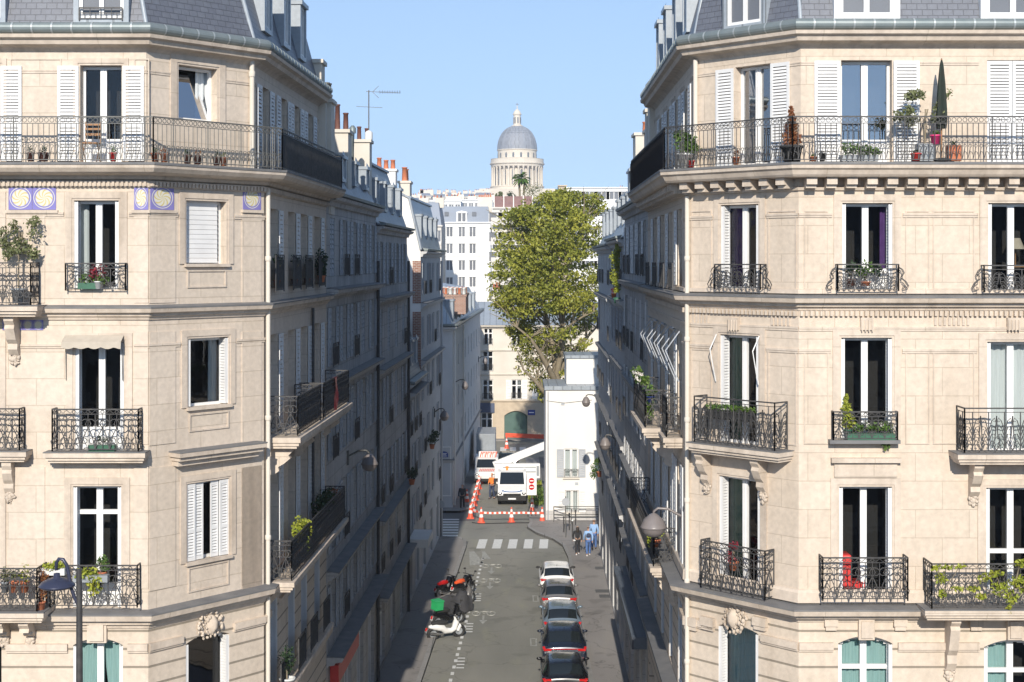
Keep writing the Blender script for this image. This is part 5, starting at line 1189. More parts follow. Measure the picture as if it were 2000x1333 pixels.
pave([(1.13, 95.75), (14, 95.75), (14, 97), (2.3, 97), (2.3, 127), (1.15, 127)][::1])
k6 = [(-30, 100.2), (x6+.6, 100.2), (x6+1.2, 101.2), (LX(129)+1.3, 129)]
pave(k6+[(LX(129)-.5, 129), (x6-.5, 102.5), (-30, 102.5)], kerb=k6)
pave([(-14, 140), (16, 140), (16, 141.2), (-14, 141.2)])
for nm, c_ in (('drain_cover', 0),):
    m = MB()
    for px, py in ((1190, 1165), (1182, 1155), (1180, 1110)):
        p = ground_at(px, py, .13); m.box(WF, p.x-.5, p.x+.5, -p.y-.35, -p.y+.35, .131, .138)
    tag(m.build('manhole', 'asphalt_dark'), kind='structure')
# repaired strips of a different tone
m = MB(); 
for a, b, c, d in ((.3, 1.1, 56, 86), (-1.2, -.2, 62, 75)): m.face([(a, c, .008), (b, c, .008), (b+.1, d, .008), (a+.15, d, .008)])
tag(m.build('road_patch', 'asphalt'), kind='structure')
m = MB(); zp = .014
def q4(x0, x1, y0, y1, sk=0): m.face([(x0, y0, zp), (x1, y0, zp), (x1+sk, y1, zp), (x0+sk, y1, zp)])
for px in (930, 960.5, 991, 1022, 1052.5): a = ground_at(px, 1072); b = ground_at(px+17, 1072); q4(a.x, b.x, 87.7, 90.6, .12)
a = ground_at(886, 1065); q4(a.x, a.x+.45, 88.6, 89.6)
for k in range(7): y = 91.6+k*.95; q4(-6.9+.03*k, -3.35-.02*k, y, y+.45)
for k in range(5): a = at(977+19*k, 0, 134).x; q4(a, a+.55, 132.6, 135.4)
for k in range(30):          # small squares bounding the cycle lane
    y = 56+k*.98; x = -2.62+(y-56)*.0335; q4(x-.07, x+.07, y, y+.45)
for px, py in ((533, 668), (468, 905), (400, 1180)):
    p = ground_at(800+px/4, 1000+py/4)
    for k in range(4): q4(p.x-.16, p.x+.16, p.y-.9+.5*k, p.y-.72+.5*k)
tag(m.build('road_marking', 'road_paint'), kind='structure')
m = MB()
for px, py in ((957, 1113), (954, 1142), (941, 1208)):
    p = ground_at(px+3, py); x, y = p.x, p.y
    for s in (-.36, .36):
        m.tube([(x+s+.2*math.cos(a), y+.9+.42*math.sin(a), zp) for a in [2*PI*k/10 for k in range(11)]], .03, 4)
    m.tube([(x-.36, y+.9, zp), (x-.1, y+1.3, zp), (x+.25, y+1.3, zp), (x+.36, y+.9, zp)], .03, 4); m.tube([(x-.1, y+1.3, zp), (x, y+.9, zp), (x+.25, y+1.3, zp)], .03, 4)
    m.face([(x-.05, y+.5, zp), (x-.05, y-.5, zp), (x+.05, y-.5, zp), (x+.05, y+.5, zp)]); m.face([(x-.2, y-.4, zp), (x, y-1.2, zp), (x+.2, y-.4, zp)])
m.face([(-2.35, 82.8, zp), (-1.55, 83.2, zp), (-2.2, 86.8, zp), (-2.5, 86.8, zp)]); m.face([(-1.7, 84.6, zp), (-1.2, 84.6, zp), (-1.6, 86.8, zp), (-1.75, 86.8, zp)])
for px, py in ((1046, 1170), (1042, 1255)):
    p = ground_at(px, py); x, y = p.x, p.y
    for d_ in (-.12, .12): q4(x+d_-.03, x+d_+.03, y-.7, y+.7)
    q4(x-.12, x+.12, y-.7, y-.55); q4(x-.12, x+.12, y+.55, y+.7)
tag(m.build('worn_marking', 'road_paint_worn'), kind='structure')

# ---------------- the big tree ----------------
YT = 107.
tr = thing('plane_tree', (at(1092, 0, YT).x, YT, 0), 'huge broad tree with olive yellow leaves and pale forked trunk behind the white house', 'tree')
def W3(px, py, dy=0): v = at(px, py, YT+dy); return v
m = MB(); base_ = Vector((at(1092, 0, YT).x, YT, 0))
m.tube([base_, W3(1090, 860), W3(1088, 780), W3(1086, 735)], [.48, .42, .38, .34], 10, True)
limbs = [[(1086, 740, 0), (1082, 690, .3), (1072, 640, .5), (1060, 590, 1), (1050, 520, 1)], [(1086, 735, 0), (1098, 680, -.5), (1098, 640, -1), (1105, 590, -1.5), (1110, 520, -1.5)],
         [(1098, 650, -1), (1118, 632, -1.6), (1140, 618, -2), (1160, 610, -2)], [(1088, 750, 0), (1068, 715, -1), (1055, 690, -1.6), (1035, 660, -2), (1010, 640, -2)], [(1090, 790, 0), (1062, 765, -.8), (1045, 745, -1.2), (1022, 722, -1.5)],
         [(1072, 640, .5), (1055, 625, 1.2), (1030, 600, 1.8)], [(1098, 640, -1), (1090, 590, -2), (1080, 530, -2.6)], [(1060, 590, 1), (1075, 520, 1), (1090, 450, 0)], [(1110, 520, -1.5), (1135, 470, -1), (1140, 430, -1)], [(1050, 520, 1), (1020, 470, 0), (1000, 450, 0)], [(1086, 735, 0), (1115, 690, .8), (1145, 660, 1.5), (1165, 640, 1.5)]]
for L in limbs:
    n = len(L); m.tube([W3(*p) for p in L], [(.24 if L[0][1] > 700 else .13)*(1-.75*k/(n-1)) for k in range(n)], 7, True)
for _ in range(90):
    L = rnd.choice(limbs); k = rnd.randrange(1, len(L)); p = W3(*L[k]); q = p+Vector((rnd.uniform(-2, 2), rnd.uniform(-1.5, 1.5), rnd.uniform(.5, 2.5))); m.tube([p, p.lerp(q, .5)+Vector((rnd.uniform(-.2, .2), 0, rnd.uniform(-.1, .3))), q], [.07, .045, .015], 4, True)
m.build('trunk', 'bark', tr)
prof_ = [(378, 1110, 22), (388, 1100, 62), (402, 1095, 88), (425, 1085, 104), (455, 1077, 114), (500, 1073, 116), (560, 1072, 115), (610, 1078, 108), (650, 1088, 100), (690, 1102, 92), (730, 1100, 88), (765, 1085, 55), (785, 1080, 25)]
def env(py):
    for i in range(len(prof_)-1):
        if prof_[i][0] <= py <= prof_[i+1][0]:
            t = (py-prof_[i][0])/(prof_[i+1][0]-prof_[i][0]); return prof_[i][1]*(1-t)+prof_[i+1][1]*t, prof_[i][2]*(1-t)+prof_[i+1][2]*t
m = MB(); cl = 0
while cl < 540:
    py = rnd.uniform(380, 785)
    c0, hw = env(py); a = rnd.uniform(0, 2*PI)
    if py > 620 and rnd.random() < (.35+(py-620)/200)*(1 if math.sin(a) < .1 else .25)*(1 if math.cos(a) > -.5 else .6): continue
    q = (rnd.random()**.4) if rnd.random() < .85 else rnd.random()
    q *= 1 if py < 650 else .95
    dxp = hw*q*math.cos(a)*.93; dy = 4.1*(hw/116)*q*math.sin(a)
    p = W3(c0+dxp, py, dy); r = rnd.uniform(.4, .9)
    if py > 612 and dy < 1.2 and 1035 < c0+dxp < 1140 and rnd.random() < .8: continue
    m.leaves(p, r*1.15, r*1.15, r*.62, int(105*r*r)+30, .13, hollow=.35); cl += 1
m.build('crown', 'leaf_tree', tr)
# terrace palm and shrubs, street greenery
pm = thing('palm_tree', at(1018, 392, 198), 'small fan palm on the roof terrace in front of the dome', 'palm')
m = MB()
for dx in (-.15, .25): m.tube([at(1018, 398, 198)+Vector((dx, 0, 0)), at(1018, 352, 198)+Vector((dx*2, 0, .3))], .15, 7, True)
m.build('trunk', 'bark', pm); m = MB(); c = at(1018, 348, 198)
for k in range(46):
    a = rnd.uniform(0, 2*PI); e = rnd.uniform(-.9, 1.2); d = Vector((math.cos(a)*math.cos(e), math.sin(a)*math.cos(e), math.sin(e))); s = Vector((-math.sin(a), math.cos(a), 0))*.12
    p1 = c+d*.5; p2 = c+d*1.05+Vector((0, 0, -.15)); p3 = c+d*1.45+Vector((0, 0, -.45)); m.face([c, p1+s, p2+s*1.4, p3, p2-s*1.4, p1-s])
m.build('crown', 'leaf_green', pm)
for px, py, rx, rz, mt, lb in ((974, 383, .55, .6, 'leaf_olive', 'small round shrub at the left end of the roof terrace'), (1000, 384, .8, .9, 'leaf_dark', 'dark shrub at the foot of the terrace palm'), (1040, 375, 1.7, 1.3, 'leaf_olive', 'grey green olive tree on the roof terrace right of the palm')):
    s_t = thing('shrub', at(px, 397, 197.5), lb, 'shrub'); m = MB(); m.tube([at(px, 398, 197.5), at(px, py, 197.5)], .08, 5); m.build('stem', 'bark', s_t)
    m = MB(); c = at(px, py, 197.5)
    for _ in range(12): m.leaves(c+Vector((rnd.uniform(-.6, .6)*rx, rnd.uniform(-.5, .5), rnd.uniform(-.6, .7)*rz)), rx*.5, .6, rz*.5, 60, .1)
    m.build('foliage', mt, s_t)
# verge right of the truck
m = MB()
p = ground_at(1048, 985)
for _ in range(1500): m.leaf((p.x+rnd.uniform(-.55, .5), p.y+rnd.uniform(-1.5, 9), .16+rnd.random()*.25), .09)
tag(m.build('ground_cover', 'leaf_lime', None), 'low yellow green weeds along the foot of the white house', 'weeds', kind='stuff')
sh = thing('shrub', (1.75, 103.0, .13), 'dark green bush against the white house beside the lifting truck', 'shrub'); m = MB()
for _ in range(14): m.leaves((1.75+rnd.uniform(-.3, .3), 103+rnd.uniform(-.8, .8), .7+rnd.uniform(-.4, .5)), .4, .4, .35, 70, .07)
m.build('foliage', 'leaf_green', sh); m = MB(); m.tube([(1.75, 103, .1), (1.75, 103, .9)], .04, 5); m.build('stem', 'bark', sh)
# ---------------- vehicles ----------------
def cat(vals, t):
    i = max(0, min(len(vals)-2, int(t))); f = t-i
    p = [vals[max(0, i-1)], vals[i], vals[i+1], vals[min(len(vals)-1, i+2)]]
    return [.5*(2*b+(c-a)*f+(2*a-5*b+4*c-d)*f*f+(-a+3*b-3*c+d)*f**3) for a, b, c, d in zip(*p)]
def make_car(label, X, Y, L=4.2, Wd=1.78, Ht=1.48, kind='hatch', pm='paint_grey', rot=0, group='cars parked nose to tail along the right kerb', plate='white'):
    hw = Wd/2; zb = .92
    # stations from tail to nose: y, z of centre top, z of belt, half width belt, half width roof edge
    if kind == 'hatch': S = [(0, .62, .6, .80, .55), (.06, .95, .88, .93, .72), (.16, 1.02, .93, .97, .76), (.34, 1.24, .95, .985, .72), (.62, 1.43, .95, 1, .70), (1.2, 1.49, .95, 1, .70), (1.9, 1.48, .93, 1, .70), (2.35, 1.38, .93, 1, .69), (2.95, 1.06, .93, .99, .72), (3.2, .97, .90, .98, .78), (3.7, .86, .80, .95, .74), (4.05, .68, .62, .86, .66), (4.15, .5, .48, .78, .5)]
    else: S = [(0, .66, .62, .82, .6), (.06, 1.0, .92, .94, .74), (.2, 1.10, .98, .97, .78), (.5, 1.36, 1.02, .99, .72), (.8, 1.56, 1.02, 1, .70), (1.4, 1.64, 1.02, 1, .70), (2.1, 1.63, 1.0, 1, .70), (2.55, 1.52, 1.0, 1, .69), (3.15, 1.18, 1.0, .99, .74), (3.4, 1.09, .98, .98, .8), (3.95, .98, .9, .95, .76), (4.3, .74, .68, .86, .66), (4.42, .5, .48, .78, .5)]
    k = L/S[-1][0]; kz = Ht/max(s[1] for s in S)
    S = [(y*k, z*kz, b*kz, w_, r_) for y, z, b, w_, r_ in S]
    R = thing('parked_car', (X, Y, 0), label, 'car', group); Mx = Matrix.Translation((X, Y, .0)) @ Matrix.Rotation(rot, 4, 'Z')
    def ring(t):
        y, zt, b, w_, r_ = cat(S, t); return [(w_*hw*.90, .24), (w_*hw*.985, .42), (w_*hw, (.42+b)/2), (w_*hw*.985, b), (w_*hw*.955, b+.03 if zt > b+.1 else b), (r_*hw*1.03, max(b+.04, zt-.10)), (r_*hw*.92, max(b+.05, zt-.035)), (r_*hw*.5, zt), (0, zt+.012)], y
    def surf(t, s, off=0):
        pts, y = ring(t); v = cat(pts, s); return Mx @ Vector((v[0]+off, y, v[1]))
    NT = 60; NS = 24
    m = MB(); rows = []
    for i in range(NT+1):
        t = i/NT*(len(S)-1); r1 = [surf(t, j/NS*8) for j in range(NS+1)]; pts, y = ring(t)
        r2 = [Mx @ Vector((-cat(pts, j/NS*8)[0], y, cat(pts, j/NS*8)[1])) for j in range(NS, -1, -1)]
        rows.append(r1+r2[1:])
    m.grid(rows, smooth=True); m.face(rows[0][::-1]); m.face(rows[-1]); m.build('body', pm, R)
    def patch(t0, t1, s0, s1, nm, mat, off=.008, n=8, par=R, mirror=False, side=1):
        g = MB(); rws = []
        for i in range(n+1):
            rw = []
            for j in range(n+1):
                t, s = t0+(t1-t0)*i/n, s0+(s1-s0)*j/n
                p = surf(t, s); a = surf(t+.02, s)-surf(t-.02, s) if t > .02 else surf(t+.02, s)-p; b = surf(t, min(8, s+.02))-surf(t, s-.02)
                nn = a.cross(b); nn = nn.normalized() if nn.length > 1e-9 else Vector((0, 0, 1))
                c0 = Mx @ Vector((0, 2, .6))
                if nn.dot(p-c0) < 0: nn = -nn
                p = p+nn*off
                if side < 0: q = Mx.inverted() @ p; q.x *= -1; p = Mx @ q
                rw.append(p)
            rws.append(rw)
        if mirror:
            for rw in rws:
                rw += [Mx @ Vector((-(Mx.inverted() @ p).x, (Mx.inverted() @ p).y, (Mx.inverted() @ p).z)) for p in rw[::-1][1:]]
        g.grid(rws); return g.build(nm, mat, par)
    patch(2.35, 3.85, 5.6, 8, 'rear_window', 'car_glass', mirror=True); patch(7.0, 8.3, 5.6, 8, 'windscreen', 'car_glass', mirror=True)
    for sd in (1, -1):
        patch(3.3, 4.9, 4.25, 4.92, 'side_window', 'car_glass', side=sd); patch(5.05, 7.3, 4.25, 4.92, 'side_window', 'car_glass', side=sd)
    def lb(x0, x1, y0, y1, z0, z1, nm, mat, bev=True):
        g = MB(); P = [Mx @ Vector(p) for p in ((x0, y0, z0), (x1, y0, z0), (x1, y1, z0), (x0, y1, z0), (x0, y0, z1), (x1, y0, z1), (x1, y1, z1), (x0, y1, z1))]
        for f in ((0, 1, 5, 4), (1, 2, 6, 5), (2, 3, 7, 6), (3, 0, 4, 7), (4, 5, 6, 7), (3, 2, 1, 0)): g.face([P[i] for i in f])
        o = g.build(nm, mat, R)
        if bev: mo = o.modifiers.new('b', 'BEVEL'); mo.width = .02; mo.segments = 2
        return o
    for sd in (1, -1):
        patch(.75, 1.9, 3.1, 4.6, 'tail_light', 'tail_red', side=sd, off=.014)
    for sd in (1, -1): lb(min(sd*hw*.58, sd*hw*.9), max(sd*hw*.58, sd*hw*.9), -.015, .06, .88*kz, .95*kz, 'tail_light', 'tail_red')
    if kind == 'suv': lb(-hw*.8, hw*.8, -.01, .05, .94*kz, .965*kz, 'light_bar', 'tail_red')
    lb(-hw*.88, hw*.88, -.05, .1, .28, .52, 'bumper', pm if kind == 'hatch' else 'cloth_black'); lb(-.26, .26, -.07, .0, .42 if kind != 'hatch' else .56, .54 if kind != 'hatch' else .68, 'number_plate', 'plate_white', False)
    pass
    for sd in (1, -1):
        g = MB(); g.ball(Mx @ Vector((sd*(hw+.03), L*.66, 1.0*kz)), .12, .07, .065); g.build('wing_mirror', pm if 'white' not in pm else 'rubber', R)
        for yy in (.72, L-.82):
            g = MB(); c = Mx @ Vector((sd*(hw-.13), yy, .32)); ax = (Mx.to_3x3() @ Vector((1, 0, 0))).normalized(); up_ = Vector((0, 0, 1)); fw = ax.cross(up_)
            rws = [[c+ax*o+(up_*math.cos(a)+fw*math.sin(a))*r for a in [2*PI*q/20 for q in range(20)]] for o, r in ((-.1, .02), (-.1, .29), (-.07, .32), (.09, .32), (.135, .29), (.135, .02))]
            g.grid(rws, True); wh = g.build('wheel', 'rubber', R)
            g = MB(); g.grid([[c+ax*(sd*.14 if sd > 0 else -.105)+(up_*math.cos(a)+fw*math.sin(a))*r for a in [2*PI*q/16 for q in range(16)]] for r in (.0, .2)], True); g.build('rim', 'chrome', wh)
    g = MB(); p = surf(4.2, 8); g.tube([p, p+Vector((0, -.15, .14))], .01, 4); g.build('aerial', 'rubber', R)
    return R
make_car('black hatchback nearest the viewer, cut by the bottom edge', 2.05, 57.0, 4.25, 1.84, 1.47, 'hatch', 'paint_black')
make_car('glossy navy black car with full width red tail light bar, second in the row', 2.18, 61.4, 4.3, 1.90, 1.62, 'suv', 'paint_navy')
make_car('blue silver hatchback, third in the parked row between the navy and the grey car', 2.25, 65.9, 4.2, 1.76, 1.50, 'hatch', 'paint_silver')
make_car('grey hatchback parked behind the white car, fourth in the row', 2.25, 70.6, 4.0, 1.76, 1.50, 'hatch', 'paint_grey')
make_car('white hatchback at the head of the row, nearest the zebra crossing', 2.28, 74.9, 4.1, 1.78, 1.48, 'hatch', 'paint_white')
make_car('dark green car standing beyond the lifting truck in leaf shade', -.35, 119.5, 4.2, 1.78, 1.48, 'hatch', 'paint_dark_green', group='vehicles beyond the barrier')

def profile_body(mb, X, Y, prof, hw, inset=.06):
    """side profile (y, z) extruded across, with softened flanks"""
    for s in (-1, 1): mb.face([(X+s*hw, Y+y, z) for y, z in (prof if s < 0 else prof[::-1])])
    n = len(prof)
    for i in range(n): (a, b), (c, d) = prof[i], prof[(i+1) % n]; mb.face([(X-hw, Y+a, b), (X-hw, Y+c, d), (X+hw, Y+c, d), (X+hw, Y+a, b)])
def bev(o, w=.05): mo = o.modifiers.new('b', 'BEVEL'); mo.width = w; mo.segments = 3; mo.limit_method = 'ANGLE'; return o
def wheels(R, X, Y, ys, hw, r=.36):
    for yy in ys:
        for s in (-1, 1):
            g = MB(); c = Vector((X+s*(hw-.12), Y+yy, r))
            g.grid([[c+Vector((o, q*math.sin(a), q*math.cos(a))) for a in [2*PI*k/18 for k in range(18)]] for o, q in ((-.11, .02), (-.11, r*.9), (-.08, r), (.08, r), (.11, r*.9), (.11, .02))], True); w_ = g.build('wheel', 'rubber', R)
            g = MB(); g.grid([[c+Vector((s*.115, q*math.sin(a), q*math.cos(a))) for a in [2*PI*k/12 for k in range(12)]] for q in (0, r*.55)], True); g.build('rim', 'grey_plastic', w_)
# lifting truck, facing the viewer
TX, TY = 0.0, 103.0
T = thing('lifting_truck', (TX, TY, 0), 'white truck with raised lifting arm and orange beacon, facing the viewer behind the barrier', 'truck', 'vehicles beyond the barrier')
m = MB(); profile_body(m, TX, TY, [(.05, .45), (.0, .75), (.12, 1.05), (.75, 1.35), (1.35, 2.15), (1.6, 2.22), (2.6, 2.22), (2.75, 2.1), (2.75, .45)], .98); bev(m.build('cab', 'white_paint', T), .09)
m = MB(); a, b = Vector((TX, TY+.78, 1.38)), Vector((TX, TY+1.36, 2.13)); n_ = Vector((0, -.75, .6)).normalized()*.02
m.face([a+Vector((-.86, 0, 0))+n_, a+Vector((.86, 0, 0))+n_, b+Vector((.8, 0, 0))+n_, b+Vector((-.8, 0, 0))+n_]); m.build('windscreen', 'car_glass', T)
m = MB(); m.box(WF, TX-1.0, TX+1.0, -TY-.1, -TY+.12, .35, .72); bev(m.build('bumper', 'rubber', T), .06); 
m = MB(); m.box(WF, TX-.62, TX+.62, -TY-.02, -TY+.045, .74, .86); m.build('grille', 'rubber', T)
m = MB(); m.box(WF, TX-.27, TX+.27, -TY+.1, -TY+.135, .46, .57); m.build('number_plate', 'plate_white', T)
m = MB()
for k in range(9): x = TX-.72+.16*k; q = .32-.2*(1-(2*k/8-1)**2)**.5; m.box(WF, x, x+.165, -TY-.5, -TY-.02-q*.0, .90+q*.35, .955+q*.35)
m.build('stripe', 'paint_blue', T)
for s in (-1, 1):
    m = MB(); m.ball((TX+s*.82, TY+.03, .86), .15, .09, .11); m.build('headlight', 'chrome', T)
    m = MB(); m.tube([(TX+s*.98, TY+1.1, 1.5), (TX+s*1.18, TY+1.0, 1.6)], .03, 5); m.box(WF, TX+s*1.2-.09, TX+s*1.2+.09, -TY-1.08, -TY-.98, 1.35, 1.75); m.build('wing_mirror', 'rubber', T)
m = MB(); m.box(WF, TX-1.0, TX+1.0, -TY-6.6, -TY-2.85, .75, 1.05); m.build('chassis_bed', 'grey_plastic', T)
m = MB(); m.lathe((TX-.35, TY+2.0, 2.22), [(.13, 0), (.14, .05), (.13, .2), (.08, .25), (0, .26)], 10); m.lathe((TX-.35, TY+2.0, 2.22), [(.13, 0)]*2, 6); m.build('beacon', 'hiviz_orange', T)
m = MB(); m.box(WF, TX-.8, TX+.8, -TY-2.1, -TY-1.9, 2.22, 2.36); m.build('light_bar', 'white_paint', T)
m = MB(); m.lathe((TX-.9, TY+3.6, 1.05), [(.4, 0), (.4, .5), (.3, .6), (.3, 1.2), (0, 1.2)], 12); m.build('turret', 'white_paint', T)
m = MB(); f = Fr((TX-1.25, TY+3.2), (TX+2.0, TY+3.2)); m.box(f, 0, f.L, 0, .5, 1.5, 2.55); bev(m.build('lower_arm', 'white_paint', T), .05)
m = MB(); m.box(f, .6, f.L-.3, .501, .52, 1.95, 2.02); m.box(f, .6, f.L-.3, .501, .52, 2.28, 2.34); m.box(f, f.L-.25, f.L-.08, .501, .52, 1.7, 2.4); m.build('arm_trim', 'grey_plastic', T)
m = MB(); a = Vector((TX-1.3, TY+3.7, 2.3)); b = Vector((TX+3.6, TY+4.3, 4.15)); d = (b-a).normalized(); up_ = Vector((-d.z, 0, d.x))*.27; sd = Vector((0, .2, 0))
P = [a-up_-sd, a+up_-sd, a+up_+sd, a-up_+sd]; Q = [p+(b-a) for p in P]; m.grid([P, Q], True, False); m.face(P[::-1]); m.face(Q); bev(m.build('upper_arm', 'white_paint', T), .03)
m = MB(); m.tube([(TX-.6, TY+3.5, 1.9), (TX+.5, TY+3.7, 2.75)], .06, 8, True); m.build('hydraulic_ram', 'chrome', T)
wheels(T, TX, TY, (.85, 5.2), 1.0)
# white van on the left, bonnet to the viewer
VX, VY = -1.95, 112.5
V = thing('van', (VX, VY, 0), 'white van with red and white chevrons, parked close to the left wall behind the cones', 'van', 'vehicles beyond the barrier')
m = MB(); profile_body(m, VX, VY, [(.05, .35), (0, .75), (.15, .95), (.95, 1.15), (1.6, 1.78), (1.8, 1.85), (4.2, 1.85), (4.3, 1.7), (4.3, .35)], .88); bev(m.build('body', 'white_paint', V), .09)
m = MB(); a, b = Vector((VX, VY+.98, 1.19)), Vector((VX, VY+1.58, 1.75)); m.face([a+Vector((-.76, 0, 0))+n_, a+Vector((.76, 0, 0))+n_, b+Vector((.7, 0, 0))+n_, b+Vector((-.7, 0, 0))+n_]); m.build('windscreen', 'car_glass', V)
m = MB(); m.box(WF, VX-.85, VX+.85, -VY-.1, -VY+.08, .3, .5); m.build('bumper', 'rubber', V)
m = MB()
for k in range(10):
    x = VX-.55+.13*k; z = 1.9; m.face([(x, VY+1.9+.1*(k % 3), 1.87), (x+.08, VY+1.9, 1.87), (x+.2, VY+1.9, 2.3), (x+.12, VY+1.9, 2.3)]); 
    m.face([(x, VY+.3, .985+.03), (x+.06, VY+.3, 1.015), (x+.14, VY+.8, 1.14), (x+.08, VY+.8, 1.14)])
m.build('chevrons', 'cone_orange', V)
m = MB(); m.box(WF, VX-.6, VX+.75, -VY-2.1, -VY-1.95, 1.86, 2.32); m.build('roof_board', 'reflective_white', V)
for s in (-1, 1): m = MB(); m.ball((VX+s*.7, VY+.06, .8), .16, .08, .09); m.build('headlight', 'chrome', V)
wheels(V, VX, VY, (.8, 3.5), .88, .31)
G_ = thing('box_truck', (-2.1, 121, 0), 'grey box body truck parked beyond the white van', 'truck', 'vehicles beyond the barrier')
m = MB(); m.box(WF, -2.9, -1.35, -126, -121, .7, 2.9); bev(m.build('box_body', 'grey_plastic', G_), .04); m = MB(); m.box(WF, -2.85, -1.4, -126, -120.2, .35, .7); m.box(WF, -2.85, -1.4, -121, -119.6, .7, 1.6); bev(m.build('cab', 'paint_silver', G_), .06)
m = MB(); m.box(WF, -2.7, -1.55, -119.62, -119.58, 1.1, 1.5); m.build('windscreen', 'car_glass', G_); wheels(G_, -2.12, 119.6, (.8, 5.2), .75, .33)

# two wheelers
def make_scooter(label, X, Y, rot, pm, seat='rubber', box=None, covered=False, z=0, name='parked_scooter', moto=False):
    R = thing(name, (X, Y, z), label, 'scooter' if not moto else 'motorbike', 'two wheelers by the left kerb'); Mx = Matrix.Translation((X, Y, z)) @ Matrix.Rotation(rot, 4, 'Z') @ Matrix.Rotation(math.radians(6), 4, 'Y')
    T3 = lambda p: Mx @ Vector(p)
    def tb(pts, r, mat, nm, n=8, par=R): g = MB(); g.tube([T3(p) for p in pts], r, n, True, cap=True); return g.build(nm, mat, par)
    for yy, rr_ in ((-.62, .25), (.66, .25)):
        g = MB(); g.tube([T3((0, yy+rr_*math.cos(a), rr_+.02+rr_*math.sin(a))) for a in [2*PI*k/16 for k in range(17)]], .07, 8, True); w_ = g.build('wheel', 'rubber', R)
        g = MB(); g.grid([[T3((o, yy+q*math.cos(a), rr_+.02+q*math.sin(a))) for a in [2*PI*k/12 for k in range(12)]] for o, q in ((-.03, .17), (-.03, .02), (.03, .02), (.03, .17))], True); g.build('rim', 'grey_plastic', w_)
    if covered:
        g = MB(); rows = []
        for i in range(13):
            t = i/12; y = -1.0+2.05*t; h = .78+.28*math.sin(t*5.5)*.5+(.32 if .6 < t < .85 else 0); wd = .27+.15*math.exp(-((t-.72)/.12)**2)
            rows.append([T3((wd*math.cos(a)*(1.05 if math.sin(a) < .3 else .8)+rnd.uniform(-.02, .02), y, max(.1, h*max(0, math.sin(a))**.6+rnd.uniform(-.02, .02)+.06))) for a in [PI*k/10 for k in range(11)]])
        g.grid(rows); g.face(rows[0]); g.face(rows[-1][::-1]); g.build('cover', 'cover_grey', R); return R
    tb([(0, -.85, .62), (0, -.55, .60), (0, -.2, .52), (0, -.05, .36), (0, .25, .32), (0, .42, .42), (0, .5, .72), (0, .46, .95)], [.06, .16, .17, .15, .12, .14, .15, .09], pm, 'body', 10)
    tb([(0, .60, .30), (0, .66, .50), (0, .72, .52)], .10, pm, 'mudguard')
    tb([(0, -.72, .74), (0, -.4, .76), (0, -.1, .74), (0, .02, .70)], [.08, .13, .13, .08], seat, 'seat', 10)
    tb([(-.34, .34, 1.0), (-.2, .42, .99), (0, .46, .97), (.2, .42, .99), (.34, .34, 1.0)], .022, 'rubber', 'handlebar', 6)
    for s in (-1, 1): tb([(s*.24, .42, 1.0), (s*.32, .44, 1.18)], .012, 'rubber', 'mirror_stalk', 5); g = MB(); g.ball(T3((s*.34, .44, 1.22)), .07, .03, .05); g.build('mirror', 'rubber', R)
    g = MB(); g.ball(T3((0, .6, .86)), .10, .07, .08); g.build('headlight', 'chrome', R); tb([(.0, -.95, .58), (.0, -.98, .45)], .055, 'tail_red', 'tail_light')
    g = MB(); P = [T3(p) for p in ((-.1, -1.0, .38), (.1, -1.0, .38), (.1, -.97, .55), (-.1, -.97, .55))]; g.face(P); g.face(P[::-1]); g.build('number_plate', 'plate_white', R)
    tb([(.14, -.15, .25), (.16, -.5, .3), (.17, -.85, .38)], [.03, .06, .06], 'chrome', 'exhaust')
    if moto: tb([(0, .0, .72), (0, .15, .86), (0, .35, .84)], [.1, .17, .1], pm, 'fuel_tank', 10)
    if box:
        g = MB(); P = [T3((x, y, zz_)) for zz_ in (.86, 1.24) for x, y in ((-.2, -.9), (.2, -.9), (.2, -.48), (-.2, -.48))]
        for f in ((0, 1, 5, 4), (1, 2, 6, 5), (2, 3, 7, 6), (3, 0, 4, 7), (4, 5, 6, 7), (3, 2, 1, 0)): g.face([P[i] for i in f])
        o = g.build('delivery_box', box, R); bev(o, .04)
        g = MB(); P = [T3((x, y, zz_)) for zz_ in (1.25, 1.3) for x, y in ((-.22, -.92), (.22, -.92), (.22, -.46), (-.22, -.46))]
        for f in ((0, 1, 5, 4), (1, 2, 6, 5), (2, 3, 7, 6), (3, 0, 4, 7), (4, 5, 6, 7)): g.face([P[i] for i in f])
        g.build('box_lid', box, o)
    return R
make_scooter('white and black scooter nearest the viewer, number plate to the kerb', -3.0, 66.9, math.radians(-62), 'paint_white')
make_scooter('scooter carrying a bright green delivery box', -3.0, 69.3, math.radians(-50), 'paint_black', box='box_green')
make_scooter('scooter hidden under a dark grey cover, behind the green box', -2.85, 71.6, math.radians(-48), 'paint_black', covered=True)
make_scooter('silver grey scooter between the dark cover and the orange seat', -2.5, 73.4, math.radians(-40), 'paint_grey')
make_scooter('black motorbike with a vivid orange seat pad, farthest along the kerb', -2.5, 75.6, math.radians(-35), 'paint_black', seat='seat_orange', moto=True, name='parked_motorbike')
make_scooter('dark motorbike half in shade at the kerb, left of the orange seat', -3.35, 75.3, math.radians(-35), 'paint_black', seat='tail_red', moto=True, name='parked_motorbike')

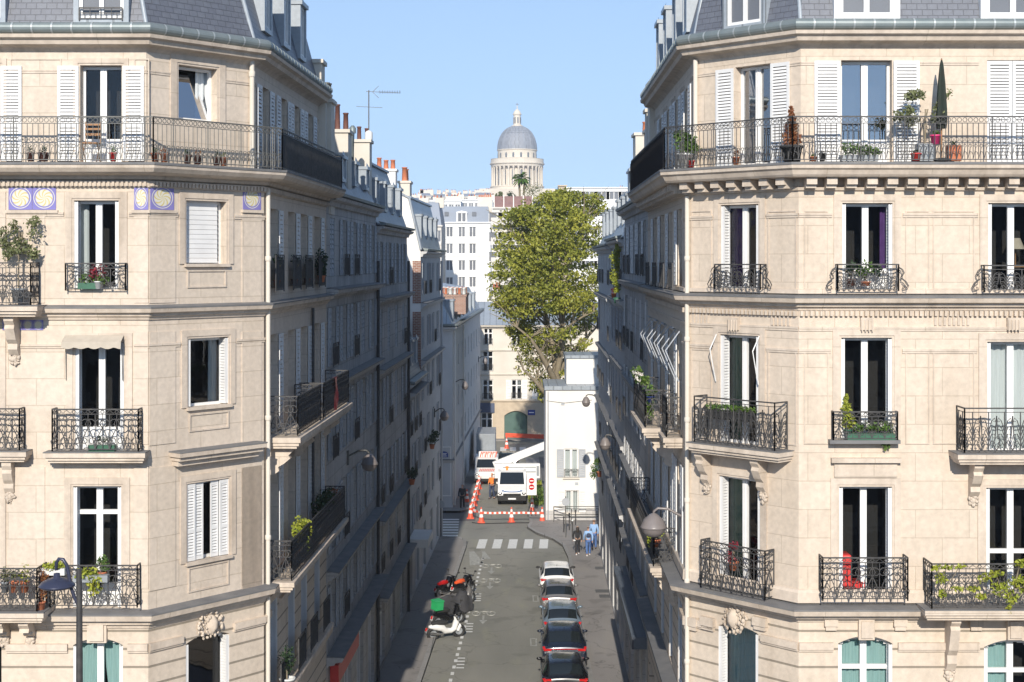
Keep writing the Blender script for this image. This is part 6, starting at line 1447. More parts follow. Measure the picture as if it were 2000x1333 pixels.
# ---------------- site cones, barrier, signs ----------------
def make_cone(x, y, label, z=.0, h=.95, name='traffic_cone'):
    R = thing(name, (x, y, z), label, 'cone', 'orange and white cones')
    m = MB(); m.box(WF, x-.24, x+.24, -y-.24, -y+.24, z+.005, z+.05); m.build('base', 'cone_orange', R)
    r = lambda t: .19-.155*t
    for a, b, mat, nm in ((0, .32, 'cone_orange', 'cone_body'), (.32, .52, 'reflective_white', 'reflective_band'), (.52, .70, 'cone_orange', 'cone_body'), (.70, .86, 'reflective_white', 'reflective_band'), (.86, 1, 'cone_orange', 'cone_body')):
        m = MB(); m.lathe((x, y, z+.05), [(r(a), a*h), (r(b), b*h)]+([(0, b*h)] if b == 1 else []), 14); m.build(nm, mat, R)
for px, lb in ((940, 'front left corner cone of the barrier'), (999, 'middle cone of the front barrier'), (1059, 'cone at the right end of the front barrier')):
    p = ground_at(px, 1021); make_cone(p.x, p.y, 'orange and white '+lb)
lrow = [(919, 1013), (923, 1000), (926, 988), (929, 977), (932, 966), (935.5, 955), (939, 945)]
nth = ['nearest', 'second', 'third', 'middle', 'fifth', 'sixth', 'farthest']
for (px, py), n_2 in zip(lrow, nth):
    p = ground_at(px, py); make_cone(p.x, p.y, n_2+' cone in the slanting left row towards the white van')
for px, py, lb in ((912, 984, 'lone cone in the shade beside the man in black'), (989.5, 876, 'lone cone far off by the red tape'), (1040, 1001, 'cone standing under the road sign')):
    p = ground_at(px, py); make_cone(p.x, p.y, lb)
def barrier(x0, y0, x1, y1, n, label, z=.58, th=.13):
    R = thing('barrier_tape', ((x0+x1)/2, (y0+y1)/2, 0), label, 'barrier'); f = Fr((x0, y0), (x1, y1))
    a, b = MB(), MB()
    for k in range(n):
        (a if k % 2 else b).box(f, f.L*k/n, f.L*(k+1)/n-.001, -.02, .02, z-.03*math.sin(PI*((k*3/n) % 1)), z+th-.03*math.sin(PI*((k*3/n) % 1)))
    a.build('white_band', 'reflective_white', R); b.build('red_band', 'cone_orange', R)
p, q = ground_at(941, 1021), ground_at(1058, 1021); barrier(p.x, p.y-.0, q.x, q.y, 25, 'red and white board barrier across the roadway behind the front cones')
p, q = ground_at(919, 1013), ground_at(939, 945); barrier(p.x+.05, p.y, q.x+.05, q.y, 30, 'slanting red and white barrier running back along the left row of cones')
p, q = ground_at(920, 1013), ground_at(940, 1021); barrier(p.x, p.y, q.x, q.y, 4, 'short red and white piece at the barrier corner')
R = thing('barrier_tape', (2, 138, 0), 'long plain red tape across the far junction', 'tape'); m = MB(); f = Fr((-.6, 138.5), (3.6, 137)); m.box(f, 0, f.L, -.02, .02, .55, .95); m.build('red_band', 'cone_orange', R)
m = MB(); p, q = ground_at(922, 1022), ground_at(1060, 1020); m.tube([(p.x, p.y, .03), (p.x+.6, p.y-.4, .03), (0, q.y-.5, .03), (q.x, q.y-.4, .03), (q.x+.3, q.y, .03)], .03, 5, True)
tag(m.build('ground_cable', 'rubber'), 'black cable lying along the foot of the front barrier', 'cable')
# road sign on a stand
sx, sy = 1.30, 98.6
S_ = thing('road_sign', (sx, sy, .13), 'white panel with two round red no entry discs on a dark stand', 'sign')
m = MB(); m.box(WF, sx-.33, sx+.33, -sy, -sy+.03, 1.45, 2.75); m.build('panel', 'reflective_white', S_)
for z in (2.4, 1.98):
    m = MB(); m.face([(sx+.19*math.cos(a), sy-.035, z+.19*math.sin(a)) for a in [2*PI*k/20 for k in range(20)]]); d_ = m.build('disc', 'tail_red', S_)
    m = MB(); m.box(WF, sx-.13, sx+.13, -sy+.036, -sy+.042, z-.035, z+.035); m.build('white_bar', 'reflective_white', d_)
m = MB()
for s in (-1, 1): m.tube([(sx+s*.28, sy-.35, .13), (sx, sy, 1.4)], .025, 5); m.tube([(sx+s*.28, sy+.35, .13), (sx, sy, 1.4)], .025, 5)
m.tube([(sx-.14, sy-.17, .75), (sx+.14, sy-.17, .75)], .02, 5); m.tube([(sx, sy, 1.35), (sx, sy, 1.5)], .03, 5); m.build('stand', 'iron', S_)
m = MB(); [m.tube([(sx+.0, sy-.45+.26*math.cos(a), .42+.26*math.sin(a)) for a in [2*PI*k/14 for k in range(15)]], .02, 5)]; m.build('stand', 'iron', S_)
# railing, posts and bollards by the crossing
fn = thing('pedestrian_railing', (4.2, 95.9, .13), 'grey metal railing on the pavement before the white house', 'railing')
for a, b in (((2.7, 96.0), (3.8, 95.2)), ((3.8, 95.2), (5.6, 95.2)), ((2.7, 96.05), (5.6, 96.05))):
    for z in (1.1, .6): m = MB(); m.tube([(*a, z), (*b, z)], .028, 6, True); m.build('rail', 'iron_grey', fn)
for x, y in ((2.7, 96.02), (3.8, 95.2), (5.55, 95.2)): m = MB(); m.tube([(x, y, .1), (x, y, 1.12)], .03, 6, True); m.build('post', 'iron_grey', fn)
def sign_post(px, py, h, label, disc=True):
    p = ground_at(px, py, .13); R = thing('sign_post', (p.x, p.y, .13), label, 'sign'); m = MB(); m.tube([(p.x, p.y, .13), (p.x, p.y, .13+h)], .035, 6, True); m.build('post', 'iron_grey', R)
    if disc:
        m = MB(); z = h-.2; n = 18
        rows = [[(p.x+r*math.cos(2*PI*k/n), p.y+o, z+r*math.sin(2*PI*k/n)) for k in range(n)] for o, r in ((-.05, 0), (-.05, .24), (-.03, .24), (-.03, 0))]
        m.grid(rows, True, False); m.build('sign_plate', 'shutter_grey', R)
sign_post(1105, 1050, 2.5, 'slim post with a round plate seen from behind, near the pedestrians')
sign_post(861, 1048, 2.3, 'slim post with round plate on the left pavement by the shaded stripes')
for px, py, hh, lb in ((1112, 1036, 1.0, 'black bollard left of the sign post'), (1118, 1050, 1.0, 'black bollard closest to the walking women'), (1124, 1026, .9, 'black bollard nearest the metal railing'), (1101, 1040, .9, 'black bollard farthest left by the curved kerb')):
    p = ground_at(px, py, .13); R = thing('bollard', (p.x, p.y, .13), lb, 'bollard', 'bollards at the crossing'); m = MB(); m.tube([(p.x, p.y, .13), (p.x, p.y, .13+hh)], .04, 8, True); m.build('post', 'iron', R); m = MB(); m.ball((p.x, p.y, .13+hh+.03), .06); m.build('knob', 'reflective_white' if py == 1050 else 'iron', R)

# ---------------- lamps ----------------
def wall_lamp(fr, u, z, out, label, r=.29, arm='iron_grey'):
    R = thing('street_lamp', tuple(fr.P(u, 0, z)), label, 'street lamp', 'round wall mounted street lamps'); P = lambda d, zz_: fr.P(u, d, zz_)
    m = MB(); m.box(fr, u-.09, u+.09, 0, .06, z-.35, z+.15); m.build('wall_plate', arm, R)
    m = MB(); m.tube([P(.03, z-.05), P(out*.5, z+.14), P(out*.85, z+.16), P(out, z+.08), P(out, z)], .035, 6, True); m.build('arm', arm, R)
    m = MB(); m.lathe(P(out, z-.02), [(.03, .06), (.10, .03), (.13, 0), (r*.75, -.10), (r, -.27), (r*1.05, -.30), (r, -.32)], 20); m.build('hood', 'globe', R)
    m = MB(); m.lathe(P(out, z-.02), [(r*.95, -.31), (r*.85, -.42), (r*.55, -.52), (0, -.56)], 20); m.build('globe', 'globe', R)
wall_lamp(f2, f2.u(678), 10.25, .78, 'grey globe lamp bracketed from the shaded shuttered wall on the left')
wall_lamp(G0, L0-.75, 10.55, .75, 'large grey globe lamp low on the right corner building', .33, 'globe')
wall_lamp(g3, g3.u(1203), 8.75, .5, 'grey globe lamp halfway along the right wall, beyond the flower balcony', .26)
wall_lamp(g4, .35, 8.95, .75, 'small dark lamp hanging in front of the white house', .25)
wall_lamp(f5, f5.u(848), 8.2, .6, 'pale round lamp on the wall below the brick quoins', .27)
wall_lamp(f6b, 1.6, 8.6, .75, 'small dark lamp on the pale rendered wall beyond the side street', .24)
wall_lamp(f6b, f6b.L-3, 8.3, .6, 'tiny farthest lamp near the end of the pale rendered wall', .22)
YL = 22.
SL = thing('street_lamp', (at(155, 0, YL).x, YL, 0), 'tall boulevard lamp with dark disc head on a curved neck, in the left foreground', 'street lamp')
pp = lambda px, py: at(px, py, YL)
m = MB(); b0 = pp(155, 1165); m.tube([(b0.x, YL, 0), (b0.x, YL, 3), (b0.x, YL, b0.z-1), (b0.x, YL, b0.z), tuple(pp(154, 1112))], [.08, .06, .048, .044, .04], 12, True, cap=True); m.build('pole', 'iron', SL)
m = MB(); m.tube([pp(x, y) for x, y in ((153, 1182), (145, 1166), (138, 1146), (135, 1125), (130, 1104), (123, 1093), (115, 1092), (110, 1100), (110, 1114))], .027, 8, True); m.build('neck', 'lamp_blue', SL)
m = MB(); m.lathe(pp(111, 1144), [(0, .19), (.045, .18), (.05, .115), (.13, .10), (.21, .062), (.262, .01), (.268, .0), (.22, -.035), (.1, -.055), (0, -.06)], 24); m.build('lamp_head', 'lamp_blue', SL)

# ---------------- people ----------------
def skin_obj(name, par, nodes, edges, mat, sub=2):
    me = bpy.data.meshes.new(name); me.from_pydata([n[0] for n in nodes], edges, []); me.update(); o = bpy.data.objects.new(name, me); C.objects.link(o); o.parent = par; me.materials.append(MATS[mat])
    s = o.modifiers.new('s', 'SKIN'); s.use_smooth_shade = True
    for v, n in zip(me.skin_vertices[0].data, nodes): v.radius = (n[1], n[2] if len(n) > 2 else n[1])
    me.skin_vertices[0].data[0].use_root = True
    if sub: q = o.modifiers.new('u', 'SUBSURF'); q.levels = sub-1; q.render_levels = sub
    return o
def person(label, X, Y, z, rot, h, top, legs, hair, shoes='cloth_white', step=.18, arms='walk', hairlen=.0, extra=None, hat=None, group=None):
    R = thing('person', (X, Y, z), label, 'person', group); R.rotation_euler = (0, 0, rot); k = h/1.75
    def v(x, y, zz_): return (x*k, y*k, zz_*k)
    hip, kn, an = .92, .50, .08
    st = step
    aL = [(-.19, 0, 1.42), (-.25, st*.5 if arms == 'walk' else .02, 1.14), (-.24, (st*1.2 if arms == 'walk' else .1)+.02, .90)]
    aR = [(.19, 0, 1.42), (.25, -st*.4 if arms == 'walk' else .02, 1.14), (.24, -st*.6+.04 if arms == 'walk' else .12, .89)]
    if arms == 'hold': aL = [(-.19, 0, 1.42), (-.26, .0, 1.16), (-.12, .24, 1.10)]; aR = [(.19, 0, 1.42), (.26, .0, 1.16), (.12, .24, 1.12)]
    lL = [(-.09, 0, .88), (-.10, -st*.2, kn), (-.10, -st*1.4, an+.05), (-.10, -st*1.4+.13, .03)]
    lR = [(.09, 0, .88), (.10, st*.8, kn), (.10, st*.9, an), (.10, st*.9+.15, .03)]
    N_ = [(v(0, 0, .95), .13*k, .10*k), (v(0, 0, 1.15), .115*k, .09*k), (v(0, 0, 1.36), .15*k, .095*k), (v(0, 0, 1.49), .055*k), (v(0, .01, 1.56), .06*k), (v(0, .015, 1.66), .085*k, .095*k), (v(0, .01, 1.735), .05*k)]
    E_2 = [(0, 1), (1, 2), (2, 3), (3, 4), (4, 5), (5, 6)]
    for ch, rads, root in ((aL, (.05, .038, .028), 2), (aR, (.05, .038, .028), 2), (lL, (.085, .055, .04, .035), 0), (lR, (.085, .055, .04, .035), 0)):
        prev = root
        for p, r in zip(ch, rads): N_.append((v(*p), r*k)); E_2.append((prev, len(N_)-1)); prev = len(N_)-1
        if len(rads) == 3:          # hand: palm, five fingers
            hx, hy, hz = ch[-1]; N_.append((v(hx, hy+.02, hz-.07), .024*k)); E_2.append((prev, len(N_)-1)); pl_ = len(N_)-1
            for q in range(4): N_.append((v(hx, hy+.035-.022*q+.01, hz-.155+.008*abs(q-1)), .009*k)); E_2.append((pl_, len(N_)-1))
            N_.append((v(hx*.86, hy+.06, hz-.10), .010*k)); E_2.append((prev, len(N_)-1))
    b = skin_obj('body', R, N_, E_2, 'skin')
    tp = [(v(0, 0, .90), .15*k, .12*k), (v(0, 0, 1.12), .14*k, .115*k), (v(0, 0, 1.36), .165*k, .115*k), (v(0, 0, 1.45), .09*k)]; te = [(0, 1), (1, 2), (2, 3)]
    for ch in (aL, aR):
        prev = 2
        for p, r in zip(ch, (.068, .055, .043)): tp.append((v(*p), r*k)); te.append((prev, len(tp)-1)); prev = len(tp)-1
    skin_obj('jacket', R, tp, te, top)
    lp = [(v(0, 0, .95), .145*k, .11*k)]; le = []
    for ch in (lL, lR):
        prev = 0
        for p, r in zip(ch[:3], (.10, .075, .058)): lp.append((v(*p), r*k)); le.append((prev, len(lp)-1)); prev = len(lp)-1
    skin_obj('trousers', R, lp, le, legs)
    for ch in (lL, lR): a, c = ch[2], ch[3]; skin_obj('shoe', R, [(v(a[0], a[1]-.04, .05), .05*k), (v(a[0], a[1]+.05, .045), .05*k), (v(a[0], a[1]+.16, .035), .04*k)], [(0, 1), (1, 2)], shoes, 1)
    hn = [(v(0, -.03, 1.705), .112*k, .112*k), (v(0, -.055, 1.62), .105*k, .085*k)]
    if hairlen: hn.append((v(0, -.10, 1.62-hairlen), .10*k, .06*k))
    skin_obj('hair', R, hn, [(i, i+1) for i in range(len(hn)-1)], hair, 1)
    for s in (-1, 1): skin_obj('ear', R, [(v(s*.085, .0, 1.64), .012*k), (v(s*.09, .0, 1.67), .014*k)], [(0, 1)], 'skin', 1)
    skin_obj('nose', R, [(v(0, .10, 1.67), .008*k), (v(0, .118, 1.635), .013*k)], [(0, 1)], 'skin', 1)
    if hat: skin_obj('helmet', R, [(v(0, .0, 1.70), .115*k, .125*k), (v(0, .0, 1.77), .08*k)], [(0, 1)], hat, 1)
    if extra == 'bag': skin_obj('white_bag', R, [((-.20*k, -.06, .95*k), .10, .06), ((-.2*k, -.06, .82*k), .12, .07)], [(0, 1)], 'cloth_white', 1)
    if extra == 'backpack': skin_obj('backpack', R, [((0, -.17, 1.38*k), .13, .08), ((0, -.19, 1.12*k), .15, .10)], [(0, 1)], 'cloth_navy', 2)
    return R
person('woman with long dark hair in black clothes carrying a white bag, walking away', at(1128, 0, 85.3).x, 85.3, .13, .1, 1.64, 'cloth_black', 'cloth_black', 'hair_dark', hairlen=.28, extra='bag', group='pedestrians on the right pavement')
person('person in light blue shirt and jeans with a dark backpack, middle of the three walkers', at(1149, 0, 85).x, 85, .13, .05, 1.68, 'cloth_blue', 'denim', 'hair_dark', extra='backpack', group='pedestrians on the right pavement')
person('person in pale blue top with brown hair, partly hidden close to the wall', at(1160, 0, 86.9).x, 86.9, .13, -.1, 1.74, 'cloth_blue', 'denim', 'hair_brown', shoes='cloth_black', group='pedestrians on the right pavement', step=.1)
person('worker in bright orange high visibility jacket and helmet beside the white truck', at(961, 0, 106).x, 106.0, 0, PI*.8, 1.82, 'hiviz_orange', 'cloth_navy', 'hair_dark', shoes='cloth_black', step=.12, arms='hold', hat='hiviz_orange')
person('man dressed in black standing in shade against the left wall', at(903, 0, 101.5).x, 101.5, .0, PI*.9, 1.74, 'cloth_black', 'cloth_black', 'hair_dark', shoes='cloth_black', step=.05, arms='stand')
R2 = random.Random(4)
# ---------------- plants and things on the balconies ----------------
def pot(R, c, r, h, mat, square=False):
    m = MB()
    if square: m.box(WF, c[0]-r, c[0]+r, -c[1]-r*.6, -c[1]+r*.6, c[2], c[2]+h)
    else: m.lathe(c, [(0, 0), (r*.72, 0), (r*.95, h*.85), (r*1.08, h*.86), (r*1.08, h), (r*.9, h), (r*.85, h*.85), (0, h*.85)], 14)
    return m.build('pot', mat, R)
def plant(label, c, r=.12, h=.22, potm='terracotta', leafm='leaf_green', blobs=((0, 0, .2, .2, .2),), n=120, size=.045, name='potted_plant', cat_='plant', group=None, stem=0, square=False, wide=0):
    c = Vector(c); R = thing(name, tuple(c), label, cat_, group)
    if wide:
        m = MB(); f = Fr((c.x-wide/2, c.y), (c.x+wide/2, c.y)); 
        m.box(f, 0, wide, -.1, .1, c.z, c.z+h); m.build('trough', potm, R)
    elif h: pot(R, c, r, h, potm, square)
    if stem:
        m = MB()
        for _ in range(3): m.tube([c+Vector((0, 0, h*.7)), c+Vector((rnd.uniform(-.04, .04), rnd.uniform(-.04, .04), h+stem*.5)), c+Vector((rnd.uniform(-.12, .12), 0, h+stem))], .016, 5, True)
        m.build('stem', 'bark', R)
    m = MB()
    for b in blobs:
        x, y, z, rx, rz = b[:5]; m.leaves(c+Vector((x, y, z)), rx, min(rx, .3), rz, int(n*(b[5] if len(b) > 5 else 1)), size)
    m.build('foliage', leafm, R); return R
def on(fr, px, py, d): u = fr.u(px, d); return fr.P(u, d, fr.z(px, py, d))
zb = 19.29
def onb(fr, px, d, z=zb): return fr.P(fr.u(px, d), d, z)
# left long balcony
for px, r, pm_, lm, lb, gf in ((60, .09, 'brown_pot', 'leaf_dark', 'small brown pot at the foot of the left long balcony, by the leftmost shutter', F0), (85, .13, 'brown_pot', 'leaf_dark', 'dark pot with wiry plant between the two left shutters', F0), (221, .09, 'red_plastic', 'leaf_green', 'small bright red pot before the left french window', F0),
    (303, .10, 'terracotta', 'leaf_green', 'terracotta pot with a little green plant at the left balcony corner', F1), (321, .10, 'terracotta', 'leaf_brown', 'terracotta pot beside the green plant at the balcony corner', F1), (366, .10, 'brown_pot', 'leaf_dark', 'brown pot below the blue window, left of the pair', F1), (386, .10, 'brown_pot', 'leaf_brown', 'brown pot below the blue window, right of the pair', F1),
    (423, .10, 'brown_pot', 'leaf_dark', 'brown pot right of the blue window', F1), (437, .09, 'terracotta', 'leaf_olive', 'slim terracotta pot nearest the left corner downpipe', F1)):
    plant(lb, onb(gf, px, .32), r, .2, pm_, lm, ((0, 0, .27, .09, .10),), 40, .03, group='pots on the long balconies')
ch = thing('folding_chair', tuple(onb(F0, 178, .1)), 'small wooden folding chair before the left french window', 'chair'); c = onb(F0, 178, .1)
m = MB(); m.box(WF, c.x-.18, c.x+.18, -c.y-.15, -c.y+.15, zb+.42, zb+.45); m.build('seat', 'wood', ch)
for z in (.62, .74, .86): m = MB(); m.box(WF, c.x-.18, c.x+.18, -c.y-.16, -c.y-.14, zb+z, zb+z+.06); m.build('backrest', 'wood', ch)
for s in (-1, 1): m = MB(); m.tube([(c.x+s*.17, c.y-.15, zb), (c.x+s*.17, c.y+.15, zb+.45), (c.x+s*.17, c.y+.17, zb+.95)], .013, 4); m.tube([(c.x+s*.17, c.y+.15, zb), (c.x+s*.17, c.y-.12, zb+.44)], .013, 4); m.build('leg', 'wood', ch)
p = onb(F0, 36, .32, 16.05); plant('tall grey green olive tree growing on the leftmost fourth floor balcony', p, .17, .32, 'grey_plastic', 'leaf_olive', tuple((R2.uniform(-.42, .45), 0, 1.45+R2.uniform(-.45, .55), R2.uniform(.1, .2), R2.uniform(.1, .2)) for _ in range(17)), 62, .045, stem=1.3, name='olive_tree', cat_='olive tree')
p = on(F0, 192, 540, .12); plant('reddish leaved plant in the small guard of the left fourth floor window', (p.x, p.y, 16.35), .1, .18, 'white_pot', 'leaf_red', ((0, 0, .45, .22, .2), (-.1, 0, .35, .12, .15)), 90, .04, stem=.2)
p = on(F0, 175, 555, .08); plant('low green plants hanging inside the left fourth floor guard', (p.x, p.y, 16.35), .12, .14, 'green_plastic', 'leaf_green', ((0, 0, .25, .25, .14), (.3, 0, .22, .2, .12)), 110, .04, wide=.5)
p = on(F0, 200, 878, .2); plant('dark green trough on the left third floor balcony', (p.x, p.y, 12.55), .1, .2, 'green_plastic', 'leaf_dark', ((0, 0, .32, .22, .1),), 80, .035, wide=.6)
for px, lb, lm, rz, pm_ in ((28, 'pale round cactus like plant on the lower left balcony', 'leaf_olive', .13, 'terracotta'), (48, 'upright light green plant on the lower left balcony', 'leaf_lime', .26, 'terracotta'), (10, 'grey green plant at the left picture edge on the lower balcony', 'leaf_olive', .2, 'grey_plastic'), (84, 'russet leaved plant above the lamp neck', 'leaf_brown', .22, 'terracotta')):
    p = onb(F0, px, .45 if px < 70 else .25, 9.4); plant(lb, p, .10, .25, pm_, lm, ((0, 0, .42, .13, rz),), 90, .04, stem=.15)
p = onb(F0, 105, .33, 9.78); plant('white trough of bright grass overhanging the lower left balconies', p, .1, .16, 'white_pot', 'leaf_lime', ((0, 0, .2, .26, .10), (.1, 0, .22, .2, .08)), 150, .045, wide=.55)
p = onb(F0, 178, .34, 9.62); plant('long tufts of grass trailing over the railing right of the lamp', p, .1, .16, 'grey_plastic', 'leaf_lime', ((-.1, .02, .18, .3, .16), (.05, .05, -.1, .18, .28), (.1, -.02, .05, .2, .2)), 140, .055, wide=.8)
p = onb(F0, 200, .2, 9.62); plant('leafy green plant standing at the lower left french window', p, .1, .2, 'terracotta', 'leaf_green', ((0, 0, .42, .14, .17), (.08, 0, .3, .12, .1)), 110, .045, stem=.2)
p = onb(F0, 80, .5, 9.0); plant('dark brambly climber on the end of the lower left balcony railing', p, .1, .2, 'terracotta', 'leaf_brown', ((.0, 0, .35, .13, .3), (.05, .05, .75, .12, .2)), 110, .035)
# left side street
sp = lambda u, d, z: F2.P(u, d, z)
plant('sunlit lime green bush leaning over the side street balcony', sp(2.6, .42, 9.0), .16, .3, 'terracotta', 'leaf_lime', ((0, .0, .85, .2, .35), (.1, .6, .75, .22, .25), (.05, .9, .6, .2, .2), (.1, .2, .4, .16, .3)), 190, .055, stem=.5)
plant('dark leafy plants farther along the same shaded side balcony', sp(6.3, .4, 9.0), .16, .3, 'terracotta', 'leaf_dark', ((0, 0, .8, .3, .3), (0, .8, .9, .3, .3), (0, 1.6, .8, .25, .35)), 160, .06, stem=.5)
plant('single red brown potted plant at the far end of the shaded side balcony', sp(8.6, .4, 9.0), .16, .3, 'terracotta', 'leaf_brown', ((0, 0, .7, .25, .3),), 120, .055, stem=.4)
plant('dark shrub in the farthest fourth floor guard of the side street', sp(8.2, .12, 16.35), .12, .2, 'terracotta', 'leaf_dark', ((0, 0, .6, .22, .45), (0, .1, .3, .15, .2)), 260, .05, stem=.3)
for i, u in enumerate(sideY[:3]): plant(['little dark plant in the nearest side window guard, fourth floor', 'little dark plant in the second side window guard, fourth floor', 'little dark plant in the third side window guard, fourth floor'][i], sp(u, .08, 16.35), .1, .15, 'brown_pot', 'leaf_dark', ((0, 0, .7, .13, .14), (0, .2, .65, .1, .1)), 60, .04, stem=.4)
p = sp(1.3, .35, 5.85); plant('dark shrub in a white pot low on the shaded corner', p, .2, .35, 'white_pot', 'leaf_dark', ((0, 0, .8, .25, .4),), 180, .05, stem=.3)
m = MB(); rows = [[sp(6.6+.28*k+.03*math.sin(j), .775+.03*math.sin(k*2+j), 13.55-.16*j) for k in range(3)] for j in range(7)]; m.grid(rows); rows = [[sp(6.62+.25*k, .70, 13.5-.16*j) for k in range(3)] for j in range(4)]; m.grid(rows); m.grid([[sp(6.6+.28*k, .775, 13.55) for k in range(3)], [sp(6.62+.25*k, .70, 13.55) for k in range(3)]])
tag(m.build('towel', 'red_plastic', None, sp(6.8, .75, 13)), 'red towel hung over the iron railing in the shaded street', 'towel')
# right long balcony
plant('round bright green shrub at the corner of the right long balcony', onb(G1, 1338, .30), .2, .36, 'white_pot', 'leaf_green', ((0, 0, .62, .33, .28), (.1, 0, .5, .3, .2), (-.1, 0, .8, .22, .14)), 240, .05)
plant('small red pot under the round shrub', onb(G1, 1350, .42), .09, .16, 'red_plastic', 'leaf_dark', ((0, 0, .2, .06, .05),), 20, .03, group='pots on the long balconies')
plant('small terracotta pot with twig left of the brown cypress', onb(G1, 1437, .4), .09, .18, 'terracotta', 'leaf_brown', ((0, 0, .28, .07, .08),), 30, .03, group='pots on the long balconies')
plant('rust brown dried cypress in a black tub at the balcony angle', onb(G1, 1546, .35), .26, .36, 'rubber', 'leaf_brown', ((0, 0, .5, .24, .22, 2), (0, 0, .75, .17, .22, 1.6), (0, 0, 1.0, .11, .2), (0, 0, 1.18, .05, .12, .5)), 230, .04, name='dried_cypress', cat_='conifer', stem=.6)
plant('terracotta dish with seedlings right of the brown cypress', onb(G2, 1588, .4), .1, .1, 'terracotta', 'leaf_green', ((0, 0, .13, .08, .04),), 30, .03, group='pots on the long balconies')
plant('little black pot between the dish and the green trough', onb(G2, 1606, .4), .08, .18, 'rubber', 'leaf_dark', ((0, 0, .2, .05, .04),), 20, .03, group='pots on the long balconies')
plant('long trough of fresh green plants before the right french window', onb(G2, 1678, .35), .1, .14, 'grey_plastic', 'leaf_green', ((-.2, 0, .28, .25, .17), (.1, 0, .25, .25, .15), (.32, 0, .22, .2, .1)), 150, .045, wide=.85)
plant('wide airy olive tree in a grey square tub on the right long balcony', onb(G2, 1806, .35), .2, .4, 'grey_plastic', 'leaf_olive', tuple((R2.uniform(-.6, .6), 0, 1.15+R2.uniform(-.3, .42), R2.uniform(.1, .22), R2.uniform(.08, .16)) for _ in range(17)), 62, .045, stem=.8, name='olive_tree', cat_='olive tree', square=True)
plant('bright pink pot hung beside the olive tree', onb(G2, 1827, .42, zb+.38), .12, .22, 'pink_plastic', 'leaf_green', ((0, 0, .26, .1, .06),), 40, .03)
plant('squat red pot left of the grey tub', onb(G2, 1789, .45), .12, .18, 'red_plastic', 'leaf_dark', ((0, 0, .22, .08, .05),), 30, .03, group='pots on the long balconies')
plant('large square terracotta planter right of the folded parasol', onb(G2, 1862, .4), .16, .36, 'terracotta', 'leaf_dark', ((0, 0, .4, .1, .06),), 40, .03, square=True)
c = onb(G2, 1839, .4); um = thing('folded_parasol', tuple(c), 'tall dark green parasol folded upright beside the olive tree', 'parasol')
m = MB(); m.tube([c, c+Vector((0, 0, 2.35))], .018, 6, True); m.build('pole', 'wood', um); m = MB(); rows = []
for z, r in ((.75, .085), (.95, .10), (1.3, .09), (1.8, .065), (2.2, .035), (2.36, .008)): rows.append([c+Vector((r*(1+.35*(k % 2))*math.cos(2*PI*k/12), r*(1+.35*(k % 2))*math.sin(2*PI*k/12), z)) for k in range(12)])
m.grid(rows, True, False); m.build('canopy', 'parasol_cloth', um); m = MB(); m.lathe(c, [(.22, 0), (.22, .05), (.04, .08)], 16); m.build('base', 'rubber', um)
# right lower floors
p = onb(G2, 1690, .14, 16.42); plant('pale green plant in an orange dish, fourth floor guard of the middle window', p, .13, .1, 'terracotta', 'leaf_green', ((0, 0, .4, .2, .2), (-.1, 0, .3, .15, .15)), 90, .045, stem=.2)
p = onb(G2, 1662, .02, 16.42); plant('dark green plant behind the fourth floor middle guard', p, .12, .15, 'brown_pot', 'leaf_dark', ((0, 0, .4, .16, .2), (.6, 0, .35, .15, .15)), 90, .05, stem=.2)
p = G1.P(G1.u(1432, .3), .3, 13.35); a_ = G1.a
R = thing('potted_plant', tuple(p), 'hanging trough of green and dry leaves on the ornate chamfer balcony', 'plant'); m = MB(); m.box(G1, G1.u(1385, .4), G1.u(1470, .4), .32, .47, 13.2, 13.42); m.build('trough', 'rubber', R); m = MB()
for k in range(9): m.leaves(G1.P(G1.u(1387+10*k, .4), .4, 13.48), .16, .12, .09, 60, .04)
m.build('foliage', 'leaf_green', R)
p = onb(G2, 1657, .12, 12.95); plant('light green conifer shoot at the third floor middle window', p, .1, .15, 'green_plastic', 'leaf_lime', ((0, 0, .35, .18, .2, 1.3), (-.04, 0, .6, .12, .18), (-.05, 0, .85, .06, .15, .5)), 170, .04, stem=.4)
p = onb(G2, 1700, .1, 12.85); plant('trough of white flowers and leaves at the third floor middle window', p, .1, .16, 'green_plastic', 'leaf_green', ((-.3, 0, .28, .2, .13), (0, 0, .3, .2, .12), (.35, 0, .3, .2, .15), (.35, 0, .0, .12, .25)), 120, .045, wide=1.1)
fl = thing('flower_box', tuple(p+Vector((.1, -.05, .3))), 'cluster of small white blossoms in the third floor trough', 'flowers'); m = MB()
for q in ((-.05, .12), (.25, .15), (.5, .1), (-.35, .1)): m.leaves(p+Vector((q[0], -.02, .2+q[1])), .1, .08, .06, 26, .035)
m.build('blossoms', 'petal_white', fl)
p = onb(G1, 1433, .1, 9.55); plant('scarlet flowers above green leaves on the lower chamfer balcony', p, .12, .2, 'terracotta', 'leaf_red', ((0, 0, .6, .12, .13), (-.1, 0, .3, .15, .15)), 70, .045, stem=.4)
p = onb(G2, 1655, -.1, 9.0); ch = thing('red_armchair', tuple(p), 'red armchair just inside the second floor middle window', 'armchair'); m = MB(); m.box(WF, p.x-.05, p.x+.45, -p.y-.5, -p.y-.1, 9.35, 9.5); m.build('seat', 'red_plastic', ch); m = MB(); m.box(WF, p.x-.12, p.x+.1, -p.y-.5, -p.y+.02, 9.4, 10.15); bev(m.build('backrest', 'red_plastic', ch), .05)
for x in (0, .4): m = MB(); m.tube([(p.x+x, p.y+.3, 9.0), (p.x+x, p.y+.3, 9.4)], .02, 5); m.build('leg', 'wood', ch)
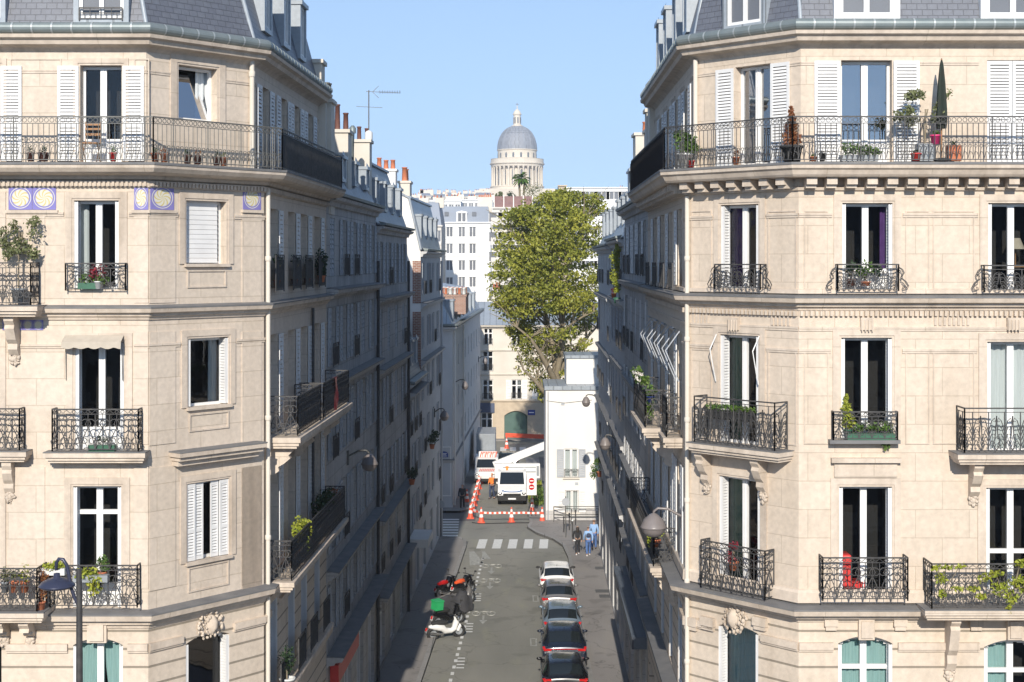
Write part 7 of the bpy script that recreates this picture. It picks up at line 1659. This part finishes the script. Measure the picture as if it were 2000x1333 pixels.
vine = thing('climbing_plant', tuple(onb(G2, 1900, .7, 9.2)), 'yellow green vine trailing along and over the lower right balcony railing', 'vine'); m = MB(); s_ = MB(); pr_ = None
for px, py, rx, rz in ((1828, 1110, .12, .08), (1838, 1130, .15, .16), (1850, 1108, .16, .06), (1875, 1106, .14, .06), (1840, 1160, .1, .12), (1870, 1150, .14, .05), (1900, 1150, .16, .06), (1925, 1130, .18, .12), (1945, 1120, .2, .1), (1955, 1150, .25, .18), (1975, 1165, .18, .2), (1985, 1135, .2, .15), (1992, 1100, .12, .1), (1970, 1190, .08, .12), (2005, 1150, .2, .2), (2030, 1140, .2, .2), (1915, 1165, .12, .08)):
    c = on(G2, px, py, .74); m.leaves(c, rx, .1, rz, int(1500*rx*rz)+26, .05)
    if pr_: s_.tube([pr_, c], .01, 4)
    pr_ = c
m.build('foliage', 'leaf_lime', vine); s_.build('stem', 'bark', vine)
# right side street
rp = lambda u, d, z: G0.P(L0-u, d, z)
plant('flowering trough with white and orange blooms on the shaded right side balcony', rp(5.6, .72, 13.3), .1, .2, 'white_pot', 'leaf_green', ((0, -.9, .35, .18, .16), (0, 0, .3, .18, .16), (0, .9, .35, .18, .2), (0, 1.5, .4, .2, .2)), 150, .05)
fl = thing('flower_box', tuple(rp(5.6, .8, 13.6)), 'white and orange petals scattered over the side balcony trough', 'flowers'); m = MB()
for q in range(12): m.leaves(rp(4.4+.22*q, .8+rnd.uniform(-.08, .08), 13.7+rnd.uniform(-.05, .15)), .07, .07, .06, 9, .045)
m.build('blossoms', 'petal_white', fl)
plant('fern like green plant hanging at the near end of the right side balcony', rp(3.6, .62, 13.1), .12, .2, 'enamel_blue', 'leaf_green', ((0, 0, .35, .2, .16), (0, 0, .05, .16, .22), (0, -.1, -.2, .1, .25)), 130, .05)
plant('climber with an orange pot on the lower right side balcony', rp(3.0, .5, 9.3), .13, .2, 'terracotta', 'leaf_lime', ((-.15, 0, .45, .2, .25), (-.1, .3, .2, .15, .3), (.1, .5, .3, .15, .2)), 110, .05, stem=.3)
v = thing('climbing_plant', (4.55, 65, 15.5), 'tall lime green climber hanging beside the upper window, lit by the sun', 'vine'); m = MB()
for k in range(16): z = 15.7+.13*k; m.leaves((4.58+.06*math.sin(k), 65.0+.1*math.sin(k*1.7), z), .25*math.sin(PI*(k+2)/19)+.06, .3, .16, 90, .055)
m.build('foliage', 'leaf_lime', v); m = MB(); m.tube([(4.7, 65, 15.4), (4.6, 65, 16.5), (4.6, 65, 17.7)], .02, 5); m.build('stem', 'bark', v); m = MB(); m.lathe((4.6, 65, 15.15), [(.12, 0), (.17, .25), (.15, .25), (0, .2)], 12); m.build('pot', 'green_plastic', v)
plant('red geranium beside the tall lime climber', (4.55, 66.4, 15.35), .12, .2, 'terracotta', 'petal_red', ((0, 0, .35, .14, .12),), 90, .045)
plant('green and orange creeper low on the right wall before the white house', (4.9, 83.2, 4.9), .16, .3, 'terracotta', 'leaf_green', ((-.2, 0, .5, .3, .35), (-.3, .3, .1, .25, .3), (-.1, 0, .9, .2, .2)), 150, .06)
# potted greenery by left windows further on
plant('window box shrub on the dark ledge of the left street wall', f3.P(9.3, .5, 6.6), .15, .25, 'terracotta', 'leaf_dark', ((0, 0, .5, .25, .3), (0, 1.0, .4, .25, .25)), 130, .06)
plant('greenery along the far ledge beyond the pale round lamp', f5.P(3.5, .3, 6.6), .15, .25, 'terracotta', 'leaf_dark', ((0, 0, .5, .25, .3), (0, 1.5, .4, .3, .3), (0, 3, .5, .3, .25)), 130, .07)
# the opposite side of the boulevard, seen only as reflections in the panes
ob = thing('apartment_building', (0, -34, 0), 'long stone building across the boulevard', 'building'); f = Fr((45, -24), (-45, -24)); m = MB(); ops = [((k+.5)*2.5-.6, (k+.5)*2.5+.6, z, z+2) for k in range(36) for z in (1, 5, 8.3, 11.6, 14.8)]; wall(m, f, 0, f.L, 0, 18, ops, rev=.25); m.build('wall', 'stone_grey', ob)
m = MB(); m.box(f, .1, f.L-.1, -14, -.3, .1, 17.8); m.build('interior', 'room_dark', ob); m = MB(); sweep(m, [(45, -24), (-45, -24)], [(.3, 18), (-1.2, 21), (-14, 21), (-14, 0)]); m.build('roof', 'zinc_dark', ob)

p = onb(G2, 1983, -.75, 16.9); tl = thing('table_lamp', tuple(p), 'lamp with cream conical shade inside the fourth floor window at the right edge', 'lamp'); m = MB(); m.tube([p, p+Vector((0, 0, .42))], .015, 6); m.build('stem', 'wood', tl); m = MB(); m.lathe(p+Vector((0, 0, .38)), [(.22, 0), (.11, .26)], 18); m.build('lamp_shade', 'awning_cloth', tl)
m = MB(); m.box(WF, p.x-.3, p.x+.3, -p.y-.2, -p.y+.2, 16.85, 16.9); m.build('table_top', 'wood', tl)

# ---------------- the air ----------------
m = MB(); m.box(WF, -1150, 1150, -1650, 350, -2, 140); hz = m.build('haze', 'cloth_white'); tag(hz, 'thin bluish haze over the whole city', 'haze', kind='stuff')
hm = bpy.data.materials.new('haze'); hm.use_nodes = True; t = hm.node_tree; t.nodes.clear(); o = N(t, 'OutputMaterial'); v = N(t, 'VolumePrincipled'); v.inputs['Color'].default_value = (.90,.94,1,1); v.inputs['Density'].default_value = .00036; v.inputs['Anisotropy'].default_value = .2
t.links.new(v.outputs[0], o.inputs['Volume']); hz.data.materials[0] = hm
